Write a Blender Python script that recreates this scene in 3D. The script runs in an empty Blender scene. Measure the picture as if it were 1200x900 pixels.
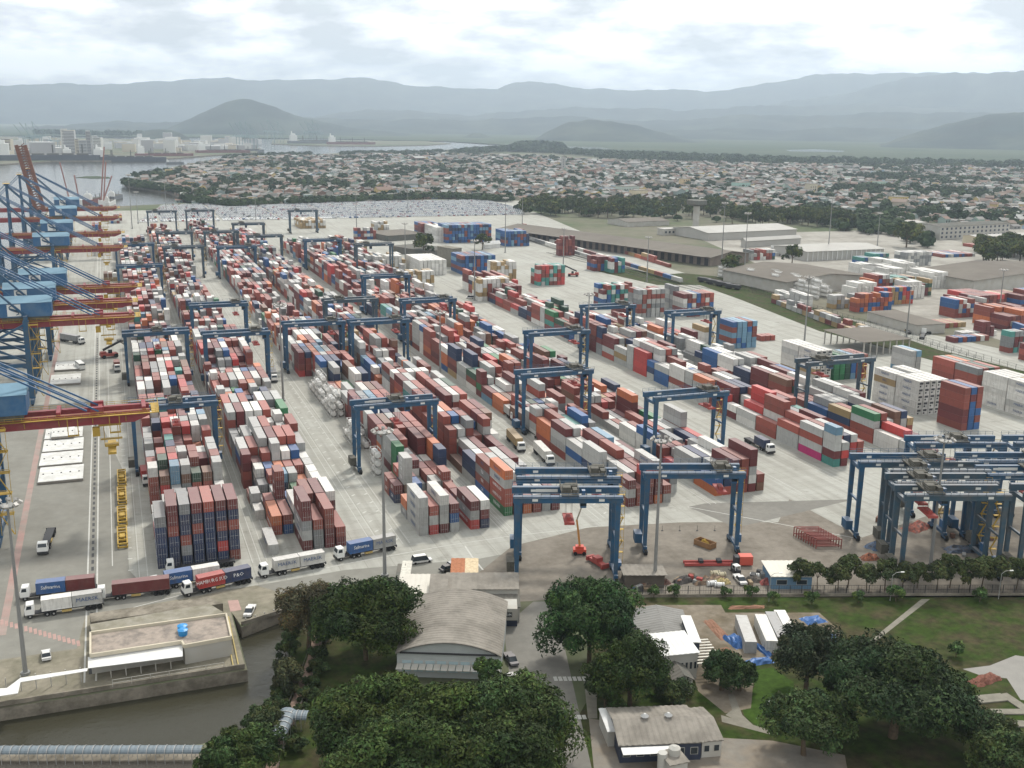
import bpy, math, random
import numpy as np
from mathutils import Vector, Matrix
from mathutils.geometry import tessellate_polygon
SC = bpy.context.scene
COL = SC.collection
R = math.radians
rnd = random.Random(11)

# ------------------------------------------------------------------ camera
CAM_H, FOC = 105.0, 1250.0          # drone height in metres, focal length in pixels of a 1200 px wide picture
PITCH, YAW, ROLL = R(13.9), R(20.6), R(0.7)
fw = np.array([math.sin(YAW)*math.cos(PITCH), math.cos(YAW)*math.cos(PITCH), -math.sin(PITCH)])
rt = np.array([math.cos(YAW), -math.sin(YAW), 0.0])
up = np.cross(rt, fw)
rt2 = rt*math.cos(ROLL) + up*math.sin(ROLL)
up2 = up*math.cos(ROLL) - rt*math.sin(ROLL)
cam = bpy.data.objects.new('camera', bpy.data.cameras.new('camera'))
COL.objects.link(cam)
M = Matrix.Identity(4)
for i in range(3):
    M[i][0], M[i][1], M[i][2] = rt2[i], up2[i], -fw[i]
M[2][3] = CAM_H
cam.matrix_world = M
cam.data.sensor_width = 36.0
cam.data.lens = 36.0*FOC/1200.0
cam.data.clip_start = 1.0
cam.data.clip_end = 60000.0
SC.camera = cam

def at(px, py, z=0.0):
    """where the sight line of a photograph pixel meets the level z"""
    d = rt2*(px-600)/FOC + up2*(450-py)/FOC + fw
    t = (z-CAM_H)/d[2]
    return (float(d[0]*t), float(d[1]*t))

# ------------------------------------------------------------------ sky, sun, exposure
SUN_EL, SUN_AZ = R(52), R(40)        # high, behind thin cloud, ahead and to the right
W = bpy.data.worlds.new('World'); SC.world = W; W.use_nodes = True
nt = W.node_tree; nt.nodes.clear()
def nd(t, **k):
    n = nt.nodes.new(t)
    for a, b in k.items(): setattr(n, a, b)
    return n
L = nt.links.new
def mth(op, a, b=None, clamp=False):
    n = nd('ShaderNodeMath', operation=op); n.use_clamp = clamp
    for i, v in enumerate((a, b)):
        if v is None: continue
        if isinstance(v, (int, float)): n.inputs[i].default_value = v
        else: L(v, n.inputs[i])
    return n.outputs[0]
sky = nd('ShaderNodeTexSky'); sky.sky_type = 'NISHITA'; sky.sun_disc = False
sky.sun_elevation = SUN_EL; sky.sun_rotation = SUN_AZ; sky.altitude = 50; sky.dust_density = 2.0
bg1 = nd('ShaderNodeBackground'); L(sky.outputs[0], bg1.inputs[0]); bg1.inputs[1].default_value = 0.13
tc = nd('ShaderNodeTexCoord'); sep = nd('ShaderNodeSeparateXYZ'); L(tc.outputs['Generated'], sep.inputs[0])
zz = mth('MAXIMUM', sep.outputs[2], 0.0)
cmb = nd('ShaderNodeCombineXYZ')
L(sep.outputs[0], cmb.inputs[0]); L(sep.outputs[1], cmb.inputs[1]); L(mth('MULTIPLY', zz, 3.2), cmb.inputs[2])
def noise(vec, scale, detail, rough, dist=0.0):
    n = nd('ShaderNodeTexNoise'); L(vec, n.inputs['Vector'])
    n.inputs['Scale'].default_value = scale; n.inputs['Detail'].default_value = detail
    n.inputs['Roughness'].default_value = rough; n.inputs['Distortion'].default_value = dist
    return n.outputs[0]
n1 = noise(cmb.outputs[0], 5.0, 9, 0.55, 0.0)
mp = nd('ShaderNodeMapping'); L(cmb.outputs[0], mp.inputs[0]); mp.inputs['Location'].default_value = (3.1, 7.7, 1.3)
n2 = noise(mp.outputs[0], 7.8, 10, 0.54, 0.0)
r1 = nd('ShaderNodeValToRGB'); L(n1, r1.inputs[0])          # cloud cover
r1.color_ramp.elements[0].position = 0.30; r1.color_ramp.elements[0].color = (0.25, 0.25, 0.25, 1)
r1.color_ramp.elements[1].position = 0.42; r1.color_ramp.elements[1].color = (1, 1, 1, 1)
r2 = nd('ShaderNodeValToRGB'); L(n2, r2.inputs[0])          # brightness of the cloud
e = r2.color_ramp.elements
e[0].position = 0.41; e[0].color = (0.54, 0.565, 0.59, 1)
e[1].position = 0.57; e[1].color = (1.22, 1.22, 1.19, 1)
m = e.new(0.485); m.color = (0.80, 0.81, 0.82, 1)
bg2 = nd('ShaderNodeBackground'); L(r2.outputs[0], bg2.inputs[0]); bg2.inputs[1].default_value = 1.42
mx = nd('ShaderNodeMixShader'); L(r1.outputs[0], mx.inputs[0]); L(bg1.outputs[0], mx.inputs[1]); L(bg2.outputs[0], mx.inputs[2])
wo = nd('ShaderNodeOutputWorld'); L(mx.outputs[0], wo.inputs[0])
sl = bpy.data.lights.new('sun', 'SUN'); sl.energy = 3.4; sl.angle = R(8); sl.color = (1.0, 0.955, 0.88)
so = bpy.data.objects.new('sun', sl); COL.objects.link(so)
sd = Vector((math.sin(SUN_AZ)*math.cos(SUN_EL), math.cos(SUN_AZ)*math.cos(SUN_EL), math.sin(SUN_EL)))
so.rotation_euler = (-sd).to_track_quat('-Z', 'Y').to_euler(); so.location = (0, 0, 300)
SC.view_settings.view_transform = 'Standard'; SC.view_settings.look = 'None'
SC.view_settings.exposure = 0.03; SC.view_settings.gamma = 1.0
SC.render.engine = 'CYCLES'

# ------------------------------------------------------------------ materials
MATS = {}
def mat(name, col=(.5, .5, .5), rough=.8, metal=0., src=None, var=.0, nscale=.3, dirt=None, dscale=.05, dmix=.5,
        bump=0., bscale=4., streak=0., emit=None, dust_sheen=0., obj=False):
    """col: base colour; src 'obj'/'att' takes it from the object / the vertex colour; var, dirt: noise in it"""
    if name in MATS: return MATS[name]
    m = bpy.data.materials.new(name); m.use_nodes = True
    t = m.node_tree; b = t.nodes['Principled BSDF']; lk = t.links.new
    def n(ty, **k):
        x = t.nodes.new(ty)
        for a, c in k.items(): setattr(x, a, c)
        return x
    if src == 'obj':
        c = n('ShaderNodeObjectInfo').outputs['Color']
    elif src == 'att':
        a = n('ShaderNodeAttribute'); a.attribute_name = 'Col'; c = a.outputs['Color']
    else:
        a = n('ShaderNodeRGB'); a.outputs[0].default_value = (*col, 1); c = a.outputs[0]
    geo = n('ShaderNodeNewGeometry')
    pos = geo.outputs['Position']
    if obj:
        pos = n('ShaderNodeTexCoord').outputs['Object']
    def nz(scale, det=5, rg=.6):
        x = n('ShaderNodeTexNoise'); lk(pos, x.inputs['Vector'])
        x.inputs['Scale'].default_value = scale; x.inputs['Detail'].default_value = det; x.inputs['Roughness'].default_value = rg
        return x.outputs[0]
    def mixc(f, a_, b_, bt='MIX'):
        x = n('ShaderNodeMix', data_type='RGBA', blend_type=bt)
        if isinstance(f, (int, float)): x.inputs[0].default_value = f
        else: lk(f, x.inputs[0])
        for i, v in ((6, a_), (7, b_)):
            if isinstance(v, tuple): x.inputs[i].default_value = (*v, 1)
            else: lk(v, x.inputs[i])
        return x.outputs[2]
    if dirt is not None:
        rp = n('ShaderNodeMapRange'); lk(nz(dscale, 6, .65), rp.inputs[0])
        rp.inputs[1].default_value = .42; rp.inputs[2].default_value = .62; rp.inputs[3].default_value = 0; rp.inputs[4].default_value = dmix
        c = mixc(rp.outputs[0], c, dirt)
    if streak:
        mp_ = n('ShaderNodeMapping'); mp_.inputs['Scale'].default_value = (1.6, 1.6, .18); lk(pos, mp_.inputs[0])
        x = n('ShaderNodeTexNoise'); lk(mp_.outputs[0], x.inputs['Vector']); x.inputs['Scale'].default_value = 1.; x.inputs['Detail'].default_value = 6; x.inputs['Roughness'].default_value = .7
        rp = n('ShaderNodeMapRange'); lk(x.outputs[0], rp.inputs[0]); rp.inputs[1].default_value = .5; rp.inputs[2].default_value = .72; rp.inputs[4].default_value = streak
        c = mixc(rp.outputs[0], c, (.055, .04, .03))
    if var:
        rp = n('ShaderNodeMapRange'); lk(nz(nscale), rp.inputs[0])
        rp.inputs[1].default_value = .25; rp.inputs[2].default_value = .75; rp.inputs[3].default_value = 1-var; rp.inputs[4].default_value = 1+var
        vm = n('ShaderNodeVectorMath', operation='SCALE'); lk(c, vm.inputs[0]); lk(rp.outputs[0], vm.inputs['Scale']); c = vm.outputs[0]
    if dust_sheen:
        # sun-bleached, dusty paint and sky sheen, both mixed into the colour of tops
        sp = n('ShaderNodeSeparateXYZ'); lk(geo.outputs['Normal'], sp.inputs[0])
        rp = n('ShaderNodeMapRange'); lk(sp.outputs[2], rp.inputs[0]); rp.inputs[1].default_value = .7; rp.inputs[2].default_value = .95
        rp.inputs[4].default_value = dust_sheen
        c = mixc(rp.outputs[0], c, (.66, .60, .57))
    lk(c, b.inputs['Base Color'])
    if rough > .85: b.inputs['Specular IOR Level'].default_value = .15
    b.inputs['Roughness'].default_value = rough; b.inputs['Metallic'].default_value = metal
    if bump:
        bp = n('ShaderNodeBump'); bp.inputs['Strength'].default_value = bump; bp.inputs['Distance'].default_value = .1
        lk(nz(bscale, 4), bp.inputs['Height']); lk(bp.outputs[0], b.inputs['Normal'])
    if emit:
        b.inputs['Emission Color'].default_value = (*emit, 1); b.inputs['Emission Strength'].default_value = 1
    MATS[name] = m
    return m

# ------------------------------------------------------------------ mesh helpers
class MB:
    def __init__(s): s.v = []; s.f = []; s.m = []
    def add(s, vs, fs, mi=0):
        o = len(s.v); s.v += [tuple(v) for v in vs]; s.f += [tuple(i+o for i in f) for f in fs]; s.m += [mi]*len(fs); return s
    def box(s, x0, x1, y0, y1, z0, z1, mi=0):
        return s.add([(x0,y0,z0),(x1,y0,z0),(x1,y1,z0),(x0,y1,z0),(x0,y0,z1),(x1,y0,z1),(x1,y1,z1),(x0,y1,z1)],
                     [(0,3,2,1),(4,5,6,7),(0,1,5,4),(1,2,6,5),(2,3,7,6),(3,0,4,7)], mi)
    def beam(s, p, q, w, h=None, mi=0):
        """square bar from p to q"""
        h = h or w; p = Vector(p); q = Vector(q); d = (q-p).normalized()
        a = Vector((0,0,1)) if abs(d.z) < .95 else Vector((0,1,0))
        u = d.cross(a).normalized()*w/2; v = u.cross(d).normalized()*h/2
        vs = [p-u-v, p+u-v, p+u+v, p-u+v, q-u-v, q+u-v, q+u+v, q-u+v]
        return s.add(vs, [(0,1,2,3),(4,7,6,5),(0,4,5,1),(1,5,6,2),(2,6,7,3),(3,7,4,0)], mi)
    def cyl(s, p, q, r, n=8, r2=None, mi=0, cap=True):
        p = Vector(p); q = Vector(q); d = (q-p).normalized(); r2 = r if r2 is None else r2
        a = Vector((0,0,1)) if abs(d.z) < .95 else Vector((0,1,0))
        u = d.cross(a).normalized(); v = u.cross(d).normalized()
        vs = []
        for k in range(n):
            t = 2*math.pi*k/n; e_ = u*math.cos(t)+v*math.sin(t); vs += [p+e_*r, q+e_*r2]
        fs = [(2*k, 2*k+1, (2*k+3) % (2*n), (2*k+2) % (2*n)) for k in range(n)]
        if cap: fs += [tuple(2*k for k in range(n)), tuple(2*k+1 for k in range(n))[::-1]]
        return s.add(vs, fs, mi)
    def prism(s, pts, z0, z1, mi=0, side=None):
        """closed slab over an outline of any shape"""
        n = len(pts)
        ar = sum(pts[i][0]*pts[(i+1) % n][1]-pts[(i+1) % n][0]*pts[i][1] for i in range(n))
        if ar < 0: pts = pts[::-1]
        tr = tessellate_polygon([[Vector((p[0], p[1], 0)) for p in pts]])
        o = len(s.v)
        s.v += [(p[0], p[1], z1) for p in pts]+[(p[0], p[1], z0) for p in pts]
        for t in tr:
            a, b, c = t
            A, B, C = pts[a], pts[b], pts[c]
            if (B[0]-A[0])*(C[1]-A[1])-(B[1]-A[1])*(C[0]-A[0]) < 0: a, b, c = c, b, a
            s.f.append((a+o, b+o, c+o)); s.m.append(mi)
            s.f.append((c+o+n, b+o+n, a+o+n)); s.m.append(mi)
        for i in range(n):
            j = (i+1) % n
            s.f.append((i+o, i+o+n, j+o+n, j+o)); s.m.append(mi if side is None else side)
        return s
    def sheet(s, pts, z, mi=0):
        tr = tessellate_polygon([[Vector((p[0], p[1], 0)) for p in pts]]); o = len(s.v)
        s.v += [(p[0], p[1], z) for p in pts]
        for a, b, c in tr:
            A, B, C = pts[a], pts[b], pts[c]
            if (B[0]-A[0])*(C[1]-A[1])-(B[1]-A[1])*(C[0]-A[0]) < 0: a, b, c = c, b, a
            s.f.append((a+o, b+o, c+o)); s.m.append(mi)
        return s
    def mesh(s, name, mats):
        me = bpy.data.meshes.new(name); me.from_pydata(s.v, [], s.f)
        for m in (mats if isinstance(mats, (list, tuple)) else [mats]): me.materials.append(m)
        if any(s.m): me.polygons.foreach_set('material_index', s.m)
        me.update(); return me
    def obj(s, name, mats, parent=None, **k):
        return ob(name, s.mesh(name, mats), parent, **k)
def _objs(s, name, mats, parent=None, tol=.03):
    """like obj, but pieces that do not touch become objects of their own"""
    n = len(s.v); p = list(range(n))
    def f(a):
        while p[a] != a: p[a] = p[p[a]]; a = p[a]
        return a
    for q in s.f:
        for i in q[1:]:
            a, b_ = f(q[0]), f(i)
            if a != b_: p[a] = b_
    bb = {}
    for i, c in enumerate(s.v):
        r = f(i)
        if r not in bb: bb[r] = [*c, *c]
        else:
            q = bb[r]
            for k in range(3): q[k] = min(q[k], c[k]); q[k+3] = max(q[k+3], c[k])
    ks = list(bb); g = {k: k for k in ks}
    def h(a):
        while g[a] != a: a = g[a]
        return a
    for i in range(len(ks)):
        for j in range(i):
            A, B = bb[ks[i]], bb[ks[j]]
            if all(A[k]-tol <= B[k+3] and B[k]-tol <= A[k+3] for k in range(3)):
                a, b_ = h(ks[i]), h(ks[j])
                if a != b_: g[a] = b_
    out = {}
    for q, mi in zip(s.f, s.m): out.setdefault(h(f(q[0])), []).append((q, mi))
    res = []
    for fs in out.values():
        m = MB(); ix = {}
        for q, mi in fs:
            for i in q:
                if i not in ix: ix[i] = len(m.v); m.v.append(s.v[i])
            m.f.append(tuple(ix[i] for i in q)); m.m.append(mi)
        res.append(m.obj(name, mats, parent))
    return res
MB.objs = _objs
def ob(name, me, parent=None, loc=None, rz=None, color=None):
    o = bpy.data.objects.new(name, me); COL.objects.link(o)
    if parent is not None: o.parent = parent
    if loc is not None: o.location = loc
    if rz is not None: o.rotation_euler = (0, 0, rz)
    if color is not None: o.color = (*color, 1)
    return o
def tag(o, label=None, cat=None, group=None, kind=None):
    if label: o['label'] = label
    if cat: o['category'] = cat
    if group: o['group'] = group
    if kind: o['kind'] = kind
    return o
def thing(name, label, cat, loc=(0,0,0), rz=0., group=None):
    o = ob(name, None, None, (loc[0], loc[1], loc[2] if len(loc) > 2 else 0.), rz)
    o.empty_display_size = .5
    return tag(o, label, cat, group)
KIDS = {}
def dup(root, loc, rz=0., label=None, group=None, sc=None, color=None):
    """copy of a thing with its parts and sub-parts"""
    def kids(o):
        if o.name not in KIDS: KIDS[o.name] = list(o.children)
        return KIDS[o.name]
    r = root.copy(); COL.objects.link(r); r.location = (loc[0], loc[1], loc[2] if len(loc) > 2 else 0.); r.rotation_euler = (0, 0, rz)
    if sc is not None: r.scale = sc if isinstance(sc, tuple) else (sc,)*3
    if label: r['label'] = label
    if group: r['group'] = group
    for ch in kids(root):
        c = ch.copy(); COL.objects.link(c); c.parent = r
        if color is not None: c.color = (*color, 1)
        for g in kids(ch):
            d = g.copy(); COL.objects.link(d); d.parent = c
    return r
def struct(name, mb, m): return tag(mb.obj(name, m), kind='structure')
ORD = ['first','second','third','fourth','fifth','sixth','seventh','eighth','ninth','tenth','eleventh','twelfth','thirteenth',
       'fourteenth','fifteenth','sixteenth','seventeenth','eighteenth','nineteenth','twentieth']
def nth(k):
    if k < 20: return ORD[k]
    k += 1
    return '%d%s' % (k, 'th' if 10 <= k % 100 <= 20 else {1: 'st', 2: 'nd', 3: 'rd'}.get(k % 10, 'th'))
def inst_mesh(name, tv, tf, tcol, locs, rots, scs, cols, material):
    """many copies of a small template as one mesh; tcol gives for each template face which colour set it takes"""
    tv = np.asarray(tv, float); n = len(locs); k = len(tv)
    locs = np.asarray(locs, float); rots = np.asarray(rots, float); scs = np.asarray(scs, float)
    v = tv[None, :, :]*scs[:, None, :]
    c, s_ = np.cos(rots)[:, None], np.sin(rots)[:, None]
    x = v[:, :, 0]*c-v[:, :, 1]*s_; y = v[:, :, 0]*s_+v[:, :, 1]*c
    v = np.stack([x, y, v[:, :, 2]], -1)+locs[:, None, :]
    tl = np.concatenate([np.array(f) for f in tf]); ls = np.array([len(f) for f in tf])
    loops = (tl[None, :]+(np.arange(n)*k)[:, None]).ravel()
    me = bpy.data.meshes.new(name)
    me.vertices.add(n*k); me.vertices.foreach_set('co', v.ravel())
    me.loops.add(len(loops)); me.loops.foreach_set('vertex_index', loops.astype(np.int32))
    st = np.concatenate([[0], np.cumsum(ls)[:-1]]); npoly = n*len(tf)
    me.polygons.add(npoly)
    me.polygons.foreach_set('loop_start', ((np.arange(n)*len(tl))[:, None]+st[None, :]).ravel().astype(np.int32))
    try: me.polygons.foreach_set('loop_total', np.tile(ls, n).astype(np.int32))
    except Exception: pass
    cols = np.asarray(cols, float)                       # (n, sets, 3)
    if cols.ndim == 2: cols = cols[:, None, :]
    fc = cols[:, np.asarray(tcol), :]                    # (n, faces, 3)
    lc = np.repeat(fc, ls, axis=1).reshape(-1, 3)
    at_ = me.color_attributes.new('Col', 'FLOAT_COLOR', 'CORNER')
    at_.data.foreach_set('color', np.concatenate([lc, np.ones((len(lc), 1))], 1).ravel().astype(np.float32))
    me.materials.append(material); me.update(calc_edges=True); me.shade_flat()
    return me

# ================================================================== GROUND, WATER, HILLS
m_conc = mat('yard_concrete', (.355,.353,.318), .9, var=.08, nscale=.35, dirt=(.27,.26,.225), dscale=.035, dmix=.5, bump=.15, bscale=3)
t = m_conc.node_tree; b = t.nodes['Principled BSDF']; src_ = b.inputs['Base Color'].links[0].from_socket
g_ = t.nodes.new('ShaderNodeNewGeometry'); mp_ = t.nodes.new('ShaderNodeMapping'); mp_.inputs['Scale'].default_value = (.42, .016, 1); t.links.new(g_.outputs['Position'], mp_.inputs[0])
n_ = t.nodes.new('ShaderNodeTexNoise'); n_.inputs['Scale'].default_value = 1.0; n_.inputs['Detail'].default_value = 5; t.links.new(mp_.outputs[0], n_.inputs['Vector'])
r_ = t.nodes.new('ShaderNodeMapRange'); r_.inputs[1].default_value = .46; r_.inputs[2].default_value = .68; r_.inputs[4].default_value = .55; t.links.new(n_.outputs[0], r_.inputs[0])
x_ = t.nodes.new('ShaderNodeMix'); x_.data_type = 'RGBA'; x_.inputs[7].default_value = (.22,.21,.185,1); t.links.new(r_.outputs[0], x_.inputs[0]); t.links.new(src_, x_.inputs[6])
bk = t.nodes.new('ShaderNodeTexBrick'); bk.offset = 0; bk.inputs['Scale'].default_value = 1; bk.inputs['Brick Width'].default_value = 6.5; bk.inputs['Row Height'].default_value = 5; bk.inputs['Mortar Size'].default_value = .06
bk.inputs['Color1'].default_value = (1,1,1,1); bk.inputs['Color2'].default_value = (.93,.93,.92,1); bk.inputs['Mortar'].default_value = (.72,.71,.68,1); t.links.new(g_.outputs['Position'], bk.inputs['Vector'])
y_ = t.nodes.new('ShaderNodeMix'); y_.data_type = 'RGBA'; y_.blend_type = 'MULTIPLY'; y_.inputs[0].default_value = 1; sn = t.nodes.new('ShaderNodeTexNoise'); sn.inputs['Scale'].default_value = .16; sn.inputs['Detail'].default_value = 7; sn.inputs['Roughness'].default_value = .7; t.links.new(g_.outputs['Position'], sn.inputs['Vector'])
sr = t.nodes.new('ShaderNodeMapRange'); sr.inputs[1].default_value = .58; sr.inputs[2].default_value = .70; sr.inputs[4].default_value = .5; t.links.new(sn.outputs[0], sr.inputs[0])
sx_ = t.nodes.new('ShaderNodeMix'); sx_.data_type = 'RGBA'; sx_.inputs[7].default_value = (.15,.14,.12,1); t.links.new(sr.outputs[0], sx_.inputs[0]); t.links.new(x_.outputs[2], sx_.inputs[6]); t.links.new(sx_.outputs[2], y_.inputs[6]); t.links.new(bk.outputs[0], y_.inputs[7]); t.links.new(y_.outputs[2], b.inputs['Base Color'])
m_lane = mat('lane_asphalt', (.165,.158,.14), .9, var=.12, nscale=.6, dirt=(.22,.21,.185), dscale=.06, dmix=.5)
m_dirt = mat('yard_dirt', (.20,.178,.148), .95, var=.18, nscale=.5, dirt=(.115,.10,.08), dscale=.09, dmix=.6, bump=.4, bscale=2)
m_grass = mat('mown_grass', (.026,.046,.006), .95, var=.5, nscale=.5, dirt=(.052,.042,.022), dscale=.13, dmix=.9, bump=.6, bscale=6)
m_land = mat('low_ground', (.14,.13,.095), .95, var=.2, nscale=.08, dirt=(.06,.085,.035), dscale=.006, dmix=.9)
m_plain = mat('marsh_ground', (.028,.048,.020), .95, var=.3, nscale=.01, dirt=(.055,.068,.032), dscale=.0016, dmix=.8)
m_hill = mat('forested_hill', (.010,.022,.020), .95, var=.6, nscale=.004, dirt=(.055,.066,.045), dscale=.003, dmix=.7, bump=.6, bscale=.02)
m_path = mat('pale_paving', (.19,.178,.145), .9, var=.2, nscale=.7)
m_white = mat('road_paint', (.43,.425,.39), .8, var=.15, nscale=.8)
m_pink = mat('red_walk_paint', (.34,.22,.19), .85, var=.2, nscale=.5)
m_wall = mat('stained_concrete', (.23,.205,.165), .95, var=.2, nscale=.8, dirt=(.09,.08,.06), dscale=.25, dmix=.7)
wm = bpy.data.materials.new('harbour_water'); wm.use_nodes = True; MATS['harbour_water'] = wm
t = wm.node_tree; b = t.nodes['Principled BSDF']
b.inputs['Base Color'].default_value = (.036,.034,.022,1); b.inputs['Specular IOR Level'].default_value = .38; b.inputs['Roughness'].default_value = .12; b.inputs['IOR'].default_value = 1.33
g_ = t.nodes.new('ShaderNodeNewGeometry'); n_ = t.nodes.new('ShaderNodeTexNoise'); t.links.new(g_.outputs['Position'], n_.inputs['Vector'])
n_.inputs['Scale'].default_value = .7; n_.inputs['Detail'].default_value = 5; n_.inputs['Roughness'].default_value = .65
bp = t.nodes.new('ShaderNodeBump'); bp.inputs['Strength'].default_value = .35; bp.inputs['Distance'].default_value = .35
t.links.new(n_.outputs[0], bp.inputs['Height']); t.links.new(bp.outputs[0], b.inputs['Normal'])

struct('harbour_water', MB().sheet([(-9000,-500),(17500,-500),(17500,17800),(-9000,17800)], -2.5), wm)
A_ = at
far = 17500.
QX = -66.
land = [(QX,1335), (QX,700), (QX,197), (-30,195.2), A_(290,785), (18.6,222), A_(283,735), A_(335,715), A_(340,740), A_(338,770), A_(325,815), A_(305,845), A_(250,868),
        A_(236,872), (-66,183.5), (-66,-300), (9000,-300), (16800,3000), (16800,far), (-2500,far)]
land += [A_(*p) for p in [(-150,156),(0,156.5),(200,158),(380,161.5),(520,164.5),(560,166.5),(612,168.5),(618,171.5),(560,173.5),(500,176.5),(440,177.5),(400,179),(365,181),(330,181.5),
         (290,182.5),(262,184.5),(235,189.5),(200,196),(165,206),(142,211.5),(150,218),(178,222),(200,225.5),(214,232),(208,238.5)]]
mb = MB().prism(land, -3.2, 0, 0, 1)
struct('ground', mb, [m_land, m_wall])
mb = MB().prism([A_(*p) for p in [(-260,196),(-120,195),(0,192.5),(60,188.5),(128,188),(180,187),(232,183),(300,178.5),(306,174),(250,167),(120,162),(0,160),(-260,160)]], -3.2, .2, 0, 1)
struct('far_bank_ground', mb, [m_land, m_wall])
mb = MB().prism([A_(*p) for p in [(318,168.5),(372,170.5),(440,171),(500,170),(528,168),(500,165.5),(420,164.5),(320,163.5)]], -3.2, .2, 0, 1)
struct('port_island_ground', mb, [m_land, m_wall])
# marsh and mangrove plain beyond the town, ponds in it
struct('marsh_plain', MB().sheet([A_(*p) for p in [(-150,157.5),(380,162.5),(520,165.5),(612,171),(560,174.5),(660,180),(760,184),(1200,190),(1700,200),(1700,165),(1200,160),(600,154),(0,148),(-300,146)]], .5), m_plain)
m_pond = mat('pale_pond_water', (.10,.11,.11), .08)
struct('pond_water', MB().sheet([A_(*p) for p in [(640,172.5),(672,171.6),(706,173.2),(718,175),(690,175.4),(650,174.4)]], .9), m_pond)
struct('pond_water', MB().sheet([A_(*p) for p in [(920,176),(955,175),(990,177),(988,178.5),(950,178),(926,177.6)]], .9), m_pond)
struct('pond_water', MB().sheet([A_(*p) for p in [(530,172.5),(590,171),(606,172.5),(560,174.6),(535,174.6)]], .9), m_pond)

# yard surfaces: each sheet lies a few millimetres above the one below
yard = [(-65.6,197.5), (-12,196), A_(103,722), A_(285,690), A_(340,700), A_(400,706), A_(470,704), A_(605,690), A_(700,668), A_(900,640), A_(980,665), A_(1300,640),
        (430,200), (396,420), (372,520), (385,700), (420,900), (470,1180), (430,1290), (-64,1300)]
struct('container_yard_pavement', MB().sheet(yard, .006), m_conc)
m_quay_shaded = mat('cloud_shaded_quay', (.205,.20,.175), .9, var=.12, nscale=.3, dirt=(.165,.157,.135), dscale=.05, dmix=.6)  # quay paving with the foreground cloud shadow put into its darker colour
struct('shaded_quay_road', MB().sheet([(-65.6,198),(-12,196.5),A_(103,722),A_(285,690),A_(340,700),A_(400,706),A_(470,704),A_(605,690),A_(640,640),A_(560,655),A_(404,668),A_(290,688),A_(180,698),(-1.9,252),(-1.9,330),(-12,420),(-65.6,420)], .0075), m_quay_shaded)
struct('pier_deck', MB().sheet([(-66,197.2), A_(0,828), A_(288,783.5), (18.4,222), A_(283,733), A_(337,714.5), A_(342,698), A_(300,686), A_(100,722), A_(90,760), (-66,215)], .009), mat('mossy_concrete', (.215,.195,.15), .95, var=.2, nscale=.6, dirt=(.12,.115,.08), dscale=.2, dmix=.6))
cars_lot = [(18,1098),(420,1092),(520,1350),(330,1420),(190,1400),(60,1365)]
struct('car_park_asphalt', MB().sheet(cars_lot, .02), m_conc)
dirt = [A_(*p) for p in [(560,672),(600,640),(690,618),(800,612),(912,612),(925,585),(1010,630),(1100,600),(1250,590),(1260,700),(1100,700),(900,700),(700,700),(610,705)]]
struct('workshop_yard_dirt', MB().sheet(dirt, .012), m_dirt)
struct('dark_apron_asphalt', MB().sheet([A_(*p) for p in [(826,590),(1002,585),(890,612),(862,618),(806,594)]], .016), m_lane)
struct('right_yard_ground', MB().sheet([(405,300),(900,260),(1150,900),(520,900),(440,620)], .01), mat('pale_yard_dirt', (.31,.295,.26), .95, var=.15, nscale=.2, dirt=(.17,.155,.13), dscale=.03, dmix=.6))
grass = [A_(*p) for p in [(700,701),(1260,697),(1300,760),(1300,950),(880,950),(640,950),(655,880),(700,800),(690,760)]]
struct('lawn_grass_ground', MB().sheet(grass, .012), m_grass)
struct('creek_bank_grass', MB().sheet([A_(*p) for p in [(342,742),(355,738),(470,700),(470,950),(230,980),(262,872),(310,850),(333,815),(342,772)]], .012), m_grass)
struct('railway_grass_strip', MB().sheet([A_(*p) for p in [(690,302),(720,312),(775,322),(800,320),(850,325),(905,344),(1000,376),(1100,410),(1260,450),(1260,470),(1150,438),(1050,411),(960,388),(870,352),(820,334),(770,334),(700,318)]], .02), m_grass)
struct('bright_lawn', MB().sheet([A_(*p) for p in [(884,786),(905,782),(930,800),(935,830),(905,858),(886,850),(872,838),(866,818),(884,806)]], .016), mat('bright_grass', (.034,.066,.008), .95, var=.4, nscale=.8))
struct('foreground_service_road', MB().sheet([A_(*p) for p in [(625,705),(655,705),(662,760),(700,930),(640,930),(642,850),(598,800),(590,735)]], .018), m_lane)
struct('service_footpath', MB().sheet([A_(*p) for p in [(683,783),(698,783),(700,842),(689,842)]], .024), m_path)
struct('works_ground', MB().sheet([A_(*p) for p in [(735,709),(845,709),(850,718),(960,718),(985,740),(980,762),(885,775),(880,830),(850,836),(818,810),(806,770),(735,775)]], .02), mat('rubble_ground', (.185,.158,.122), .95, var=.25, nscale=.5, dirt=(.10,.08,.05), dscale=.16, dmix=.8))
struct('building_yard_paving', MB().sheet([A_(*p) for p in [(690,842),(850,865),(905,868),(990,885),(1000,940),(700,940)]], .02), mat('worn_paving', (.195,.18,.155), .9, var=.2, nscale=.4, dirt=(.20,.165,.125), dscale=.12, dmix=.8))
struct('lawn_footpath', MB().sheet([A_(*p) for p in [(1018,752),(1026,752),(1090,702),(1080,702)]], .024), m_path)
struct('garden_footpath', MB().sheet([A_(*p) for p in [(845,838),(900,855),(903,861),(846,846)]], .026), m_path)
struct('garden_footpath', MB().sheet([A_(*p) for p in [(853,814),(860,814),(870,838),(884,851),(876,851),(850,838),(858,832)]], .032), m_path)
struct('wet_clay_ground', MB().sheet([A_(*p) for p in [(1128,784),(1160,780),(1190,768),(1260,778),(1260,830),(1196,820),(1180,795),(1150,792)]], .024), mat('wet_clay', (.145,.138,.12), .5, var=.15, nscale=.3))
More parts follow.
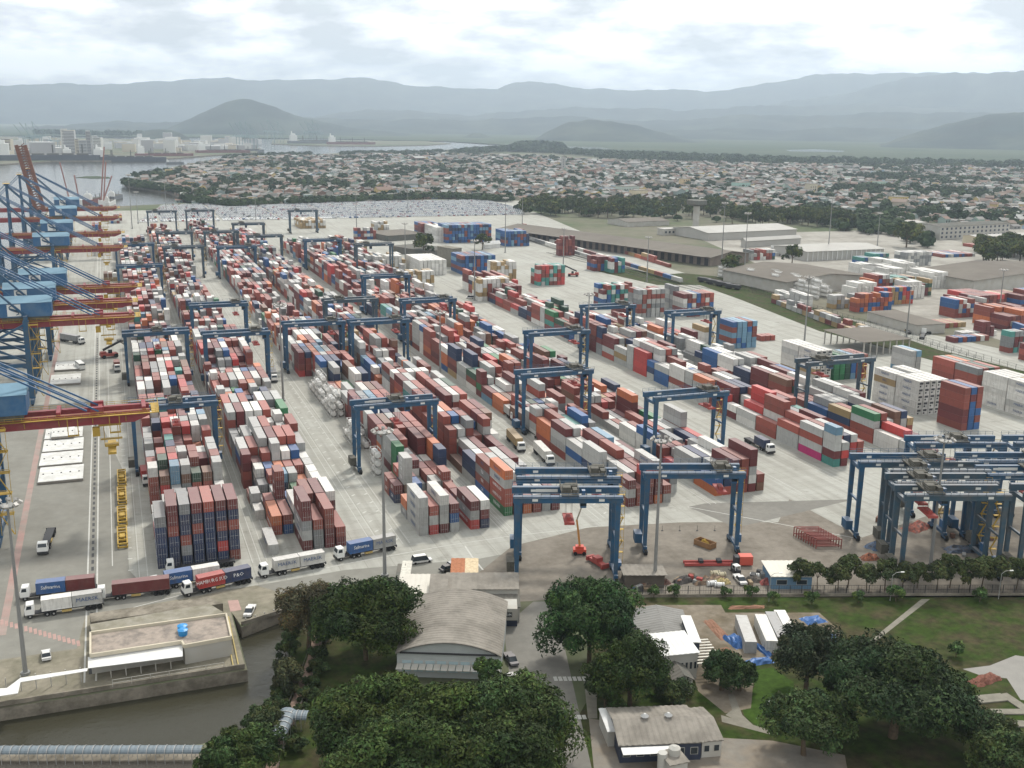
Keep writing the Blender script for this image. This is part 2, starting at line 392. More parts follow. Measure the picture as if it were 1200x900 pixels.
struct('jetty_gravel_ground', MB().sheet([A_(*p) for p in [(-40,893),(240,890),(235,960),(-60,960)]], .02), mat('dark_gravel', (.13,.115,.095), .95, var=.5, nscale=3.))

# streets of the town
for k, (ps, w_) in enumerate([([(1046,206),(1052,222),(1057,236)],9), ([(985,262),(1060,272),(1140,284),(1300,300)],14), ([(905,250),(935,232),(950,215)],8), ([(830,244),(815,222),(800,205)],8), ([(470,234),(440,212),(420,198)],8), ([(700,240),(980,252),(1090,262)],9)]):
    q = [A_(*p) for p in ps]; m = MB()
    for i_, (a, c) in enumerate(zip(q, q[1:])):
        d = Vector((c[0]-a[0], c[1]-a[1])); n = Vector((-d.y, d.x)).normalized()*w_/2; m.sheet([(a[0]-n.x,a[1]-n.y),(c[0]-n.x,c[1]-n.y),(c[0]+n.x,c[1]+n.y),(a[0]+n.x,a[1]+n.y)], .06+.006*(i_ % 2)+.012*k)
    struct('town_street', m, m_lane)
# painted lines on the yard
def stripe(mb, x0, y0, x1, y1, w, z=.03):
    d = Vector((x1-x0, y1-y0)); n = Vector((-d.y, d.x)).normalized()*w/2
    mb.sheet([(x0-n.x,y0-n.y),(x1-n.x,y1-n.y),(x1+n.x,y1+n.y),(x0+n.x,y0+n.y)], z)
ln = MB()
for X in (-11.1, -9.0): stripe(ln, X, 200, X, 1100, .35)
for X in (-5.6,): stripe(ln, X, 256, X, 1100, .22)
for X0 in (1.2, 27.2, 30.6, 57.2, 64.6, 91.5, 95.0-2.4, 119.4, 126.2, 154.3, 156.0, 183.0, 201.8, 230.2, 232.2, 259.0):
    for dx in (-.9, .9): stripe(ln, X0+dx, 247, X0+dx, 1000, .16)
for X in (-1.6,): 
    for k in range(70): stripe(ln, X-.5, 252+k*7.2, X+.6, 252+k*7.2, .5)
for X in (58.9, 62.6, 121.5, 124.3):
    for k in range(60): stripe(ln, X, 250+k*7.2, X+1.1, 251.0+k*7.2, .5)
pts = [A_(*p) for p in [(112,724),(160,711),(240,690),(330,676),(420,658),(520,640),(600,628),(700,617)]]
for i, (p, q) in enumerate(zip(pts, pts[1:])): stripe(ln, p[0], p[1], q[0], q[1], .25, .032+.004*(i % 2))
pts = [A_(*p) for p in [(545,640),(553,652),(566,668)]]
for i, (p, q) in enumerate(zip(pts, pts[1:])): stripe(ln, p[0], p[1], q[0], q[1], .4, .032)
p, q = A_(800,597), A_(912,612); stripe(ln, *A_(806,594), *A_(1010,632), .3, .034)
for X, yy in ((646, 730), (646, 795), (650, 820), (652, 836)): pass
for y0 in (793, 838):
    for k in range(7): stripe(ln, *A_(650+k*5.6,y0), *A_(652+k*5.6,y0+5), .7, .034)
tag(ln.obj('road_marking', m_white), kind='structure')
dk = MB()
for k in range(80): dk.sheet([(-10.35,203+k*4.3),(-9.75,203+k*4.3),(-9.75,205.4+k*4.3),(-10.35,205.4+k*4.3)], .034)
tag(dk.obj('drain_channel', mat('drain_grate', (.03,.03,.03), .7)), kind='structure')
pk = MB()
for k in range(17):
    a = A_(3+k*5.6, 729+k*1.55); stripe(pk, a[0], a[1]-1.3, a[0]-.25, a[1]+1.3, .62, .034)
for q4 in ([(239,705),(250,703),(251,715),(241,716)], [(267,704),(279,703),(283,715),(270,717)]): pk.sheet([A_(*p) for p in q4], .04)
tag(pk.obj('red_walkway_paint', m_pink), kind='structure')
pk = MB(); stripe(pk, -27.4, 226, -27.4, 640, 1.6); tag(pk.obj('worn_red_line', mat('worn_red_paint', (.30,.19,.165), .85, var=.15, dirt=(.24,.21,.18), dscale=.1, dmix=.8)), kind='structure')

# ------------------------------------------------------------------ hills and mountains
def ridge(name, dist, depth, prof, seed, rough=1.0, nu=260, nv=30):
    """a range of hills: crest at the given distance, ground falling away in front and behind, with spurs and gullies"""
    rg = np.random.default_rng(seed)
    xs = np.array([p[0] for p in prof], float); ys = np.array([p[1] for p in prof], float)
    u = np.linspace(xs[0], xs[-1], nu); yy = np.interp(u, xs, ys)+sum(a_*np.sin(u*f_+rg.uniform(0, 6.28)) for a_, f_ in ((.9,.035),(.7,.07),(.55,.13),(.4,.23),(.3,.41)))*rough
    ph = rg.uniform(0, 6.28, (6, 2))
    vs = []
    for i in range(nu):
        d = rt2*(u[i]-600)/FOC+up2*(450-yy[i])/FOC+fw
        hd = math.hypot(d[0], d[1]); ux, uy = d[0]/hd, d[1]/hd
        hc = CAM_H+d[2]/hd*dist
        for j in range(nv):
            s = j/(nv-1)*2-1                                    # -1 front foot, 0 crest, 1 back foot
            r_ = dist+s*depth
            f = max(0., (1-abs(s)))**.85
            x, y = ux*r_, uy*r_
            w = 0
            for o in range(6):
                w += math.sin(x*.0011*1.7**o+ph[o, 0])*math.cos(y*.0012*1.7**o+ph[o, 1])/(1.55**o)
            spur = f*(1-f)*hc*.62*w*rough
            z = hc*f+spur
            if abs(s) >= 1: z = -3
            vs.append((x, y, z))
    fs = [(i*nv+j, (i+1)*nv+j, (i+1)*nv+j+1, i*nv+j+1) for i in range(nu-1) for j in range(nv-1)]
    o = MB().add(vs, fs).obj(name, m_hill); tag(o, kind='structure')
    for p in o.data.polygons: p.use_smooth = True
    return o
ridge('mountain_range', 14500, 1600, [(-400,104),(-100,101),(0,98),(80,97),(170,95),(260,91),(350,93),(430,91),(480,97),(545,101),(580,102),(600,96),(632,93),(660,97),(690,103),(740,105),(850,104),(900,96),(960,86),(1010,83),(1060,84),(1130,86),(1240,88),(1500,92)], 1)
ridge('mountain_spur', 12200, 1200, [(820,140),(900,122),(960,112),(1010,104),(1060,90),(1110,84),(1160,82),(1210,80),(1500,84)], 9)
ridge('middle_mountain_range', 10800, 1100, [(250,160),(330,142),(400,132),(440,128),(480,130),(560,134),(620,129),(690,124),(740,125),(800,129),(850,126),(890,120),(940,124),(1010,121),(1100,126),(1300,130),(1500,132)], 2)
ridge('lower_mountain_range', 8900, 900, [(-400,152),(0,150),(60,147),(130,143),(200,142),(330,134),(400,138),(460,141),(560,139),(650,136),(760,141),(830,139),(890,133),(960,135),(1040,131),(1100,130),(1180,132),(1300,136),(1500,140)], 3)
ridge('round_hill', 7400, 620, [(185,157),(205,146),(230,134),(255,121),(270,116.5),(285,114.5),(300,117),(320,124),(345,134),(375,142),(410,148),(450,153),(480,158)], 4, .7, 90, 22)
ridge('small_wooded_hill', 5300, 300, [(160,158),(172,153),(187,150.5),(200,152),(212,156),(222,160)], 5, .6, 40, 14)
ridge('low_wooded_hill', 6300, 520, [(625,163),(645,152),(665,142),(690,138.5),(715,140),(745,147),(775,155),(800,161),(830,166)], 6, .7, 70, 20)
ridge('small_wooded_hill', 6600, 240, [(540,163),(553,157),(563,156),(575,160),(585,163)], 15, .6, 30, 12)
ridge('wooded_hill_slope', 6100, 700, [(1020,172),(1060,160),(1090,150),(1120,142),(1150,135),(1180,129.5),(1215,128),(1280,124),(1400,128)], 7, .8, 80, 22)
ridge('distant_foothill', 7600, 600, [(700,166),(780,154),(860,149),(930,152),(1010,148),(1090,150),(1180,146),(1400,150)], 8, .8, 80, 20)


# ================================================================== CONTAINERS
PAL = {'white':(0.570,0.560,0.522),'light grey':(0.350,0.352,0.335),'grey':(0.200,0.207,0.207),'rust red':(.20,.046,.031),'maroon':(.120,.020,.020),
       'brick red':(.275,.060,.040),'bright red':(.40,.038,.033),'orange':(.43,.12,.04),'navy blue':(.014,.030,.080),'blue':(.018,.085,.235),
       'light blue':(0.126,0.244,0.340),'green':(0.022,0.141,0.052),'dark green':(0.018,0.063,0.037),'teal':(0.052,0.215,0.185),'tan':(0.311,0.215,0.096),'brown':(0.148,0.070,0.041),'magenta':(0.459,0.022,0.148)}
MIXA = ['white']*15+['light grey']*22+['grey']*8+['rust red']*20+['maroon']*15+['brick red']*12+['bright red']*4+['orange']*4+['navy blue']*7+['blue']*5+['light blue']*1+['green']*1+['dark green']*2+['teal']*1+['tan']*1+['brown']*3
MIXW = ['white']*30+['light grey']*4+['tan']*2
MIXB = ['light blue']*2+['blue']*8+['navy blue']*3+['rust red']*2
MIXR = ['rust red','maroon','brick red','rust red','maroon','blue','light grey','white']
MIXO = ['orange','rust red','brick red','brown','rust red','dark green','grey']
W20, W40, CW, CH = 6.06, 12.19, 2.438, 2.591
m_box_obj = mat('container_paint', src='obj', rough=.62, var=.10, nscale=1.1, streak=.4, dirt=(.20,.14,.10), dscale=.45, dmix=.15, dust_sheen=.15)
m_box_att = mat('container_paint_far', src='att', rough=.65, var=.10, streak=.35, nscale=.8, dust_sheen=.15)
# corrugated walls: a fine ripple along the length of the box
t = m_box_obj.node_tree; tcn = t.nodes.new('ShaderNodeTexCoord'); wv = t.nodes.new('ShaderNodeTexWave'); wv.wave_type = 'BANDS'; wv.bands_direction = 'Y'
wv.inputs['Scale'].default_value = 1.15; t.links.new(tcn.outputs['Object'], wv.inputs['Vector'])
bp = t.nodes.new('ShaderNodeBump'); bp.inputs['Strength'].default_value = .5; bp.inputs['Distance'].default_value = .04
t.links.new(wv.outputs['Fac'], bp.inputs['Height']); t.links.new(bp.outputs[0], t.nodes['Principled BSDF'].inputs['Normal'])

def inset_box(L_, w=CW, h=CH, d=.07, fr=.13, ends=True):
    """steel box whose wall panels stand back from the corner posts and rails"""
    mb = MB(); x, y = w/2, L_/2
    def panel(a, b, c, e, n, push=d, f=fr):
        # a..e corners seen from outside, n outward normal
        P_ = [Vector(p) for p in (a, b, c, e)]; cen = sum(P_, Vector())/4
        u = (P_[1]-P_[0]).normalized(); v = (P_[3]-P_[0]).normalized()
        q = [P_[0]+u*f+v*f, P_[1]-u*f+v*f, P_[2]-u*f-v*f, P_[3]+u*f-v*f]; q = [p-Vector(n)*push for p in q]
        mb.add([*P_, *q], [(0,1,5,4),(1,2,6,5),(2,3,7,6),(3,0,4,7),(4,5,6,7)])
    panel((-x,-y,0),(x,-y,0),(x,-y,h),(-x,-y,h),(0,-1,0), .04, .10)
    panel((x,y,0),(-x,y,0),(-x,y,h),(x,y,h),(0,1,0))
    panel((-x,y,0),(-x,-y,0),(-x,-y,h),(-x,y,h),(-1,0,0))
    panel((x,-y,0),(x,y,0),(x,y,h),(x,-y,h),(1,0,0))
    panel((-x,-y,h),(x,-y,h),(x,y,h),(-x,y,h),(0,0,1), .03, .12)
    mb.add([(-x,-y,0),(-x,y,0),(x,y,0),(x,-y,0)], [(0,1,2,3)])
    return mb
ME20 = inset_box(W20).mesh('container_body', m_box_obj); ME40 = inset_box(W40).mesh('container_body', m_box_obj)
m_rod = mat('galvanised_rod', (.36,.36,.35), .5, .5)
def door_mesh():
    mb = MB(); w = CW/2-.12
    mb.box(0, w, -.022, .03, .12, CH-.12)
    for x in (.22, .72):
        mb.box(x*w*1.1-.03, x*w*1.1+.03, -.075, -.024, .14, CH-.16, 1)
    mb.box(.1, w-.1, -.06, -.024, .95, 1.03, 1)
    return mb.mesh('door', [m_box_obj, m_rod])
ME_DOOR = door_mesh()
m_dark = mat('dark_metal', (.035,.035,.037), .6, .3)
def reefer_unit():
    mb = MB(); mb.box(-1.05, 1.05, -.03, .05, .15, CH-.15); mb.box(-.8, .8, -.05, -.03, 1.35, 2.15, 1); mb.box(-.75, -.05, -.05, -.03, .35, 1.0, 1)
    return mb.mesh('cooling_unit', [m_box_obj, m_dark])
ME_REEF = reefer_unit()
def text_mesh(s, size, name='lettering', sx=1.):
    cu = bpy.data.curves.new(name, 'FONT'); cu.body = s; cu.size = size; cu.extrude = .006; cu.align_x = 'CENTER'; cu.align_y = 'CENTER'; cu.resolution_u = 1
    o = bpy.data.objects.new(name, cu); COL.objects.link(o); bpy.context.view_layer.update()
    dg = bpy.context.evaluated_depsgraph_get(); me = bpy.data.meshes.new_from_object(o.evaluated_get(dg))
    bpy.data.objects.remove(o); bpy.data.curves.remove(cu)
    co = np.empty(len(me.vertices)*3); me.vertices.foreach_get('co', co); co = co.reshape(-1, 3); co[:, 0] *= sx
    # stand the words upright: x along, z up
    co = np.stack([co[:, 0], -co[:, 2], co[:, 1]], 1); me.vertices.foreach_set('co', co.ravel()); me.name = name; me.update()
    return me
m_ltr_w = mat('white_lettering', (.75,.75,.73), .7); m_ltr_b = mat('blue_lettering', (.05,.09,.20), .7); m_ltr_r = mat('red_lettering', (.5,.05,.05), .7)
TXT = {}
def words(s, size, m, sx=1.):
    k = (s, size, m.name, sx)
    if k not in TXT:
        me = text_mesh(s, size, 'lettering', sx); me.materials.append(m); TXT[k] = me
    return TXT[k]

BOX = []      # every container of the place
def put(x, y, z, L_, rot, col, kind='shipping', lab=None, door=1, grp=None, txt=None, force=False):
    BOX.append(dict(x=x, y=y, z=z, L=L_, rot=rot, col=col, kind=kind, lab=lab, door=door, grp=grp, txt=txt, force=force))

SIDE_TXT = {'brick red':('HAMBURG SÜD', m_ltr_w), 'bright red':('HAMBURG SÜD', m_ltr_w), 'light grey':('MAERSK', m_ltr_b), 'grey':('MAERSK', m_ltr_w), 'white':('MAERSK', m_ltr_b),
            'magenta':('ONE', m_ltr_w), 'orange':('Hapag-Lloyd', m_ltr_b), 'navy blue':('CMA CGM', m_ltr_w), 'tan':('MSC', m_ltr_b), 'green':('EVERGREEN', m_ltr_w), 'dark green':('CHINA SHIPPING', m_ltr_w), 'blue':('COSCO', m_ltr_w)}

def block(desc, x0, cols, y0, y1, mix, hmin, hmax, fronts=(), p40=.4, seed=0, rot=0., pivot=None, gaps=(), kind='shipping', grp=None, cp=2.80):
    """a row of stacks; fronts gives the first bays column by column, colours from the ground up; hidden boxes are left out"""
    rg = random.Random(seed); bays = []; y = y0; i = 0
    while y < y1:
        L_ = (fronts[i][0] if i < len(fronts) else (W40 if rg.random() < p40 else W20))
        bays.append((y, L_)); y += L_+.45; i += 1
    H = {}; C_ = {}
    base = rg.uniform(hmin, hmax)
    for b_, (yb, L_) in enumerate(bays):
        base = min(hmax, max(hmin, base+rg.uniform(-1.1, 1.1)))
        inner = rg.choice(mix)
        for c in range(cols):
            if b_ < len(fronts): cl = fronts[b_][1][c]; cl = list(cl)
            else:
                h = int(round(min(hmax, max(0, base+rg.gauss(0, .95)))))
                if any(g[0] <= yb <= g[1] and g[2] <= c <= g[3] for g in gaps): h = 0
                cl = []
                for k in range(h):
                    if cl and rg.random() < .38: cl.append(cl[-1])
                    elif rg.random() < .15: cl.append(inner)
                    else: cl.append(rg.choice(mix))
            H[b_, c] = len(cl); C_[b_, c] = cl
    nb = len(bays)
    for b_, (yb, L_) in enumerate(bays):
        for c in range(cols):
            h = H[b_, c]
            for k in range(h):
                top = k == h-1
                fr = b_ == 0 or H[b_-1, c] <= k
                lf = c == 0 or H[b_, c-1] <= k
                rg_ = c == cols-1 or H[b_, c+1] <= k
                bk = b_ == nb-1 or H[b_+1, c] <= k
                if not (top or fr or lf or rg_ or (bk and k >= h-1)): continue
                x = x0+c*cp+CW/2; y = yb+L_/2
                if rot:
                    px_, py_ = pivot or (x0, y0); dx, dy = x-px_, y-py_
                    x = px_+dx*math.cos(rot)-dy*math.sin(rot); y = py_+dx*math.sin(rot)+dy*math.cos(rot)
                jx = rg.uniform(-.04, .04)
                tier = 'bottom tier' if k == 0 and not top else 'alone on the ground' if k == 0 else 'top tier' if top else '%s tier' % nth(k)
                colw = ('leftmost column' if c == 0 else 'rightmost column' if c == cols-1 else '%s column' % nth(c))
                bayw = 'front bay' if b_ == 0 else '%s bay' % nth(b_)
                lab = '%s %s, %s, %s, %s of %s' % (C_[b_, c][k], 'reefer' if kind == 'reefer' else 'container', tier, colw, bayw, desc)
                tx = (SIDE_TXT.get(C_[b_, c][k], ('TEX', m_ltr_w)) if (lf and L_ > 8 and rg.random() < .8) else rg.choice([('MSC', m_ltr_b), ('CAI', m_ltr_w), ('TEX', m_ltr_w), None]) if lf else None)
                put(x+jx, y, k*CH, L_, rot, C_[b_, c][k], kind, lab, rg.random() < .6, grp or 'containers stacked in the yard', tx)
M_, N_, RR, BR, G1, G2, WH, BL, OR, GN, LB, RD, BN = 'maroon','navy blue','rust red','brick red','light grey','grey','white','blue','orange','green','light blue','bright red','brown'
# blocks between the lanes, from the quay to the right, colours of the front bays read off the photograph (from the ground up)
block('the quayside block', 4.6, 7, 250.5, 905, MIXA, 1.5, 5.0, [
    (W40, [[N_,N_,N_,N_,G2],[N_,N_,N_,RR,M_,M_],[N_,G2,RR,N_,N_,G2],[N_,N_,N_,RR,N_,M_],[N_,N_,N_,N_,N_,BR],[N_,RD,N_,RR,N_,M_],[RR,N_,N_,BR,N_,M_]]),
    (W20, [[G2,BR],[],[WH,WH],[M_,M_],[WH,G1,M_],[G1,WH],[G2,G1]]),
    (W20, [[M_,G1],[G2],[G1,N_],[RR,M_,BR],[G1,WH],[G2,G2],[G2,G1,G1]]),
    (W20, [[G2,G1],[G2,G2,G1],[N_,M_,BR],[G1,G1,WH],[M_,RR],[G1,G2,WH],[G2,N_,G2]]),
    (W20, [[],[N_,M_],[N_,N_,G2],[M_,GN],[N_,G2],[G2,G1],[G1,G2,WH]]),
], p40=.12, seed=21)
block('second row from quay', 30.6, 7, 250.5, 1030, MIXA, 1.5, 4.9, [
    (W40, [[G1],[],[],[M_,G1,G2,M_,M_],[G2,G2,BR],[M_,M_,RR,RR],[M_,RR]]),
    (W40, [[],[BR,OR],[BL,RR],[M_,G1,WH],[M_,M_,M_,RR],[G1,M_,RR,M_],[G1,G2,M_,WH]]),
    (W20, [[WH],[G1,RR],[M_,M_,M_,M_,RR],[BL,BL],[G1,WH],[M_,RR],[G1,G2,G1]]),
    (W20, [[G2,G1],[G2],[G1,G1],[G2],[M_,GN],[M_,WH],[G1,G2,WH]]),
    (W20, [[RR],[N_,G2],[RR,M_,BR],[G1,N_,LB],[G1,G1,G1],[RR,OR],[G2,G1,WH]]),
    (W20, [[],[N_,G2,WH],[G1,N_,BL],[M_,G2,OR],[M_,N_,BR],[G1,G1,BR],[G1,G2,G1]]),
], p40=.25, seed=22)
block('third row from quay', 69.0, 7, 250.5, 1080, MIXA, 1.3, 4.3, [
    (W40, [[G1,G1,G1,G1],[RD,G1,BR],[M_,G1,G1,WH],[G1,BL,M_],[],[RD,G1,M_],[N_,M_,WH]]),
    (W20, [[G2,OR],[BR],[G1],[G1,WH],[GN],[RR,M_],[G1]]),
    (W20, [[],[GN],[GN],[],[RR],[G1,RR],[]]),
    (W20, [[N_,M_],[WH,BN,G1,G1,G1],[G1,BL],[],[G1,G1],[N_,G1,BR],[]]),
], p40=.5, seed=23, gaps=[(285,430,0,1)])
block('fourth row from quay', 94.8, 6, 257, 985, MIXA, 1.6, 4.9, [
    (W40, [[GN,BR,BR,G1,OR],[BR,M_],[OR,M_],[RR,G1],[G1,G1],[M_,M_]]),
    (W40, [[BL,RR,G2,RR],[M_,G1,G1,G1],[RR,WH,WH],[M_,G1,G1],[BR,BR],[WH]]),
    (W40, [[G1,N_,N_],[BR,G2,WH],[M_,G1,RR],[RR,M_,G1],[M_,RR,M_],[G1,G1]]),
    (W40, [[BN],[M_,M_,G1],[G1,RR,M_],[WH,M_],[G1,RR,M_],[G1,WH]]),
], p40=.7, seed=24)
block('fifth row from quay', 129.9, 7, 252.5, 880, MIXA, 1.8, 4.8, [
    (W20, [[M_,G1,M_],[BR,RR],[M_,M_,RR,RD],[OR,M_,M_],[G1,RR],[],[]]),
    (W40, [[G1],[N_,G1,G1],[G1,G2,M_],[WH,RR,RR],[BR,G1,BR,G1],[RR,M_,WH],[G1,G2]]),
    (W40, [[G1,N_,G1,G1],[N_,RR,G1],[BR,M_,BR,RR],[RR,RR,M_],[WH,G1,G1],[G1,RR],[M_,BR]]),
    (W40, [[G1,BL,G1],[M_,RR,WH],[RR,RR,G1,M_],[M_,BR,G1,LB],[G1,G1,WH],[RR,G1],[BR,M_]]),
    (W40, [[BR,G1,G1,M_],[RR,M_,M_,G1],[BR,M_,BR],[M_,G1,WH],[RR,BR],[G1,'tan'],[G1,G1]]),
], p40=.72, seed=25)
block('sixth row from quay', 158.0, 7, 252.5, 860, MIXA, 1.6, 4.6, [
    (W40, [[OR,BL],[BR,N_,G1],[M_,RR,G1,M_],[RR,M_,BR,RR],[M_,WH,G1,M_,M_],[BN,RR],[]]),
    (W40, [[G1,G1,G1],[RR,G1,N_],[G1,G1,WH],[RR,G1,WH,WH],[BR,M_,WH],[G1,WH],[RR]]),
    (W20, [[RD],[G1,G1],[RR],[G1,RR,G1],[G1,G1],[M_,G1],[G1]]),
], p40=.7, seed=26)
block('seventh row from quay', 207.6, 6, 264.0, 640, MIXA, 2.4, 4.6, [
    (W20, [['teal',M_,G1,G1,LB],[M_,RD,G1],[],[],[],[]]),
    (W40, [['magenta',G1,BR,G1],[RR,G1,G1,RR],[BR,G2,BR,G1],[RD,G1,N_],[G2,RD,G1],[RR,BR]]),
    (W40, [[G1,G1,BR],[GN,WH,RD,BR],[M_,M_,G1],[G1,G2,M_,M_],[BL,GN,GN],[LB,LB]]),
], p40=.75, seed=27)
block('eighth row from quay', 236.2, 6, 262.0, 520, MIXA, 1.3, 3.6, [
    (W20, [[G1,G1],[G1],[N_,RR],[M_],[],[]]),
    (W40, [[WH,WH],[G1,OR,RD],[G1,WH],[RR,M_],[G1],[RR]]),
], p40=.75, seed=28)
# free-standing stacks on the right and in the middle of the yard
def stack(desc, px, py, cols, bays, L_, h, mix, seed, kind='shipping', grp=None, fr=None, rot=0., var=.5):
    x, y = at(px, py)
    fl = []
    rg = random.Random(seed)
    for b_ in range(bays):
        fl.append((L_, [[rg.choice(mix[c % len(mix)] if isinstance(mix[0], list) else mix) for k in range(max(1, h-(1 if rg.random() < var*.5 else 0)))] for c in range(cols)]))
    block(desc, x, cols, y, y+bays*(L_+.45)-1, ['white'], 1, 2, fl, seed=seed, kind=kind, grp=grp, rot=rot, pivot=(x, y))
GRW = 'white refrigerated containers stacked in the yard'
stack('white stack by open shed', 954, 447, 3, 2, W40, 5, MIXW, 101, 'reefer', GRW, var=.1)
stack('green fronted stack by shed', 977, 446, 6, 1, W40, 4, [['green'],['green'],['dark green'],['blue','light blue'],['rust red'],['maroon','brick red']], 102)
stack('pale stack right of shed', 1065, 447, 2, 1, W40, 5, ['light grey','light blue','bright red','light grey'], 103)
stack('big white stack', 1073, 487, 5, 2, W40, 5, MIXW, 104, 'reefer', GRW, var=.15)
stack('maroon and blue stack', 1126, 505, 3, 1, W40, 6, [['maroon','rust red'],['blue','blue','maroon'],['blue','rust red','blue']], 105, var=.1)
stack('orange stack by grass strip', 1142, 470, 4, 2, W40, 5, MIXO, 106, var=.2)
stack('rightmost white stack', 1207, 492, 5, 2, W40, 5, MIXW, 107, 'reefer', GRW, var=.1)
stack('light blue stack', 857, 409, 5, 1, W40, 5, ['light blue','light blue','blue','light blue','light blue','rust red'], 108, var=.1)
stack('white stack beside blue', 825, 402, 2, 1, W40, 3, MIXW, 109, 'reefer', GRW)
stack('mixed stack behind the light blue stack', 800, 372, 7, 1, W40, 5, MIXR, 110)
stack('low grey pile beside the light blue stack', 892, 400, 3, 1, W20, 1, ['brick red','blue'], 131)
stack('grey tower left of the mixed stack', 790, 368, 1, 2, W20, 6, ['light grey','grey'], 111, var=0)
stack('grey stack in the middle yard', 747, 373, 6, 2, W20, 6, ['light grey','grey','light grey','rust red'], 112)
stack('blue and rust stack in the middle yard', 706, 361, 8, 2, W20, 5, ['blue','rust red','teal','white','maroon'], 113)
stack('mixed stack by the railway', 696, 318, 5, 2, W20, 4, MIXR, 114)
stack('two mixed stacks in the open yard', 716, 320, 4, 2, W20, 4, ['white','teal','maroon','blue'], 115)
stack('small mixed stack in the open yard', 630, 335, 7, 2, W20, 5, ['bright red','light grey','teal','rust red'], 116)
stack('maroon stack near the railway sidings', 655, 300, 5, 1, W20, 6, ['maroon','rust red'], 117)
stack('white pile of the middle yard', 561, 353, 8, 2, W20, 5, ['white','tan','white'], 118)
stack('white pyramid of the middle yard', 578, 330, 6, 2, W20, 5, ['white','white','tan'], 119)
stack('long white stack of the middle yard', 492, 323, 7, 3, W40, 4, ['white'], 120, var=.1)
stack('blue stack of the middle yard', 541, 322, 9, 2, W40, 5, MIXB, 121, var=.1)
stack('large blue stack at the head of the yard', 523, 285, 15, 2, W40, 6, MIXB, 122, var=.1)
stack('white stack at the head of the yard', 511, 284, 4, 3, W40, 5, ['white'], 123, var=.1)
stack('red stack at the head of the yard', 494, 279, 6, 2, W40, 5, ['maroon','rust red','blue'], 124)
stack('blue and red stack by the sheds', 592, 289, 8, 2, W40, 5, MIXB, 125)
stack('pale stack at the far end', 440, 262+8, 5, 3, W20, 3, ['tan','white','light grey'], 126)
stack('cream stack beside the far gantry', 352, 268, 9, 6, W20, 3, ['tan','white','tan'], 127)
stack('mixed stack at the far end', 416, 281, 7, 1, W20, 4, MIXR, 128)
stack('white stack of the far yard', 440, 318, 8, 2, W40, 4, ['white','tan','white'], 129)
stack('cream stack of the far yard', 470, 338, 8, 2, W20, 4, ['white','tan'], 130)
stack('cream stack behind the far yard gantry', 402, 300, 7, 4, W20, 4, ['white','tan'], 132)
stack('low stack on the far quay', 112, 300, 2, 4, W20, 2, MIXA, 140)
stack('pale pile on the far quay', 122, 330, 3, 2, W20, 2, ['tan','white','brown'], 141)
stack('mixed pile under the far quay cranes', 108, 270, 3, 5, W20, 2, MIXR, 142)
stack('small stack at the quay end', 130, 262, 4, 4, W20, 3, MIXA, 143)
stack('single red container in the open yard', 603, 333, 1, 1, W20, 1, ['bright red'], 133)
# beyond the grass strip
GB = 'containers stored beyond the railway strip'
for k, (px, py, c, b_, L_, h, mx, d) in enumerate([
    (1000,352,4,1,W40,3,MIXW,'white stack beside the grey warehouse'), (1020,347,4,1,W40,4,MIXA,'mixed stack beside the grey warehouse'),
    (976,362,5,1,W20,2,['grey','light grey','tan'],'low grey stack along the strip'), (1003,366,6,1,W20,3,['orange','rust red','blue','brick red'],'orange stack along the strip'),
    (1030,358,6,1,W20,3,['orange','tan','blue','bright red'],'bright mixed stack along the strip'), (1058,348,5,2,W40,3,['dark green','tan','maroon','teal'],'green topped stack'),
    (1020,330,3,2,W40,3,['white'],'white stack left of the far white group'), (1038,333,3,2,W40,3,['white'],'white stack in the middle of the far group'),
    (1057,326,3,3,W40,3,['white'],'tall white stack of the far group'), (1062,350,3,1,W40,3,['white'],'white stack at the front of the far group'),
    (1090,338,4,2,W40,3,['white'],'white stack at the right of the far group'), (1118,373,5,1,W40,3,MIXR,'red stack beside the white group'),
    (1140,368,5,2,W40,3,['maroon','rust red','bright red'],'maroon stack by the road'), (1180,388,5,2,W40,3,['maroon','rust red','orange'],'maroon stack at the right edge'),
    (1155,360,6,1,W40,2,['tan','white','rust red'],'low tan stack by the long warehouse'), (1195,362,5,1,W40,3,['blue','maroon','rust red'],'tall mixed stack by the long warehouse'),
    (1182,414,4,1,W20,3,['teal','rust red','maroon','grey'],'teal topped stack by the strip'), (1205,424,4,1,W20,2,MIXR,'low red stack by the strip'),
    (1118,402,5,1,W20,1,MIXR,'single row by the strip'), (1128,396,5,1,W20,1,['white','light grey','tan'],'pale single row by the strip'),
    (1150,395,2,1,W20,2,['maroon'],'small maroon pair'), (1103,385,4,1,W40,1,['brick red','tan'],'low row near the truck park'),
    (880,305,5,1,W40,2,MIXA,'row beside the arched roof shed'), (905,300,5,2,W40,1,['white','light grey'],'pale row beside the arched roof shed'),
    (1010,310,6,1,W40,2,['blue','teal','grey'],'blue row behind the warehouse'), (1060,312,6,2,W20,3,['white','light grey','grey'],'white row behind the warehouse'),
    (1105,302,8,2,W40,1,MIXR,'single layer by the avenue'), (1140,290,8,1,W40,1,['maroon','brick red'],'red layer by the avenue')]):
    stack(d, px, py, int(c*1.5+.5), b_, L_, h+(1 if h > 1 else 0), mx, 200+k, grp=GB)
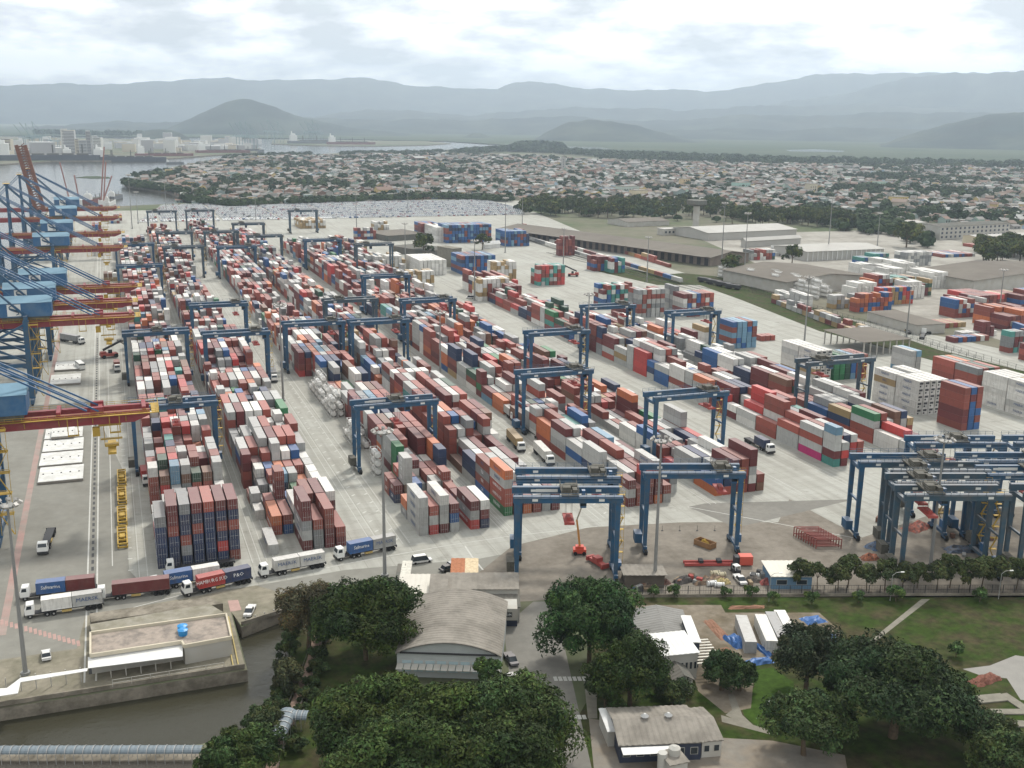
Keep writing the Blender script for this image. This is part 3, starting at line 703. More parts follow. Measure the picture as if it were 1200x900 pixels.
# container train on the sidings and rows along the old goods shed
def row(desc, p0, p1, mix, seed, h=1, L_=W40, cols=1, gap=.8):
    (x0, y0), (x1, y1) = at(*p0), at(*p1); rg = random.Random(seed)
    a = math.atan2(y1-y0, x1-x0); n = int(math.hypot(x1-x0, y1-y0)/(L_+gap))
    for k in range(n):
        for c in range(cols):
            hh = rg.randint(max(1, h-1), h)
            for t_ in range(hh):
                d = (k+.5)*(L_+gap)
                x = x0+math.cos(a)*d-math.sin(a)*c*2.8; y = y0+math.sin(a)*d+math.cos(a)*c*2.8
                cn = rg.choice(mix)
                put(x, y, 1.1*(h == 1 and 'train' in desc)+t_*CH, L_, a-math.pi/2, cn, 'shipping', '%s container, %s from the near end, %s' % (cn, nth(n-1-k), desc), False, GB)
row('container train beside the sheds', (645,285), (800,333), MIXR+['white','tan'], 301)
row('row along the goods shed', (668,277), (790,315), ['rust red','brick red','tan','orange','light grey'], 302, 2)
row('pale train on the sidings', (605,277), (735,318), ['light grey','grey','white'], 303)
row('stacked row by the head of the shed', (610,268), (690,288), MIXR, 304, 2, W20, 2)
row('row before the office trees', (858,312), (800,296), MIXR, 305, 1)
row('line along the grass strip', (1020,396), (905,352), ['grey','light grey','maroon','rust red','tan'], 306, 2, W20, 2)
row('pale line behind the grass strip', (950,362), (912,348), ['light grey','white'], 307, 3, W20, 2)
row('line by the right edge', (1220,400), (1130,368), MIXR, 308, 2, W40, 1)

# build them: the ones that show largest as things, the rest joined
def px_size(b): return math.sqrt((b['x'])**2+(b['y'])**2+(CAM_H-b['z'])**2)
CAMV = np.array([0, 0, CAM_H])
def on_screen(b):
    v = np.array([b['x'], b['y'], b['z']+1.3])-CAMV; d = v@fw
    return d > 0 and -15 < 600+FOC*(v@rt2)/d < 1215 and -10 < 450-FOC*(v@up2)/d < 910
def make_container(L_, reefer=False):
    t_ = thing('refrigerated_container' if reefer else 'shipping_container', '', 'container')
    ob('container_body', ME40 if L_ > 8 else ME20, t_)
    if reefer: ob('cooling_unit', ME_REEF, t_, (0, -L_/2+.02, 0))
    else:
        ob('door', ME_DOOR, t_, (0, -L_/2+.02, 0))
        d2 = ob('door', ME_DOOR, t_, (0, -L_/2+.02, 0)); d2.scale = (-1, 1, 1)
    return t_
PROT = {}
def real_container(b):
    k = (b['L'] > 8, b['kind'] == 'reefer')
    if k not in PROT: PROT[k] = make_container(b['L'], k[1]); r = PROT[k]; r.location = (b['x'], b['y'], b['z']+.03); r.rotation_euler = (0, 0, b['rot']); r['label'] = b['lab']; r['group'] = b['grp']
    else:
        r = dup(PROT[k], (b['x'], b['y'], b['z']+.03), b['rot'], b['lab'], b['grp'])

    return r
def finish(r, b, col):
    for c in r.children: c.color = (*col, 1)
    if b['txt']:
        s, m = b['txt']
        o = ob('lettering', words(s, 1.25, m, 1.0 if len(s) < 9 else .82), r, (-CW/2-.012+.0, 0, CH*.55)); o.rotation_euler = (0, 0, -math.pi/2)
rgc = random.Random(5)
def jit(c): 
    f = rgc.uniform(.80, 1.12); return tuple(min(1, v*f) for v in c)
def build_boxes():
    BOX[:] = [b for b in BOX if on_screen(b)]
    BOX.sort(key=px_size)
    n = {'shipping': 0, 'reefer': 0}; far_ = []; reals = []
    lim = {'shipping': 285, 'reefer': 80}
    for b in BOX:
        b['c'] = jit(PAL[b['col']])
        if b['force'] or n[b['kind']] < lim[b['kind']]:
            if not b['force']: n[b['kind']] += 1
            reals.append((real_container(b), b))
        else: far_.append(b)
    bpy.context.view_layer.update()
    for r, b in reals: finish(r, b, b['c'])
    for L_ in (W20, W40):
        s_ = [b for b in far_ if b['L'] == L_]
        near = [b for b in s_ if px_size(b) < 640]; fr = [b for b in s_ if px_size(b) >= 640]
        for lst, det in ((near, 1), (fr, 0)):
            if not lst: continue
            tm = inset_box(L_) if det else MB().box(-CW/2, CW/2, -L_/2, L_/2, 0, CH)
            me = inst_mesh('stacked_containers', tm.v, tm.f, [0]*len(tm.f), [(b['x'], b['y'], b['z']+.03) for b in lst], [b['rot'] for b in lst], [(1,1,.985)]*len(lst), [b['c'] for b in lst], m_box_att)
            o = ob('shipping_container_stock', me)
            tag(o, ('rows of %s containers in their many colours, stacked in the %s yard' % ('short' if L_ < 8 else 'long', 'middle' if det else 'far')), 'containers', 'containers stacked in the yard', 'stuff')
    print('containers', len(BOX), 'real', len(reals))

# tank containers: white barrel in a steel frame
m_tankw = mat('tank_white', (.62,.61,.58), .45, var=.08, nscale=1.)
def tank_proto():
    r = thing('tank_container', '', 'tank')
    mb = MB(); x, y, h = CW/2-.06, W20/2-.06, CH-.06
    for sx in (-x, x):
        for z in (.06, h): mb.beam((sx, -y, z), (sx, y, z), .17)
        for sy in (-y, y): mb.beam((sx, sy, .14), (sx, sy, h-.08), .17)
    for sy in (-y, y):
        for z in (.06, h): mb.beam((-x+.08, sy, z), (x-.08, sy, z), .17)
    mb.obj('frame', mat('tank_frame', (.46,.45,.42), .6), r)
    b = MB(); z = CH/2
    b.cyl((0,-2.6,z), (0,2.6,z), .96, 16, cap=False)
    for s in (-1, 1): b.cyl((0,2.6*s,z), (0,2.88*s,z), .96, 16, r2=.72)
    b.obj('barrel', m_tankw, r)
    m_ = MB(); m_.box(-.32,.32,-1.6,.9,z+1.0,z+1.1); m_.obj('hatch', m_rod, r)
    return r
TANK = tank_proto()
def tanks(desc, x0, y0, cols, bays, hs, rot=0., first=[True]):
    k = 0
    for b_ in range(bays):
        for c in range(cols):
            for t_ in range(hs[k % len(hs)]):
                dx, dy = c*2.8, b_*6.6
                x = x0+dx*math.cos(rot)-dy*math.sin(rot); y = y0+dx*math.sin(rot)+dy*math.cos(rot)
                lab = 'white tank container, %s tier, %s column, %s bay of %s' % (nth(t_), nth(c), nth(b_), desc)
                if first[0]:
                    first[0] = False; TANK.location = (x, y, t_*CH+.03); TANK.rotation_euler.z = rot; TANK['label'] = lab; TANK['group'] = 'white tank containers in steel frames'
                else: dup(TANK, (x, y, t_*CH+.03), rot, lab, 'white tank containers in steel frames')
            k += 1
tanks('the nearest tank stack', 70.3, 303.5, 1, 1, [3]); tanks('the middle tank group', 70.3, 331, 2, 3, [2,1,3,2,1,2]); tanks('the tall tank group', 70.3, 372, 2, 7, [3,2,2,3,1,3,2,2])
tx, ty = at(955, 350)
tanks('the tank rack by the strip', tx, ty, 1, 16, [3,3,4,3], R(4)); tanks('the second rack by the strip', tx+9, ty+3, 2, 10, [3,2,4], R(4))

# ================================================================== GANTRY CRANES, MASTS, VEHICLES
m_blue = mat('crane_blue', (.008,.068,.145), .65, var=.12, nscale=.8, dirt=(.06,.07,.075), dscale=.5, dmix=.5, dust_sheen=.18)
m_blue2 = mat('faded_crane_blue', (.026,.066,.10), .6, var=.15, nscale=.8, dirt=(.07,.065,.06), dscale=.4, dmix=.6, dust_sheen=.2)
m_house = mat('machine_house_blue', (.012,.085,.20), .5, var=.08, nscale=.5, dirt=(.11,.17,.22), dscale=.2, dmix=.4, dust_sheen=.28)
m_red = mat('boom_red', (.21,.018,.026), .5, var=.12, nscale=.5, dirt=(.20,.07,.05), dscale=.3, dmix=.5)
m_yel = mat('walkway_yellow', (.36,.23,.025), .6, var=.2, nscale=1.)
m_tyre = mat('tyre_rubber', (.02,.02,.02), .9)
m_glass = mat('dark_glass', (.02,.028,.035), .15)
m_cabw = mat('cab_white', (.66,.66,.63), .4, var=.05)
m_rope = mat('steel_rope', (.06,.06,.06), .6)
m_grime = mat('machinery_grime', (.075,.07,.055), .8, var=.4, nscale=1.5)

def rtg_proto(blue, seed):
    r = thing('yard_gantry_crane', '', 'gantry crane'); S, D, Z = 23.6, 6.6, 19.6
    def leg(x, y):
        m = MB(); m.add([(x-.45,y-.36,1.9),(x+.45,y-.36,1.9),(x+.45,y+.36,1.9),(x-.45,y+.36,1.9),(x-.62,y-.42,Z),(x+.62,y-.42,Z),(x+.62,y+.42,Z),(x-.62,y+.42,Z)],
              [(0,3,2,1),(4,5,6,7),(0,1,5,4),(1,2,6,5),(2,3,7,6),(3,0,4,7)]); return m
    for x in (0, S):
        for y in (0, D): leg(x, y).obj('leg', blue, r)
        m = MB(); m.box(x-.45, x+.45, -1.2, D+1.2, 1.15, 1.9); m.obj('sill_beam', blue, r)
        m = MB(); m.box(x-.42, x+.42, .42, D-.42, Z-1.1, Z-.15); m.obj('cross_tie', blue, r)
        m = MB(); m.beam((x,.4,10.2),(x,D-.4,10.2), .5); m.obj('cross_tie', blue, r)
        for y in (-.9, D+.9):
            m = MB(); m.box(x-.5, x+.5, y-1.3, y+1.3, .75, 1.15); m.box(x-.28, x+.28, y-.9, y+.9, .5, .75); bo = m.obj('bogie', blue, r)
            for q in (-.85, .85):
                w = MB(); w.cyl((x-.42, y+q, .72), (x+.42, y+q, .72), .70, 12); w.obj('wheel', m_tyre, bo)
    m = MB(); m.box(-2.3, -.5, 1.4, 4.9, 1.9, 4.3); m.obj('power_house', m_grime if seed else blue, r)
    m = MB(); m.box(S+.5, S+1.6, 1.8, 4.2, 1.9, 3.9); m.obj('electric_cabinet', m_house, r)
    for y in (0, D):
        m = MB(); m.box(-1.1, S+1.1, y-.52, y+.52, Z, Z+1.55); m.box(-1.0, S+1.0, y-.62, y+.62, Z+1.55, Z+1.63)
        g = m.obj('girder', blue, r)
        for x in (3.4, S-4.6): p = MB(); p.box(x, x+1.3, y-.545, y-.522, Z+.45, Z+1.05); p.obj('name_plate', m_cabw, g)
        h = MB(); yy = y+(.95 if y else -.95)
        h.box(-1, S+1, min(yy, y+math.copysign(.62, yy-y)), max(yy, y+math.copysign(.62, yy-y)), Z+1.35, Z+1.42)
        for z in (2.0, 2.55): h.beam((-1, yy, Z+z), (S+1, yy, Z+z), .07)
        for k in range(13): h.beam((-1+k*(S+2)/12, yy, Z+1.4), (-1+k*(S+2)/12, yy, Z+2.55), .07)
        h.obj('handrail', blue, g)
        if y:
            cb = MB()
            for k in range(14):
                a0, a1 = k*S/14, (k+1)*S/14; cb.beam((a0, y+.75, Z+1.0), ((a0+a1)/2, y+.75, Z-.3), .07); cb.beam(((a0+a1)/2, y+.75, Z-.3), (a1, y+.75, Z+1.0), .07)
            cb.obj('festoon_cable', m_dark, g)
        if seed == 2 and y: ty = MB(); ty.box(4.6, 9.8, y-.56, y-.53, Z+.4, Z+1.15); ty.obj('sign_board', m_cabw, g)
    # stair down the right hand rear leg
    s = MB()
    for k in range(6):
        z0 = 2+k*2.9; a, b = (S+.8, S+2.2) if k % 2 else (S+2.2, S+.8)
        s.beam((a, D-.6, z0), (b, D-.6, z0+2.9), .5, .12); s.box(S+.62, S+2.4, D-1.1, D-.1, z0+2.85, z0+2.95)
        s.beam((S+2.4, D-1.1, z0), (S+2.4, D-1.1, z0+3.9), .08); s.beam((S+.7, D-1.1, z0+3.9), (S+2.4, D-1.1, z0+3.9), .07)
    s.obj('stair', m_yel, r)
    return r
def add_trolley(r, x, zs, loaded=None):
    D, Z = 6.6, 19.6
    m = MB(); m.box(x-2.0, x+2.0, -.6, D+.6, Z+1.66, Z+2.0); m.box(x-1.7, x+.2, 1.0, 3.0, Z+2.0, Z+3.3); m.box(x+.6, x+1.7, .2, 2.4, Z+2.0, Z+3.0); m.box(x-.9, x+1.9, 3.6, 5.6, Z+2.1, Z+2.9); m.cyl((x-1.4, 4.4, Z+2.6), (x+1.6, 4.4, Z+2.6), .5, 10)
    for q in (-2.0, 2.0):
        for z in (2.6, 3.1): m.beam((x+q, -.6, Z+z), (x+q, D+.6, Z+z), .07)
        for k in range(4): m.beam((x+q, -.6+k*2.6, Z+2.1), (x+q, -.6+k*2.6, Z+3.1), .07)
    t_ = m.obj('trolley', m_grime, r)
    c = MB(); c.box(x+2.7, x+4.1, 2.3, 4.3, Z-2.2, Z-.1); c.box(x+3.0, x+3.8, 2.7, 3.9, Z-.1, Z+1.9); c.obj('operator_cab', m_house, t_)
    c = MB(); c.box(x+2.69, x+4.12, 2.25, 2.32, Z-1.7, Z-.5); c.obj('cab_window', m_glass, t_)
    s = MB(); s.box(x-1.2, x+1.2, .2, D-.2, zs, zs+.35); s.box(x-.5, x+.5, 1.8, 4.8, zs+.35, zs+1.1)
    for y in (.1, D-.3): s.box(x-1.22, x+1.22, y, y+.22, zs-.15, zs+.45)
    s.obj('spreader', mat('spreader_red', (.30,.05,.04), .6), r)
    rp = MB()
    for a in (-.7, .7):
        for y in (2.0, 4.6): rp.beam((x+a, y, zs+1.0), (x+a, y, Z+1.8), .06)
    rp.objs('hoist_rope', m_rope, r)
RT = [rtg_proto(m_blue, 0), rtg_proto(m_blue2, 1)]
add_trolley(RT[0], 19.2, 15.5); add_trolley(RT[1], 6.5, 15.2)
RT2 = rtg_proto(m_blue, 2); add_trolley(RT2, 12.3, 14.2)
rows_ = {0:(2.0,'over the quayside row'), 1:(31.9,'over the second row from the quay'), 2:(65.6,'over the third row from the quay'), 3:(92.8,'over the fourth row from the quay'),
         4:(128.0,'over the fifth row from the quay'), 5:(156.6,'over the sixth row from the quay'), 6:(204.6,'over the seventh row from the quay'), 7:(234.0,'over the eighth row from the quay')}
rt_list = [(0,2,325,'nearest gantry crane'),(0,2,442,'second nearest blue gantry crane'),(0,2,650,'third blue gantry crane'),(0,2,760,'fourth gantry crane, half hidden behind the quay booms,'),
  (1,0,431,'nearest gantry crane'),(1,0,502,'second nearest gantry crane'),(1,1,738,'third gantry crane'),(1,1,833,'fourth gantry crane'),(1,1,1026,'farthest gantry crane'),
  (2,2,306,'nearest blue gantry crane'),(2,0,444,'second nearest blue gantry crane'),(2,0,730,'third gantry crane'),(2,1,832,'fourth gantry crane'),(2,1,1028,'farthest gantry crane'),
  (3,0,440,'nearest blue gantry crane'),(3,1,498,'second nearest gantry crane'),(3,1,794,'third gantry crane'),(3,1,890,'farthest gantry crane'),
  (4,0,329,'nearest blue gantry crane'),(4,0,487,'second nearest blue gantry crane'),(4,0,571,'third blue gantry crane'),(4,0,757,'farthest gantry crane'),
  (5,0,287.5,'nearest blue gantry crane'),(5,0,395,'second nearest blue gantry crane'),(5,1,722,'third gantry crane'),(5,1,1007,'farthest gantry crane'),
  (6,0,446,'blue gantry crane'),(7,0,420,'farther blue gantry crane'),(7,1,315,'nearer grey blue gantry crane')]
used = set()
protos = [RT[0], RT[1], RT2]
GG = 'rubber tyred gantry cranes of the yard'
def place_rtg(pi, x, y, rz, label, sx=1.):
    p = protos[pi]
    if pi not in used:
        used.add(pi); p.location = (x, y, 0); p.rotation_euler.z = rz; p['label'] = label; p['group'] = GG; p.scale = (sx, 1, 1); r = p
    else: r = dup(p, (x, y, 0), rz, label, GG, (sx, 1, 1))
    return r
for row_, pi, y, d in rt_list:
    x0, w_ = rows_[row_]
    if row_ == 7: x0 = 235.5 if y > 400 else 233.2
    d2 = d.replace('blue ', '') if pi == 1 else d
    place_rtg(pi, x0, y, 0, '%s straddling containers %s' % (d2.rstrip(','), w_), {0:1.0, 1:1.03, 4:1.05, 5:1.06, 7:1.18 if y < 400 else 1.0}.get(row_, 1.02))
TILT = R(-18.5)
for pi, x, y, d in [(2,83.0,216.2,'front one of the pair of blue gantry cranes parked over the red lift'), (0,88.6,229.0,'rear one of the pair of blue gantry cranes parked over the red lift'),
    (0,119.6,222.2,'blue gantry crane parked over the skip on the dirt yard'), (0,176.2,212.6,'leftmost parked gantry crane of the right hand cluster'),
    (2,201.5,221.5,'parked gantry crane at the back of the right hand cluster'), (1,179.6,204.2,'parked grey gantry crane, second in the right hand cluster'),
    (1,174.2,196.2,'parked grey gantry crane, third in the right hand cluster'), (1,170.4,188.4,'front gantry crane of the right hand cluster, behind the tree row'),
    (0,203.6,204.4,'blue gantry crane parked at the right edge, second row'), (2,200.5,194.0,'blue gantry crane parked at the right edge behind the trees'),
    (1,198.0,180.0,'grey gantry crane at the right edge nearest the trees'), (0,228,213,'blue gantry crane cut by the right edge of the picture')]:
    place_rtg(pi, x, y, TILT, d, .985)

# ---- ship-to-shore cranes on the quay
def sts_proto(big):
    r = thing('quay_crane', '', 'quay crane'); XL, XW, D, ZB = -32., -60., 9., 30.
    for x in (XL, XW):
        for y in (-D, D):
            m = MB(); m.beam((x, y, 2.2), (x, y*.82, ZB+1.2), 2.1, 1.8); m.obj('leg', m_blue, r)
            m = MB(); m.box(x-.6, x+.6, y-3.6, y+3.6, .6, 2.2)
            for k in range(6): m.cyl((x-.35, y-3+k*1.2, .45), (x+.35, y-3+k*1.2, .45), .42, 8, mi=1)
            m.obj('bogie', [m_blue, m_tyre], r)
        m = MB(); m.box(x-.9, x+.9, -D+.8, D-.8, 2.4, 4.2); m.box(x-.7, x+.7, -D*.9, D*.9, 14.2, 15.8); m.box(x-.7, x+.7, -D*.95, D*.95, ZB+1.2, ZB+2.9); m.objs('portal_beam', m_blue, r)
    for y in (-D*.91, D*.91):
        m = MB(); m.box(XW, XL, y-.6, y+.6, 13.9, 15.3); m.beam((XW, y, 15.5), (XL, y*.92, ZB), .8); m.obj('side_brace', m_blue, r)
    for y in (-D*.91, D*.91):
        m = MB(); m.beam((XL, y, 4.5), (XW, y, 13.8), .6); m.beam((XL, y, 15.4), (XW, y*.92, ZB), .6); m.obj('side_brace', m_blue, r)
    for x in (XL, XW):
        m = MB(); m.beam((x, -D*.9, 16), (x, D*.85, ZB), .55); m.obj('cross_brace', m_blue, r)
        for z in (20.5, 25.3): m = MB(); m.box(x-.3, x+.3, -D*.86, D*.86, z, z+.6); m.obj('cross_brace', m_blue, r)
    # girder: landward backreach and seaward boom
    for y in (-3.1, 3.1):
        m = MB(); m.box(-104, 2, y-.75, y+.75, ZB-2.2, ZB+.8)
        m.add([(2,y-.75,ZB-2.2),(2,y+.75,ZB-2.2),(2,y+.75,ZB+.8),(2,y-.75,ZB+.8),(6,y-.75,ZB-.6),(6,y+.75,ZB-.6),(6,y+.75,ZB+.8),(6,y-.75,ZB+.8)], [(0,1,5,4),(1,2,6,5),(2,3,7,6),(3,0,4,7),(4,5,6,7)])
        m.obj('boom_girder', m_red, r)
    w = MB()
    for y in (-4.7, 4.7):
        w.box(-62, 7.5, y-.5, y+.5, ZB+.15, ZB+.25)
        for z in (.8, 1.35): w.beam((-62, y+math.copysign(.5, y), ZB+z), (7.5, y+math.copysign(.5, y), ZB+z), .09)
        for k in range(36): w.beam((-62+k*1.98, y+math.copysign(.5, y), ZB+.2), (-62+k*1.98, y+math.copysign(.5, y), ZB+1.35), .08)
        for x in range(-56, 7, 8): w.beam((x, y, ZB-.3), (x, y*.8, ZB-1.8), .18)
    w.box(6.4, 8.2, -5.1, 5.1, ZB+.1, ZB+.3)
    for z in (.9, 1.5): w.beam((8.2, -5.1, ZB+z), (8.2, 5.1, ZB+z), .1)
    for k in range(7): w.beam((8.2, -5.1+k*1.7, ZB+.2), (8.2, -5.1+k*1.7, ZB+1.5), .09)
    for x in (-14, -4): 
        w.beam((x,-4.8,ZB-4.3),(x,-4.8,ZB+.2),.2); w.beam((x+2.4,-4.8,ZB-4.3),(x+2.4,-4.8,ZB+.2),.2); w.box(x-.1,x+2.6,-5.4,-4.2,ZB-4.4,ZB-4.25)
    w.objs('walkway', m_yel, r, .5)
    for x in (-26, -16, -6, 4.6, -44): mb = MB(); mb.box(x-.5, x+.5, -3.8, 3.8, ZB+.8, ZB+1.7); mb.obj('cross_beam', m_red, r)
    # machine house with pitched roof
    x0, x1, d, z0, z1 = -42., -23.0, 5.4, ZB+2.2, ZB+7.4
    h = MB(); h.box(x0, x1, -d, d, z0, z1)
    h.add([(x0-.3,-d-.3,z1),(x1+.3,-d-.3,z1),(x1+.3,d+.3,z1),(x0-.3,d+.3,z1),(x0-.3,0,z1+2.0),(x1+.3,0,z1+2.0)], [(0,1,5,4),(2,3,4,5),(0,4,3),(1,2,5)], 1)
    hs = h.obj('machine_house', [m_house, mat('house_roof_blue', (.12,.225,.30), .6, var=.1)], r)
    e_ = MB(); e_.box(x0+2, x1-1, -d+.4, d-.4, ZB+.9, ZB+2.2); e_.obj('house_frame', m_grime, r)
    lg = MB(); lg.box(-38.0, -33.4, -d-.06, -d-.01, z0+.4, z1-.4); lo = lg.obj('emblem', m_cabw, hs)
    sw = MB(); n = 16; ctr = [(-31.6+0.2*0, 0)]
    pts = []
    for k in range(n+1):
        u = k/n; xx = -35.7+1.7*math.sin((u-.5)*5.6)*(1 if u < .5 else 1); zz_ = (z0+z1)/2+1.75-3.5*u
        pts.append((xx, zz_, .10+.38*math.sin(math.pi*u)))
    for (a, b, c), (a2, b2, c2) in zip(pts, pts[1:]):
        sw.add([(a,-d-.09,b-c),(a2,-d-.09,b2-c2),(a2,-d-.09,b2+c2),(a,-d-.09,b+c)], [(0,1,2,3)])
    sw.obj('emblem_stroke', m_blue, hs)
    # mast and tie rods
    ap = (-60., 0, ZB+31)
    m = MB()
    for y in (-D*.8, D*.8):
        m.beam((XW, y, ZB+2.8), (ap[0], y*.35, ap[2]), 1.1); m.beam((XL, y*.9, ZB+2.8), (ap[0]+.6, y*.35, ap[2]-.6), .7)
    m.box(ap[0]-1.2, ap[0]+1.2, -3.4, 3.4, ap[2], ap[2]+1.2); m.beam((XW, -6.2, ZB+14), (XW, 6.2, ZB+14), .7); m.obj('apex_frame', m_blue, r)
    pl = MB(); pl.box(ap[0]-2, ap[0]+2, -3.9, 3.9, ap[2]+1.25, ap[2]+1.4)
    for y in (-3.9, 3.9): pl.beam((ap[0]-2, y, ap[2]+2.4), (ap[0]+2, y, ap[2]+2.4), .1)
    pl.objs('apex_platform', m_yel, r, 1.2)
    for y in (-3.1, 3.1):
        for q in (0, .95):
            b_ = MB(); b_.beam((ap[0]+1, y+q-.5, ap[2]+.4-q*.8), (-6.4-q*3, y+q-.5, ZB+1.3), .42, .42); b_.obj('tie_rod', m_house, r)
        b_ = MB(); b_.beam((ap[0]-1, y, ap[2]+.4), (-92, y, ZB+1.2), .38); b_.obj('tie_rod', m_house, r)
    for y in (-3.1, 3.1): l_ = MB(); l_.box(-8.4, -5.2, y-.6, y+.6, ZB+.8, ZB+2.3); l_.obj('rod_anchor', m_red, r)
    # trolley, cab and spreader under the girder
    t_ = MB(); t_.box(-6.8, -1.2, -2.9, 2.9, ZB-3.0, ZB-2.3)
    for a in (-5.6, -2.2):
        for y in (-2, 2): t_.beam((a, y, ZB-8.6), (a, y, ZB-2.6), .1)
    t_.box(-5.6, -2.2, -1.0, 1.0, ZB-9.2, ZB-8.6); t_.box(-4.9, -2.9, -5.8, 5.8, ZB-9.9, ZB-9.3); t_.box(-6.6, -1.2, -.5, .5, ZB-7.4, ZB-7.1); t_.box(-8.3,-6.5,-3.6,-2.2,ZB-5.4,ZB-3.1)
    t_.objs('trolley', m_yel, r, 1.0)
    s = MB()
    for k in range(5):
        z0_ = 3+k*5.4; s.box(XL+.9, XL+4.2, -D-1.6, -D+.6, z0_+5.2, z0_+5.35); a, b = (XL+1.2, XL+3.9) if k % 2 else (XL+3.9, XL+1.2)
        s.beam((a, -D-1.2, z0_), (b, -D-1.2, z0_+5.3), .7, .15)
        for q in (XL+1, XL+4.1): s.beam((q, -D-1.6, z0_), (q, -D-1.6, z0_+6.3), .12)
        s.beam((XL+1, -D-1.6, z0_+6.3), (XL+4.1, -D-1.6, z0_+6.3), .1)
    s.obj('stair', m_yel, r)
    return r
STS = sts_proto(True)
STS.location = (0, 287.5, 0); STS['label'] = 'nearest quay crane, red boom reaching over the yard with yellow walkways'; STS['group'] = 'ship to shore cranes along the quay'
for k, (y, d) in enumerate([(432,'second quay crane, red boom beside a blue house with white emblem'), (468,'third quay crane, close behind the second'), (510,'fourth quay crane along the quay'),
      (668,'fifth quay crane, pale blue machine house'), (752,'sixth quay crane, pale blue machine house'), (868,'seventh quay crane, pale blue machine house'), (960,'eighth quay crane, farthest of the lowered ones')]):
    q = dup(STS, (0 if k != 2 else 3, y, 0), 0, d, 'ship to shore cranes along the quay')
# the crane with its boom raised
rb = thing('raised_crane_boom', 'rust red crane boom raised steeply above the far quay cranes', 'crane boom', (-62, 900, 0))
def wpx(px, py, y):      # point of the plane Y=y seen at a pixel
    d = rt2*(px-600)/FOC+up2*(450-py)/FOC+fw; t_ = y/d[1]; return Vector((d[0]*t_, y, CAM_H+d[2]*t_))
m = MB(); a = wpx(47, 246, 900)-Vector((-62,900,0)); b = wpx(24, 170, 900)-Vector((-62,900,0))
for dy in (-2.2, 2.2): m.beam(a+Vector((-3.0, dy, 0)), b+Vector((-3.0, dy, 0)), 2.4, 2.0); m.beam(a+Vector((3.0, dy, 0)), b+Vector((3.0, dy, 0)), 2.4, 2.0)
for k in range(26):
    p = a.lerp(b, (k+.5)/26); m.beam(p+Vector((-2.6,-2.2,0)), p+Vector((2.6,-2.2,0)), .8); m.beam(p+Vector((-2.6,-2.2,-2)), p+Vector((2.6,-2.2,2.5)), .5)
m.obj('boom', mat('rusted_boom', (.17,.075,.05), .8, var=.3, nscale=.4), rb)
m = MB(); m.beam(a, Vector((0, 0, 0)), 2.5); m.beam(a+Vector((8, 0, -2)), Vector((14, 0, 0)), 2.0); m.obj('tower_leg', m_blue, rb)

# ---- floodlight masts
m_pole = mat('mast_steel', (.22,.22,.21), .6, .2, var=.1)
def solve_h(x, y, ty):
    lo, hi = 1., 90.
    for _ in range(40):
        z = (lo+hi)/2; v = np.array([x, y, z-CAM_H]); d = v@fw; py = 450-FOC*(v@up2)/d
        if py > ty: lo = z
        else: hi = z
    return lo
mast_p = None
def mast(px, py, ty, label):
    global mast_p
    x, y = at(px, py); h = solve_h(x, y, ty)
    if mast_p is None:
        r = thing('floodlight_mast', label, 'light mast', (x, y, 0), 0, 'tall floodlight masts of the yard')
        p = MB(); p.cyl((0,0,0), (0,0,33.), .46, 12, r2=.20); p.cyl((0,0,0), (0,0,.5), .9, 8); p.obj('pole', m_pole, r)
        p = MB(); p.cyl((0,0,32.4), (0,0,32.7), 1.5, 12); p.cyl((0,0,33.), (0,0,34.), .1, 6)
        for k in range(8):
            a = k*math.pi/4; p.beam((math.cos(a)*1.2, math.sin(a)*1.2, 32.7), (math.cos(a)*2.0, math.sin(a)*2.0, 33.1), .12)
        p.objs('lamp_ring', m_pole, r, .5)
        for k in range(8):
            a = k*math.pi/4; p = MB(); c, s = math.cos(a), math.sin(a)
            p.beam((c*1.9, s*1.9, 33.3), (c*2.5, s*2.5, 32.9), .75, .5); p.obj('floodlight', mat('lamp_housing', (.38,.36,.33), .5), r)
        mast_p = r; r.scale = (1, 1, h/33)
        return r
    return dup(mast_p, (x, y, 0), rnd.uniform(0, 1), label, 'tall floodlight masts of the yard', (1, 1, h/33.))
for px, py, ty, d in [(30,790,590,'tall floodlight mast at the left edge beside the pier building'), (451,675,505,'floodlight mast beside the blue and white lorry'), (767,684,515,'floodlight mast between the two parked gantry cranes'),
    (332,470,357,'floodlight mast between the second and third rows'), (516,457,366,'floodlight mast in the lane left of the fourth row'), (942,408,325,'floodlight mast left of the open shed'),
    (1090,665,515,'floodlight mast among the parked gantry cranes'), (660,312,268,'floodlight mast in the open middle yard'), (556,352,282,'floodlight mast beside the white pile'), (688,432,345,'floodlight mast over the fifth row'),
    (475,306,262,'floodlight mast near the cream stacks'), (418,272,228,'slender far mast beside the cream stacks'), (845,318,238,'floodlight mast at the end of the goods shed'), (872,322,250,'second mast at the end of the goods shed'),
    (970,300,232,'floodlight mast by the arched roof shed'), (1028,288,250,'floodlight mast by the town road'), (195,250,212,'thin mast at the water end of the yard'), (155,268,205,'tall thin mast near the river'),
    (162,262,225,'shorter thin mast near the river'), (300,258,232,'far mast among the parked cars'), (592,296,232,'mast beside the blue and red stack'), (612,262,225,'mast at the head of the goods shed'),
    (1062,395,335,'mast in the truck park beyond the strip'), (758,330,278,'mast beside the goods shed sidings'), (1170,372,316,'mast before the long grey warehouse'), (478,252,225,'far slender mast by the car park')]:
    mast(px, py, ty, d)

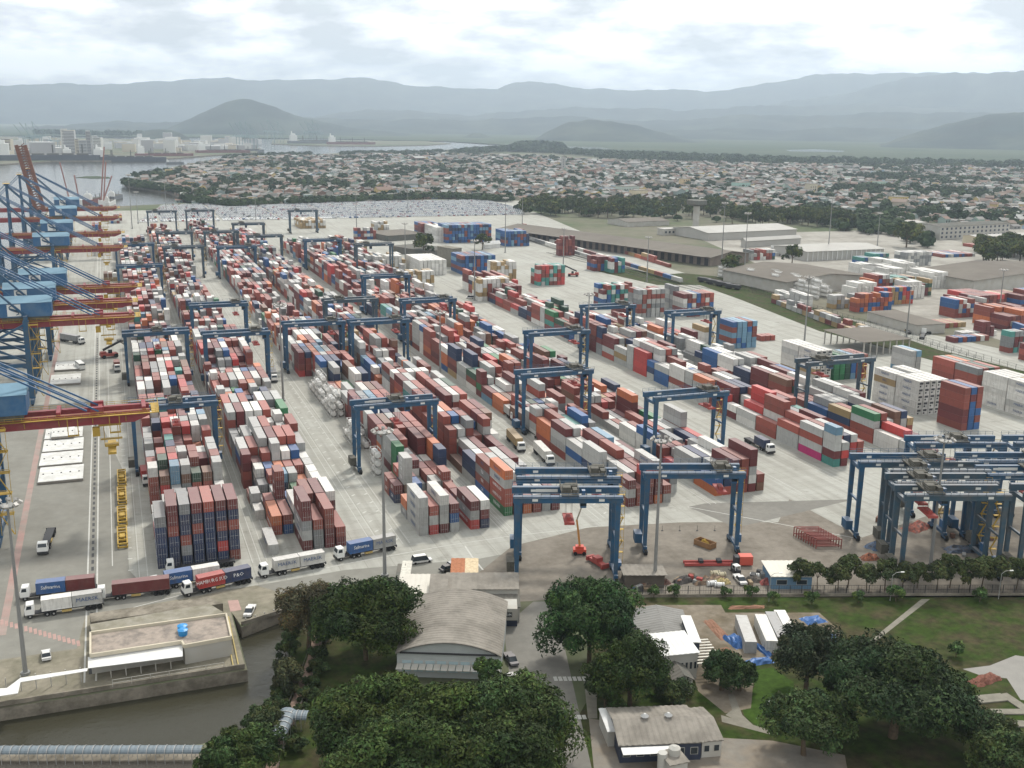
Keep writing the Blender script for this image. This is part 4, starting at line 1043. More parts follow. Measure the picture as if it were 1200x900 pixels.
# ---- lorries
def truck_proto(box_body=False):
    r = thing('lorry', '', 'lorry')
    c = MB(); c.box(-1.22, 1.22, 14.0, 15.9, .95, 2.2)
    c.add([(-1.22,14.0,2.2),(1.22,14.0,2.2),(1.22,15.9,2.2),(-1.22,15.9,2.2),(-1.1,14.05,3.25),(1.1,14.05,3.25),(1.1,15.55,3.2),(-1.1,15.55,3.2)], [(4,5,6,7),(0,1,5,4),(1,2,6,5),(2,3,7,6),(3,0,4,7)])
    c.box(-1.24, 1.24, 15.9, 16.05, .5, 1.1, 1)
    cb = c.obj('cab', [m_cabw, m_dark], r)
    g = MB(); g.add([(-1.02,15.93,2.22),(1.02,15.93,2.22),(.95,15.64,3.05),(-.95,15.64,3.05)], [(0,1,2,3)]); g.obj('windscreen', m_glass, cb)
    for s in (-1, 1):
        g = MB(); g.add([(s*1.235,14.5,2.2),(s*1.235,15.6,2.2),(s*1.14,15.4,2.95),(s*1.14,14.5,2.95)], [(0,1,2,3)]); g.obj('side_window', m_glass, cb)
    ch = MB(); ch.box(-.9, .9, 9.6, 15.6, .75, .98); ch.box(-.95, .95, 0, 12.9, 1.0, 1.28); ch.box(-1.2, 1.2, 0, .25, .8, 1.3); ch.box(-1.2, 1.2, 12.5, 12.8, 1.0, 1.3)
    ch.box(-1.1, 1.1, 11.9, 12.3, .98, 1.0); ch.box(-1.15, -.6, 6.6, 8.6, .5, 1.0, 1); ch.obj('chassis', [m_dark, mat('chassis_yellow', (.42,.30,.10), .7)], r)
    for y in (.9, 2.15, 3.4, 10.2, 11.5, 14.9):
        for s in (-1, 1):
            w = MB(); w.cyl((s*.72, y, .51), (s*1.2, y, .51), .51, 12); wo_ = w.obj('wheel', m_tyre, r)
            if y == 14.9 or y > 10: w = MB(); w.cyl((s*1.19, y, .51), (s*1.215, y, .51), .22, 8); w.obj('rim', m_rod, wo_)
    return r
TR = truck_proto(); tr_used = [False]
def lorry(front, rear, loads, label, scale=1.):
    fx, fy = at(*front); rx, ry = at(*rear); a = math.atan2(fy-ry, fx-rx); rz = a-math.pi/2
    ox, oy = fx-math.cos(a)*16.2, fy-math.sin(a)*16.2
    if not tr_used[0]: tr_used[0] = True; TR.location = (ox, oy, .01); TR.rotation_euler.z = rz; TR['label'] = label; TR['group'] = 'lorries on the yard roads'
    else: dup(TR, (ox, oy, .01), rz, label, 'lorries on the yard roads')
    y = 12.55
    for L_, col, txt, lab in loads:
        cx, cy = ox+math.cos(a)*(y-L_/2), oy+math.sin(a)*(y-L_/2)
        # doors look backwards
        put(cx, cy, 1.3, L_, rz, col, 'shipping', lab, True, 'containers carried by lorries', txt, True)
        y -= L_+.12
WT = ('MAERSK', m_ltr_b); SF = ('Safmarine', m_ltr_w); HS = ('HAMBURG SÜD', m_ltr_w)
lorry((23,703), (103,694), [(W20,'blue',SF,'blue container with white script on the leftmost lorry'), (W20,'maroon',None,'maroon container behind the blue one on the leftmost lorry')], 'leftmost lorry, white cab with a blue and a maroon container')
lorry((28,724), (110,712), [(W20,'white',None,'pale container behind the cab of the white loaded lorry at lower left'), (W20,'light grey',WT,'grey container at the rear of the white loaded lorry at lower left')], 'white cab lorry at lower left with two pale containers')
lorry((112,704), (190,695), [(W40,'maroon',None,'long maroon container on the lorry before the quayside stack')], 'lorry with one long maroon container')
lorry((174,693), (248,680), [(W20,'blue',SF,'blue container with white script beside the quayside stack'), (W20,'white',None,'white container on the lorry under the quayside stack')], 'lorry with blue and white containers under the quayside stack')
lorry((213,699), (288,682), [(W20,'bright red',HS,'bright red container with white letters on a lorry'), (W20,'navy blue',('P&O', m_ltr_w),'navy container at the rear of the red loaded lorry')], 'lorry with red and navy containers beside the creek corner')
lorry((303,677), (377,663), [(W20,'white',WT,'front white container of the all white lorry'), (W20,'white',WT,'rear white container of the all white lorry')], 'lorry with two white containers below the second row')
lorry((392,657), (460,643), [(W20,'blue',SF,'blue container with white script on the rightmost road lorry'), (W20,'light grey',WT,'grey container at the rear of the rightmost road lorry')], 'rightmost road lorry with blue and grey containers')
lorry((193,672), (276,661), [], 'empty skeletal trailer lorry turning in front of the quayside stack')
lorry((50,652), (61,622), [], 'empty lorry alone on the quay pavement')
lorry((98,404), (60,397), [(W40,'grey',None,'grey container on the lorry far along the quay')], 'lorry with a grey container far along the quay')
lorry((173,571), (167,548), [(W20,'bright red',None,'red container on the lorry in the lane left of the quayside row')], 'lorry in the lane left of the quayside row')
lorry((604,494), (583,477), [(W40,'light grey',None,'pale container on the lorry farthest up the fourth lane')], 'lorry farthest up the lane right of the fourth row')
lorry((612,531), (594,511), [(W40,'tan',None,'cream container on the lorry close beside the fourth row')], 'lorry close beside the fourth row')
lorry((646,547), (620,520), [(W40,'white',None,'cream white container on the lorry near the front of the lane')], 'lorry nearest the front of the lane right of the fourth row')
lorry((640,519), (616,505), [], 'empty dark lorry under the gantry of the fifth row')
lorry((322,449), (316,428), [(W40,'light grey',None,'grey container on the lorry right of the second row')], 'lorry right of the second row under the gantry')
lorry((138,437), (134,412), [(W20,'rust red',None,'rust container on the lorry beside the quayside lane')], 'lorry waiting left of the quayside row')
lorry((905,533), (872,515), [(W20,'navy blue',None,'navy container on the lorry in the wide lane')], 'lorry in the wide lane right of the sixth row')
lorry((255,610), (250,590), [], 'empty lorry between the first two rows')
lorry((735,345), (752,352), [], 'far lorry in the open middle yard')

# ================================================================== BUILDINGS OF THE FOREGROUND
m_roofg = mat('weathered_fibre_roof', (.235,.215,.185), .9, var=.12, nscale=.6, dirt=(.13,.118,.10), dscale=.22, dmix=.6)
m_roofd = mat('old_grey_roof', (.14,.13,.112), .9, var=.15, nscale=.5, dirt=(.08,.095,.085), dscale=.12, dmix=.6)
m_roofw = mat('white_roof_sheet', (.60,.60,.58), .6, var=.06, nscale=.5, dirt=(.42,.40,.36), dscale=.2, dmix=.35)
m_wallw = mat('pale_wall', (.40,.39,.355), .85, var=.1, nscale=.6, dirt=(.30,.27,.22), dscale=.3, dmix=.5)
m_wallb = mat('blue_wall_paint', (.09,.17,.25), .8, var=.15)
m_wnavy = mat('navy_wall_paint', (.022,.03,.055), .7, var=.1)
m_shade = mat('dark_opening', (.03,.03,.032), .8)
def frame4(fl, fr, bl, z=0., zb=None):
    """origin, heading, width and depth of the rectangle whose front-left, front-right and back-left corners are seen at these pixels"""
    a, b, c = at(*fl, z), at(*fr, z), at(*bl, z if zb is None else zb)
    w = math.hypot(b[0]-a[0], b[1]-a[1]); rz = math.atan2(b[1]-a[1], b[0]-a[0]); n = (-math.sin(rz), math.cos(rz))
    return a, rz, w, (c[0]-a[0])*n[0]+(c[1]-a[1])*n[1]
def window_on(parent, x0, x1, y, z0, z1, glass=None):
    f = MB(); f.box(x0-.08, x1+.08, y-.06, y+.02, z0-.08, z1+.08); fo = f.obj('window', m_wallw, parent)
    g = MB(); g.box(x0, x1, y-.075, y-.061, z0, z1); g.obj('pane', glass or m_glass, fo)
def corr_slope(mb, x0, x1, ya, za, yb, zb, pitch=1.0, amp=.09, mi=0):
    """ribbed sheet from (ya, za) to (yb, zb) with ribs running down the slope"""
    n = max(2, int((x1-x0)/pitch)*4); vs = []; 
    for i in range(n+1):
        x = x0+(x1-x0)*i/n; o = amp if i % 4 in (1, 2) else 0
        vs += [(x, ya, za+o), (x, yb, zb+o)]
    mb.add(vs, [(2*i, 2*i+2, 2*i+3, 2*i+1) for i in range(n)], mi)
    mb.add([(x0,ya,za-.12),(x1,ya,za-.12),(x1,yb,zb-.12),(x0,yb,zb-.12),(x0,ya,za),(x1,ya,za),(x1,yb,zb),(x0,yb,zb)], [(0,3,2,1),(0,1,5,4),(1,2,6,5),(2,3,7,6),(3,0,4,7)], mi)
def gable(name, label, cat, fl, fr, bl, eave, rise, wall, roof, z=None, zb=None, over=.5, axis='x', wins=0, door=None, group=None, winz=(1.2,2.3), flat=False, mono=0.):
    (x, y), rz, w, d = frame4(fl, fr, bl, eave if z is None else z, zb)
    r = thing(name, label, cat, (x, y, 0), rz, group)
    m = MB()
    if flat or mono:
        m.add([(0,0,0),(w,0,0),(w,d,0),(0,d,0),(0,0,eave-.13),(w,0,eave-.13),(w,d,eave-.13+mono),(0,d,eave-.13+mono)], [(0,3,2,1),(4,5,6,7),(0,1,5,4),(1,2,6,5),(2,3,7,6),(3,0,4,7)])
    elif axis == 'x':
        m.add([(0,0,0),(w,0,0),(w,d,0),(0,d,0),(0,0,eave-.1),(w,0,eave-.1),(w,d,eave-.1),(0,d,eave-.1),(0,d/2,eave+rise-.15),(w,d/2,eave+rise-.15)], [(0,1,5,4),(3,7,6,2),(0,4,8,7,3),(1,2,6,9,5),(0,3,2,1)])
    else:
        m.add([(0,0,0),(w,0,0),(w,d,0),(0,d,0),(0,0,eave-.1),(w,0,eave-.1),(w,d,eave-.1),(0,d,eave-.1),(w/2,0,eave+rise-.15),(w/2,d,eave+rise-.15)], [(0,1,5,8,4),(3,7,9,6,2),(0,4,7,3),(1,2,6,5),(0,3,2,1)])
    wo_ = m.obj('wall', wall, r)
    if flat or mono:
        m = MB(); corr_slope(m, -over, w+over, -over, eave, d+over, eave+mono+.001, 1.1, .06); m.obj('roof', roof, r)
    elif axis == 'x':
        e = rise/(d/2)*over
        m = MB(); corr_slope(m, -over, w+over, -over, eave-e, d/2, eave+rise); m.obj('roof', roof, r)
        m = MB(); corr_slope(m, -over, w+over, d/2, eave+rise, d+over, eave-e); m.obj('roof', roof, r)
    else:
        e = rise/(w/2)*over
        for s in (0, 1):
            m = MB(); corr_slope(m, -over, d+over, -over, eave-e, w/2, eave+rise); o = m.obj('roof', roof, r)
            if s: o.rotation_euler = (0, 0, math.pi/2); o.location = (w, 0, 0)
            else: o.rotation_euler = (0, 0, -math.pi/2); o.location = (0, d, 0)
    for k in range(wins):
        x0 = w*(k+.25)/wins; window_on(wo_, x0, x0+w*.5/wins, -.005, *winz)
    if door:
        m = MB(); m.box(w*door-.5, w*door+.5, -.07, -.005, 0.02, 2.1); m.obj('door', m_wnavy, wo_)
    return r, w, d

# arched roof hall
(x, y), rz, w, d = frame4((465,764), (587,768), (479,703), 5.2)
hall = thing('arched_hall', 'grey hall with a wide curved ribbed roof among the trees', 'hall', (x, y, 0), rz)
d = 23.; n = 18; rise = 2.6
arc = [(w*i/n, 5.2+rise*math.sin(math.pi*i/n)**.8) for i in range(n+1)]
m = MB(); m.box(0, w, 0, d, 0, 5.1); m.add([(a, 0.01, b-.1) for a, b in arc]+[(w, .01, 5.0), (0, .01, 5.0)], [tuple(range(n+3))]); m.add([(a, d-.01, b-.1) for a, b in arc]+[(w, d-.01, 5.0), (0, d-.01, 5.0)], [tuple(range(n+3))[::-1]])
hw = m.obj('wall', mat('hall_wall', (.36,.38,.37), .85, var=.1), hall)
nr = 24; vs = []; 
for j in range(nr*4+1):
    yy = -.7+(d+1.4)*j/(nr*4); o = .10 if j % 4 in (1, 2) else 0
    for a, b in arc: vs.append((a*1.02-w*.01, yy, b+o+.02))
N = n+1
MB().add(vs, [(j*N+i, j*N+i+1, (j+1)*N+i+1, (j+1)*N+i) for j in range(nr*4) for i in range(n)]).add([(a*1.02-w*.01, q, b-.14) for q in (-.7, d+.7) for a, b in arc], [(i, i+1, N+i+1, N+i) for i in range(n)]).obj('roof', m_roofg, hall)
m = MB(); m.box(.6, w-.6, -.35, -.06, 5.1, 5.35); m.obj('fascia', m_shade, hall)
for k in range(8): window_on(hw, 1+k*(w-2)/8, 1+(k+.8)*(w-2)/8, -.01, 1.2, 3.6, mat('pale_glass', (.35,.45,.48), .2))
m = MB()
for k in range(14): m.box(k*w/14+.1, (k+1)*w/14-.05, -2.6, -.2, 2.9+.02*(k % 2), 3.0+.02*(k % 2))
m.objs('canopy_panel', m_wallw, hall)
# long sheds behind the hall
gable('long_shed', 'long grey shed with ribbed roof behind the curved hall', 'shed', (523,690), (607,690), (523,674.5), 5.6, .7, m_wallw, m_roofg, over=.3, mono=.6)
r, w, d = gable('lean_to_shed', 'dark grey lean-to roof in front of the long shed', 'shed', (560,711), (609,711), (555,692), 3.6, .5, m_wallw, m_roofd, over=.2, mono=1.3)
gable('link_building', 'ribbed grey roof joining the curved hall and the sheds', 'building', (503,697), (523,697), (504,675.5), 6.4, .7, m_wallw, m_roofg, over=.2, mono=.5)
gable('ribbed_canopy', 'white ribbed canopy left of the long shed', 'canopy', (466,695), (502,695), (470,674.5), 4.6, .5, m_wallw, mat('cream_rib_roof', (.50,.47,.41), .8, var=.08), over=.2, mono=.3)
# white box office with a sign
(x, y), rz, w, d = frame4((567,734), (606,734), (567,722))
of = thing('sign_office', 'white boxed front with dark sign panel beside the curved hall', 'building', (x, y, 0), rz)
m = MB(); m.box(0, w, 0, 4.5, 0, 1.6); m.obj('wall', m_wnavy, of)
m = MB(); m.box(1.3, w, -.5, 4.3, 1.62, 4.3); fa = m.obj('fascia', m_wallw, of)
m = MB(); m.box(.1, 1.25, -.3, 4.3, 1.62, 4.25); m.obj('side_panel', m_roofw, of)
m = MB(); m.box(3.0, 6.0, -.56, -.505, 2.4, 3.5); sg = m.obj('sign_board', m_shade, of)
o = ob('lettering', words('DECOM', .85, m_ltr_w, .9), of, (4.5, -.575, 2.92))
# open brown and cream roofs and small cabins by the yard road
for fl, fr, bl, c, d_, in [((528,674),(544,674),(533,655),(.33,.14,.075),'small rust brown roof beside the parked car'), ((545,674),(560,674),(540,655),(.52,.42,.28),'small cream stained roof beside the rust brown roof'),
                     ((469,676),(480,676),(472,658),(.50,.48,.42),'narrow cream cabin by the white van')]:
    gable('small_cabin', d_, 'cabin', fl, fr, bl, 2.7, .2, m_wallw, mat('roof_%d' % int(c[1]*1000), c, .9, var=.3, nscale=1.5), over=.1, mono=.15)
gable('guard_cabin', 'small grey guard cabin at the foot of the mast', 'cabin', (464,678), (474,678), (465,662), 2.6, .2, m_wallb, m_roofd, over=.2, mono=.2, wins=2)
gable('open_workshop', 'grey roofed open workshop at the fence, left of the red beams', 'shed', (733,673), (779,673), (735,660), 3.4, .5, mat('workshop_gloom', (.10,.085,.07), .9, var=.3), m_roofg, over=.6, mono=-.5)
gable('blue_hut', 'cream flat roofed hut with blue lower wall before the tree row', 'hut', (905,675), (952,675), (902,658), 3.3, .2, m_wallb, mat('cream_roof', (.56,.53,.46), .8, var=.06), over=.4, mono=.1, wins=2)
# office with dark roof, white lean-to and navy end
gable('grey_roof_office', 'wide grey roofed office building beside the rubble yard', 'office building', (752,757), (815,757), (738,715), 4.0, 1.1, m_wallw, mat('mid_grey_roof', (.235,.23,.215), .9, var=.12, dirt=(.14,.135,.125), dscale=.3, dmix=.6), over=.4, axis='y', wins=9, winz=(1.6,2.9))
r, w, d = gable('white_roof_wing', 'white roofed wing with a row of dark windows under the office', 'building', (777,768), (818,764), (783,744), 5.6, .5, m_wallw, m_roofw, over=.3, mono=.5, wins=8, winz=(2.2,3.6))
gable('navy_annex', 'narrow white roofed annex with navy end wall', 'building', (811,752), (820,752), (806,723), 5.6, .2, m_wnavy, m_roofw, over=.3, mono=.2)
gable('dark_roof_house', 'small dark tiled house below the white roofed wing', 'house', (790,797), (812,795), (780,768), 3.2, 1.0, m_wallw, m_roofd, over=.3, axis='y')
pg = thing('slatted_pergola', 'white slatted pergola beside the round shrub', 'pergola', (*at(806,795), 0), frame4((806,795),(834,793),(804,772))[1])
for k in range(9):
    m = MB(); m.box(-.5, 7.2, k*1.15, k*1.15+.42, 2.9, 3.05); m.obj('slat', mat('pergola_slat', (.58,.55,.48), .8, var=.1), pg)
for a in (0, 6.8):
    for b_ in (0.1, 9.3): m = MB(); m.box(a, a+.2, b_, b_+.2, 0, 2.88); m.obj('post', m_wallw, pg)
# low building at the bottom
main, w, d = gable('workshop_house', 'long cream roofed building at the bottom, white sheet over its front', 'building', (727,872), (822,868), (725,830), 3.6, 1.3, m_wnavy, m_roofg, over=.4, wins=6, winz=(1.2,2.4))
m = MB(); m.box(0, w*.62, -2.6, -.45, 3.15, 3.25); m.obj('white_awning', m_roofw, main)
for xx in (w*.38, w*.68):
    m = MB(); m.cyl((xx, d/2, 4.8), (xx, d/2, 5.3), .45, 8); m.cyl((xx, d/2, 5.3), (xx, d/2, 5.75), .75, 8, r2=.2); m.obj('roof_vent', m_rod, main)
gable('workshop_wing', 'cream roofed end wing with white eave, right of the long building', 'building', (823,868), (846,866), (823,829), 3.3, 1.1, m_wallw, m_roofg, over=.3, wins=2)
gable('side_shed', 'small pale roofed shed left of the long building', 'shed', (713,857), (727,856), (711,832), 3.0, .2, m_wallw, m_roofw, over=.2, mono=.3)
gable('pump_room', 'small white flat roofed room below the long building', 'building', (786,896), (806,892), (782,880), 3.4, .1, m_wallw, m_roofg, over=.3, mono=.1, door=.7)
tk = thing('white_tank', 'upright white tank in front of the flat roofed room', 'tank', (*at(789,905), 0)); m = MB(); m.cyl((0,0,0), (0,0,4.6), 1.0, 16); m.cyl((0,0,4.6), (0,0,5.0), 1.0, 16, r2=.35); m.obj('shell', m_wallw, tk); m = MB(); m.cyl((-2.2,0,0),(-2.2,0,4.2),.8,14); m.obj('shell', m_wallw, tk)
# container offices on the rubble ground
for k, (px, py, bx, by, c, d_) in enumerate([(880,768,867,732,'light grey','grey cabin container, leftmost of the office row'), (905,768,889,730,'white','white cabin container in the middle of the office row'), (918,762,902,729,'grey','blue grey cabin container of the office row'), (928,758,913,729,'white','rightmost white cabin container half under a tree')]):
    a, b_ = at(px, py), at(bx, by); rz = math.atan2(b_[1]-a[1], b_[0]-a[0])-math.pi/2
    put((a[0]+b_[0])/2, (a[1]+b_[1])/2, .02, W40, rz, c, 'shipping', d_, True, 'cabin containers on the rubble ground', None, True)
m_tarp = mat('blue_tarpaulin', (.02,.09,.26), .5, var=.3, nscale=1.5)
def heap(name, label, cat, px, py, w, d, h, material, seed, group=None):
    rg = random.Random(seed); m = MB(); nx, ny = 9, 7; vs = []
    for j in range(ny):
        for i in range(nx):
            u, v = i/(nx-1)*2-1, j/(ny-1)*2-1; e = max(0, 1-max(abs(u), abs(v))**3)
            vs.append((u*w/2*(1+rg.uniform(-.1,.1)), v*d/2*(1+rg.uniform(-.1,.1)), (h*e*rg.uniform(.45, 1.1)) if e > 0 else 0))
    m.add(vs, [(j*nx+i, j*nx+i+1, (j+1)*nx+i+1, (j+1)*nx+i) for j in range(ny-1) for i in range(nx-1)])
    o = m.obj(name, material); o.location = (*at(px, py), .03); o.rotation_euler.z = rg.uniform(-.3, .3)
    return tag(o, label, cat, group)
heap('tarpaulin', 'crumpled blue tarpaulin left of the grey cabin container', 'tarpaulin', 862, 752, 3.5, 6, 1.6, m_tarp, 1); heap('tarpaulin', 'blue tarpaulin at the foot of the grey cabin container', 'tarpaulin', 888, 776, 6, 2.5, .8, m_tarp, 2)
heap('tarpaulin', 'blue tarpaulin strip behind the cabin row', 'tarpaulin', 953, 727, 5, 3.5, .8, m_tarp, 3); heap('tarpaulin', 'blue tarpaulin beside the big round tree', 'tarpaulin', 975, 750, 3, 5, .8, m_tarp, 4)
heap('tarpaulin', 'narrow blue tarpaulin between the cabins', 'tarpaulin', 893, 762, 1.6, 6, .7, m_tarp, 5)
m_clay = mat('orange_soil', (.22,.12,.08), .95, var=.25, nscale=1.2)
for k, (px, py, w_, d_, s) in enumerate([(840,738,2.5,9,'long orange soil heap across the rubble ground'), (875,712,8,1.6,'low orange soil heap behind the cabins'), (852,765,3,4,'orange soil heap beside the pergola'), (969,763,2.2,2,'small orange heap under the round tree')]):
    heap('soil_heap', s, 'soil heap', px, py, w_, d_, .5, m_clay, 20+k)
heap('scrap_pile', 'rusty scrap pile on timber by the wet clay', 'scrap pile', 1155, 797, 7, 3, 1.2, mat('rust_scrap', (.16,.07,.05), .9, var=.4, nscale=2), 31)
for k, (a, b_, c, s) in enumerate([((1170,815),(1200,835),(1178,812),'diagonal pale concrete slab on the grass'), ((1165,838),(1204,838),(1165,832),'long pale concrete slab on the grass'), ((1150,825),(1182,822),(1146,816),'mottled grey slab on the grass'), ((1172,852),(1205,853),(1170,845),'broken brown slab at the right edge')]):
    (x, y), rz, w, d = frame4(a, b_, c); o = MB().box(0, w, 0, max(1.2, abs(d)), .03, .25+.01*k).obj('concrete_slab', m_path); o.location = (x, y, 0); o.rotation_euler.z = rz; tag(o, s, 'slab')
o = MB().box(-1.3, 1.3, -.8, .8, .04, .5).obj('white_slab', m_roofw); o.location = (*at(907,825), 0); tag(o, 'white slab lying alone on the lawn', 'slab')
# pier building at the creek
X0, Y0 = at(103,780)
pier = thing('pier_building', 'low concrete pier building with stained flat roof and water tanks', 'building', (0, 0, 0))
A1, B1, C1, D1 = at(105,763,5), at(264,747,5), at(264,720,5), at(106,741,5)
m = MB(); m.prism([at(106,768,4), at(213,752,4), at(216,757,4), at(271,747,4), at(265,720,4), at(106,742,4)], .02, 3.6); pw = m.obj('wall', m_wallw, pier)
m = MB(); m.prism([at(107,767,4), at(213,751,4), at(216,756,4), at(270,746,4), at(264.5,721,4), at(107,743,4)], 3.6, 3.75); m.obj('roof', mat('stained_flat_roof', (.30,.255,.215), .95, var=.15, nscale=.8, dirt=(.12,.11,.10), dscale=.35, dmix=.7), pier)
par = [at(106,768,4), at(213,752,4), at(216,757,4), at(271,747,4), at(265,720,4), at(106,742,4)]
m = MB()
for p, q in zip(par, par[1:]+par[:1]): m.beam((*p, 3.95), (*q, 3.95), .35, .75)
m.obj('parapet', mat('cream_parapet', (.50,.45,.35), .9, var=.12), pier)
m = MB(); p, q = at(271,765), at(216,775); m.beam((p[0],p[1]-.12,.9), (q[0],q[1]-.12,.9), .12, 1.6); m.obj('blue_band', mat('faded_blue_paint', (.12,.28,.40), .85, var=.2), pier)
m = MB(); m.prism([at(108,742,3.2), at(105,730,3.2), at(245,706,3.2), at(262,716,3.2)], 2.6, 2.9); m.obj('terrace_roof', mat('mossy_roof', (.20,.185,.14), .95, var=.15, dirt=(.33,.31,.27), dscale=.4, dmix=.5), pier)
m = MB(); m.prism([at(108,742), at(106,732), at(245,712), at(262,720)], .02, 2.58); m.obj('terrace_wall', m_wall, pier)
for k, (px, py) in enumerate([(214,739), (214.5,744)]):
    tk = thing('water_tank', ['rear blue water tank on the pier building roof', 'front blue water tank on the pier building roof'][k], 'water tank', (*at(px, py, 3.76), 3.76), 0, 'blue roof water tanks')
    m = MB(); m.cyl((0,0,0), (0,0,1.15), .85, 14, r2=1.0); m.obj('tank_body', mat('tank_blue', (.02,.22,.50), .4), tk); m = MB(); m.cyl((0,0,1.15), (0,0,1.4), 1.04, 14, r2=.5); m.obj('lid', mat('tank_blue', (.02,.22,.50)), tk)
cn = thing('jetty_canopy', 'long white sheet canopy on posts along the pier', 'canopy', (0, 0, 0))
m = MB(); m.prism([at(103,783,3.3), at(214,769,3.3), at(214,754,3.3), at(103,770,3.3)], 3.2, 3.3); m.obj('roof', m_roofw, cn)
m = MB(); m.prism([at(8,806,3.3), at(24,794,3.3), at(103,782.5,3.3), at(102,786,3.3), at(24,799,3.3), at(21,812,3.3), at(-30,820,3.3), at(-30,808,3.3)], 3.18, 3.26); m.obj('roof', m_roofw, cn)
for k in range(12):
    p = at(8+k*17.5, 812-k*2.55); m = MB(); m.box(p[0]-.09, p[0]+.09, p[1]-.09, p[1]+.09, 0, 3.08); m.obj('post', m_wallw, cn)
m = MB(); p, q = (-26, 195.9), (18.3, 195.6); m.beam((*p, .55), (*q, .55), .3, .9); tag(m.obj('pier_wall', m_wall), 'low stained wall along the pier edge', 'wall')
m = MB()
for k in range(7): m.beam((-6+k*3.4, 195.62, .6), (-6+k*3.4, 195.62, 2.0), .1)
for z in (1.3, 1.95): m.beam((-6, 195.62, z), (14.4, 195.62, z), .07)
tag(m.obj('pier_railing', m_wallw), 'pale railing on the pier wall', 'railing')
for i, x_ in enumerate((17.2, 16.2)):
    m = MB(); m.beam((x_, 196.5, .25), (x_+.4, 219-i*3, .25), .22); tag(m.obj('yellow_pipe', mat('pipe_ochre', (.36,.28,.10), .7)), ['outer', 'inner'][i]+' ochre pipe along the pier end', 'pipe')
# covered footbridge in the bottom left and the walkway through the trees
br = thing('covered_walkway', 'grey arched sheet walkway crossing the creek at the bottom left', 'covered walkway', (0, 0, 0))
p0, p1 = at(-30,880), at(238,880)
m = MB(); m.prism([at(-60,893), at(-60,884), at(238,884), at(238,893)], -.2, .25); m.obj('deck', m_wall, br)
def arch_roof(p, q, r_, z0, parent, n=40):
    p = Vector((*p, z0)); q = Vector((*q, z0)); dr = (q-p).normalized(); s = Vector((-dr.y, dr.x, 0)); m = MB(); vs = []; na = 8
    for j in range(n*2+1):
        c = p.lerp(q, j/(n*2)); o = .05 if j % 2 else 0
        for a in range(na+1):
            t_ = math.pi*a/na; vs.append(c+s*math.cos(t_)*(r_+o)+Vector((0,0,math.sin(t_)*(r_*.62+o))))
    N = na+1; m.add(vs, [(j*N+a, j*N+a+1, (j+1)*N+a+1, (j+1)*N+a) for j in range(n*2) for a in range(na)]); o = m.obj('roof', mat('arched_sheet', (.13,.16,.18), .6, .1, var=.15, nscale=.8), parent)
    rb_ = MB()
    for j in range(0, n, 2):
        c = p.lerp(q, j/n)
        for a in range(na):
            t0, t1 = math.pi*a/na, math.pi*(a+1)/na
            rb_.beam(c+s*math.cos(t0)*(r_+.1)+Vector((0,0,math.sin(t0)*(r_*.62+.1))), c+s*math.cos(t1)*(r_+.1)+Vector((0,0,math.sin(t1)*(r_*.62+.1))), .10)
        for q_ in (-1, 1): rb_.beam(c+s*q_*r_, c+s*q_*r_-Vector((0,0,2.3)), .1)
    rb_.objs('rib', m_rod, parent)
arch_roof(at(-60,880,2.0), at(237,879,2.0), 1.05, 2.0, br, 56)
b2 = thing('covered_walkway', 'short arched walkway roof turning the corner by the creek trees', 'covered walkway', (0, 0, 0))
arch_roof(at(322,868,2.5), at(338,834,2.5), 1.5, 2.5, b2, 12); arch_roof(at(336,838,2.5), at(361,839,2.5), 1.3, 2.45, b2, 8)
bw = thing('raised_footpath', 'brown board path with rails running through the creek trees', 'footpath', (0, 0, 0))
P_ = [at(*p) for p in [(374,745),(366,775),(352,815),(340,845),(325,880),(316,912)]]
for i, (p, q) in enumerate(zip(P_, P_[1:])):
    L_ = math.dist(p, q); nb_ = int(L_/1.1); dx, dy = (q[0]-p[0])/L_, (q[1]-p[1])/L_
    for k in range(nb_):
        c = (p[0]+dx*(k+.5)*L_/nb_, p[1]+dy*(k+.5)*L_/nb_); m = MB(); m.beam((c[0]-dy*-1.05, c[1]-dx*1.05, .36+.012*(k % 3)), (c[0]+dy*-1.05, c[1]+dx*1.05, .36+.012*(k % 3)), .92*L_/nb_, .12)
        m.obj('plank', mat('path_planks', (.21,.15,.115), .9, var=.25, nscale=1.2), bw)
    for s in (-1.15, 1.15):
        m = MB(); m.beam((p[0]-dy*s, p[1]+dx*s, 1.3), (q[0]-dy*s, q[1]+dx*s, 1.3), .09)
        for k in range(int(L_/2.4)): m.beam((p[0]-dy*s+dx*k*2.4, p[1]+dx*s+dy*k*2.4, .1), (p[0]-dy*s+dx*k*2.4, p[1]+dx*s+dy*k*2.4, 1.35), .09)
        m.obj('rail', m_grime, bw)
# creek bridge parapet
p, q = at(283,733), at(338,716)
wl = thing('creek_wall', 'stained concrete retaining wall with small white posts by the creek', 'wall', (0, 0, 0)); m = MB(); m.beam((*p, .45), (*q, .45), .35, .9); m.obj('parapet', m_wall, wl)
for k in range(5):
    a = (p[0]+(q[0]-p[0])*(k+.5)/5, p[1]+(q[1]-p[1])*(k+.5)/5+.9); m = MB(); m.box(a[0]-.12, a[0]+.12, a[1]-.12, a[1]+.12, .01, 1.0); m.obj('post', m_wallw, wl)

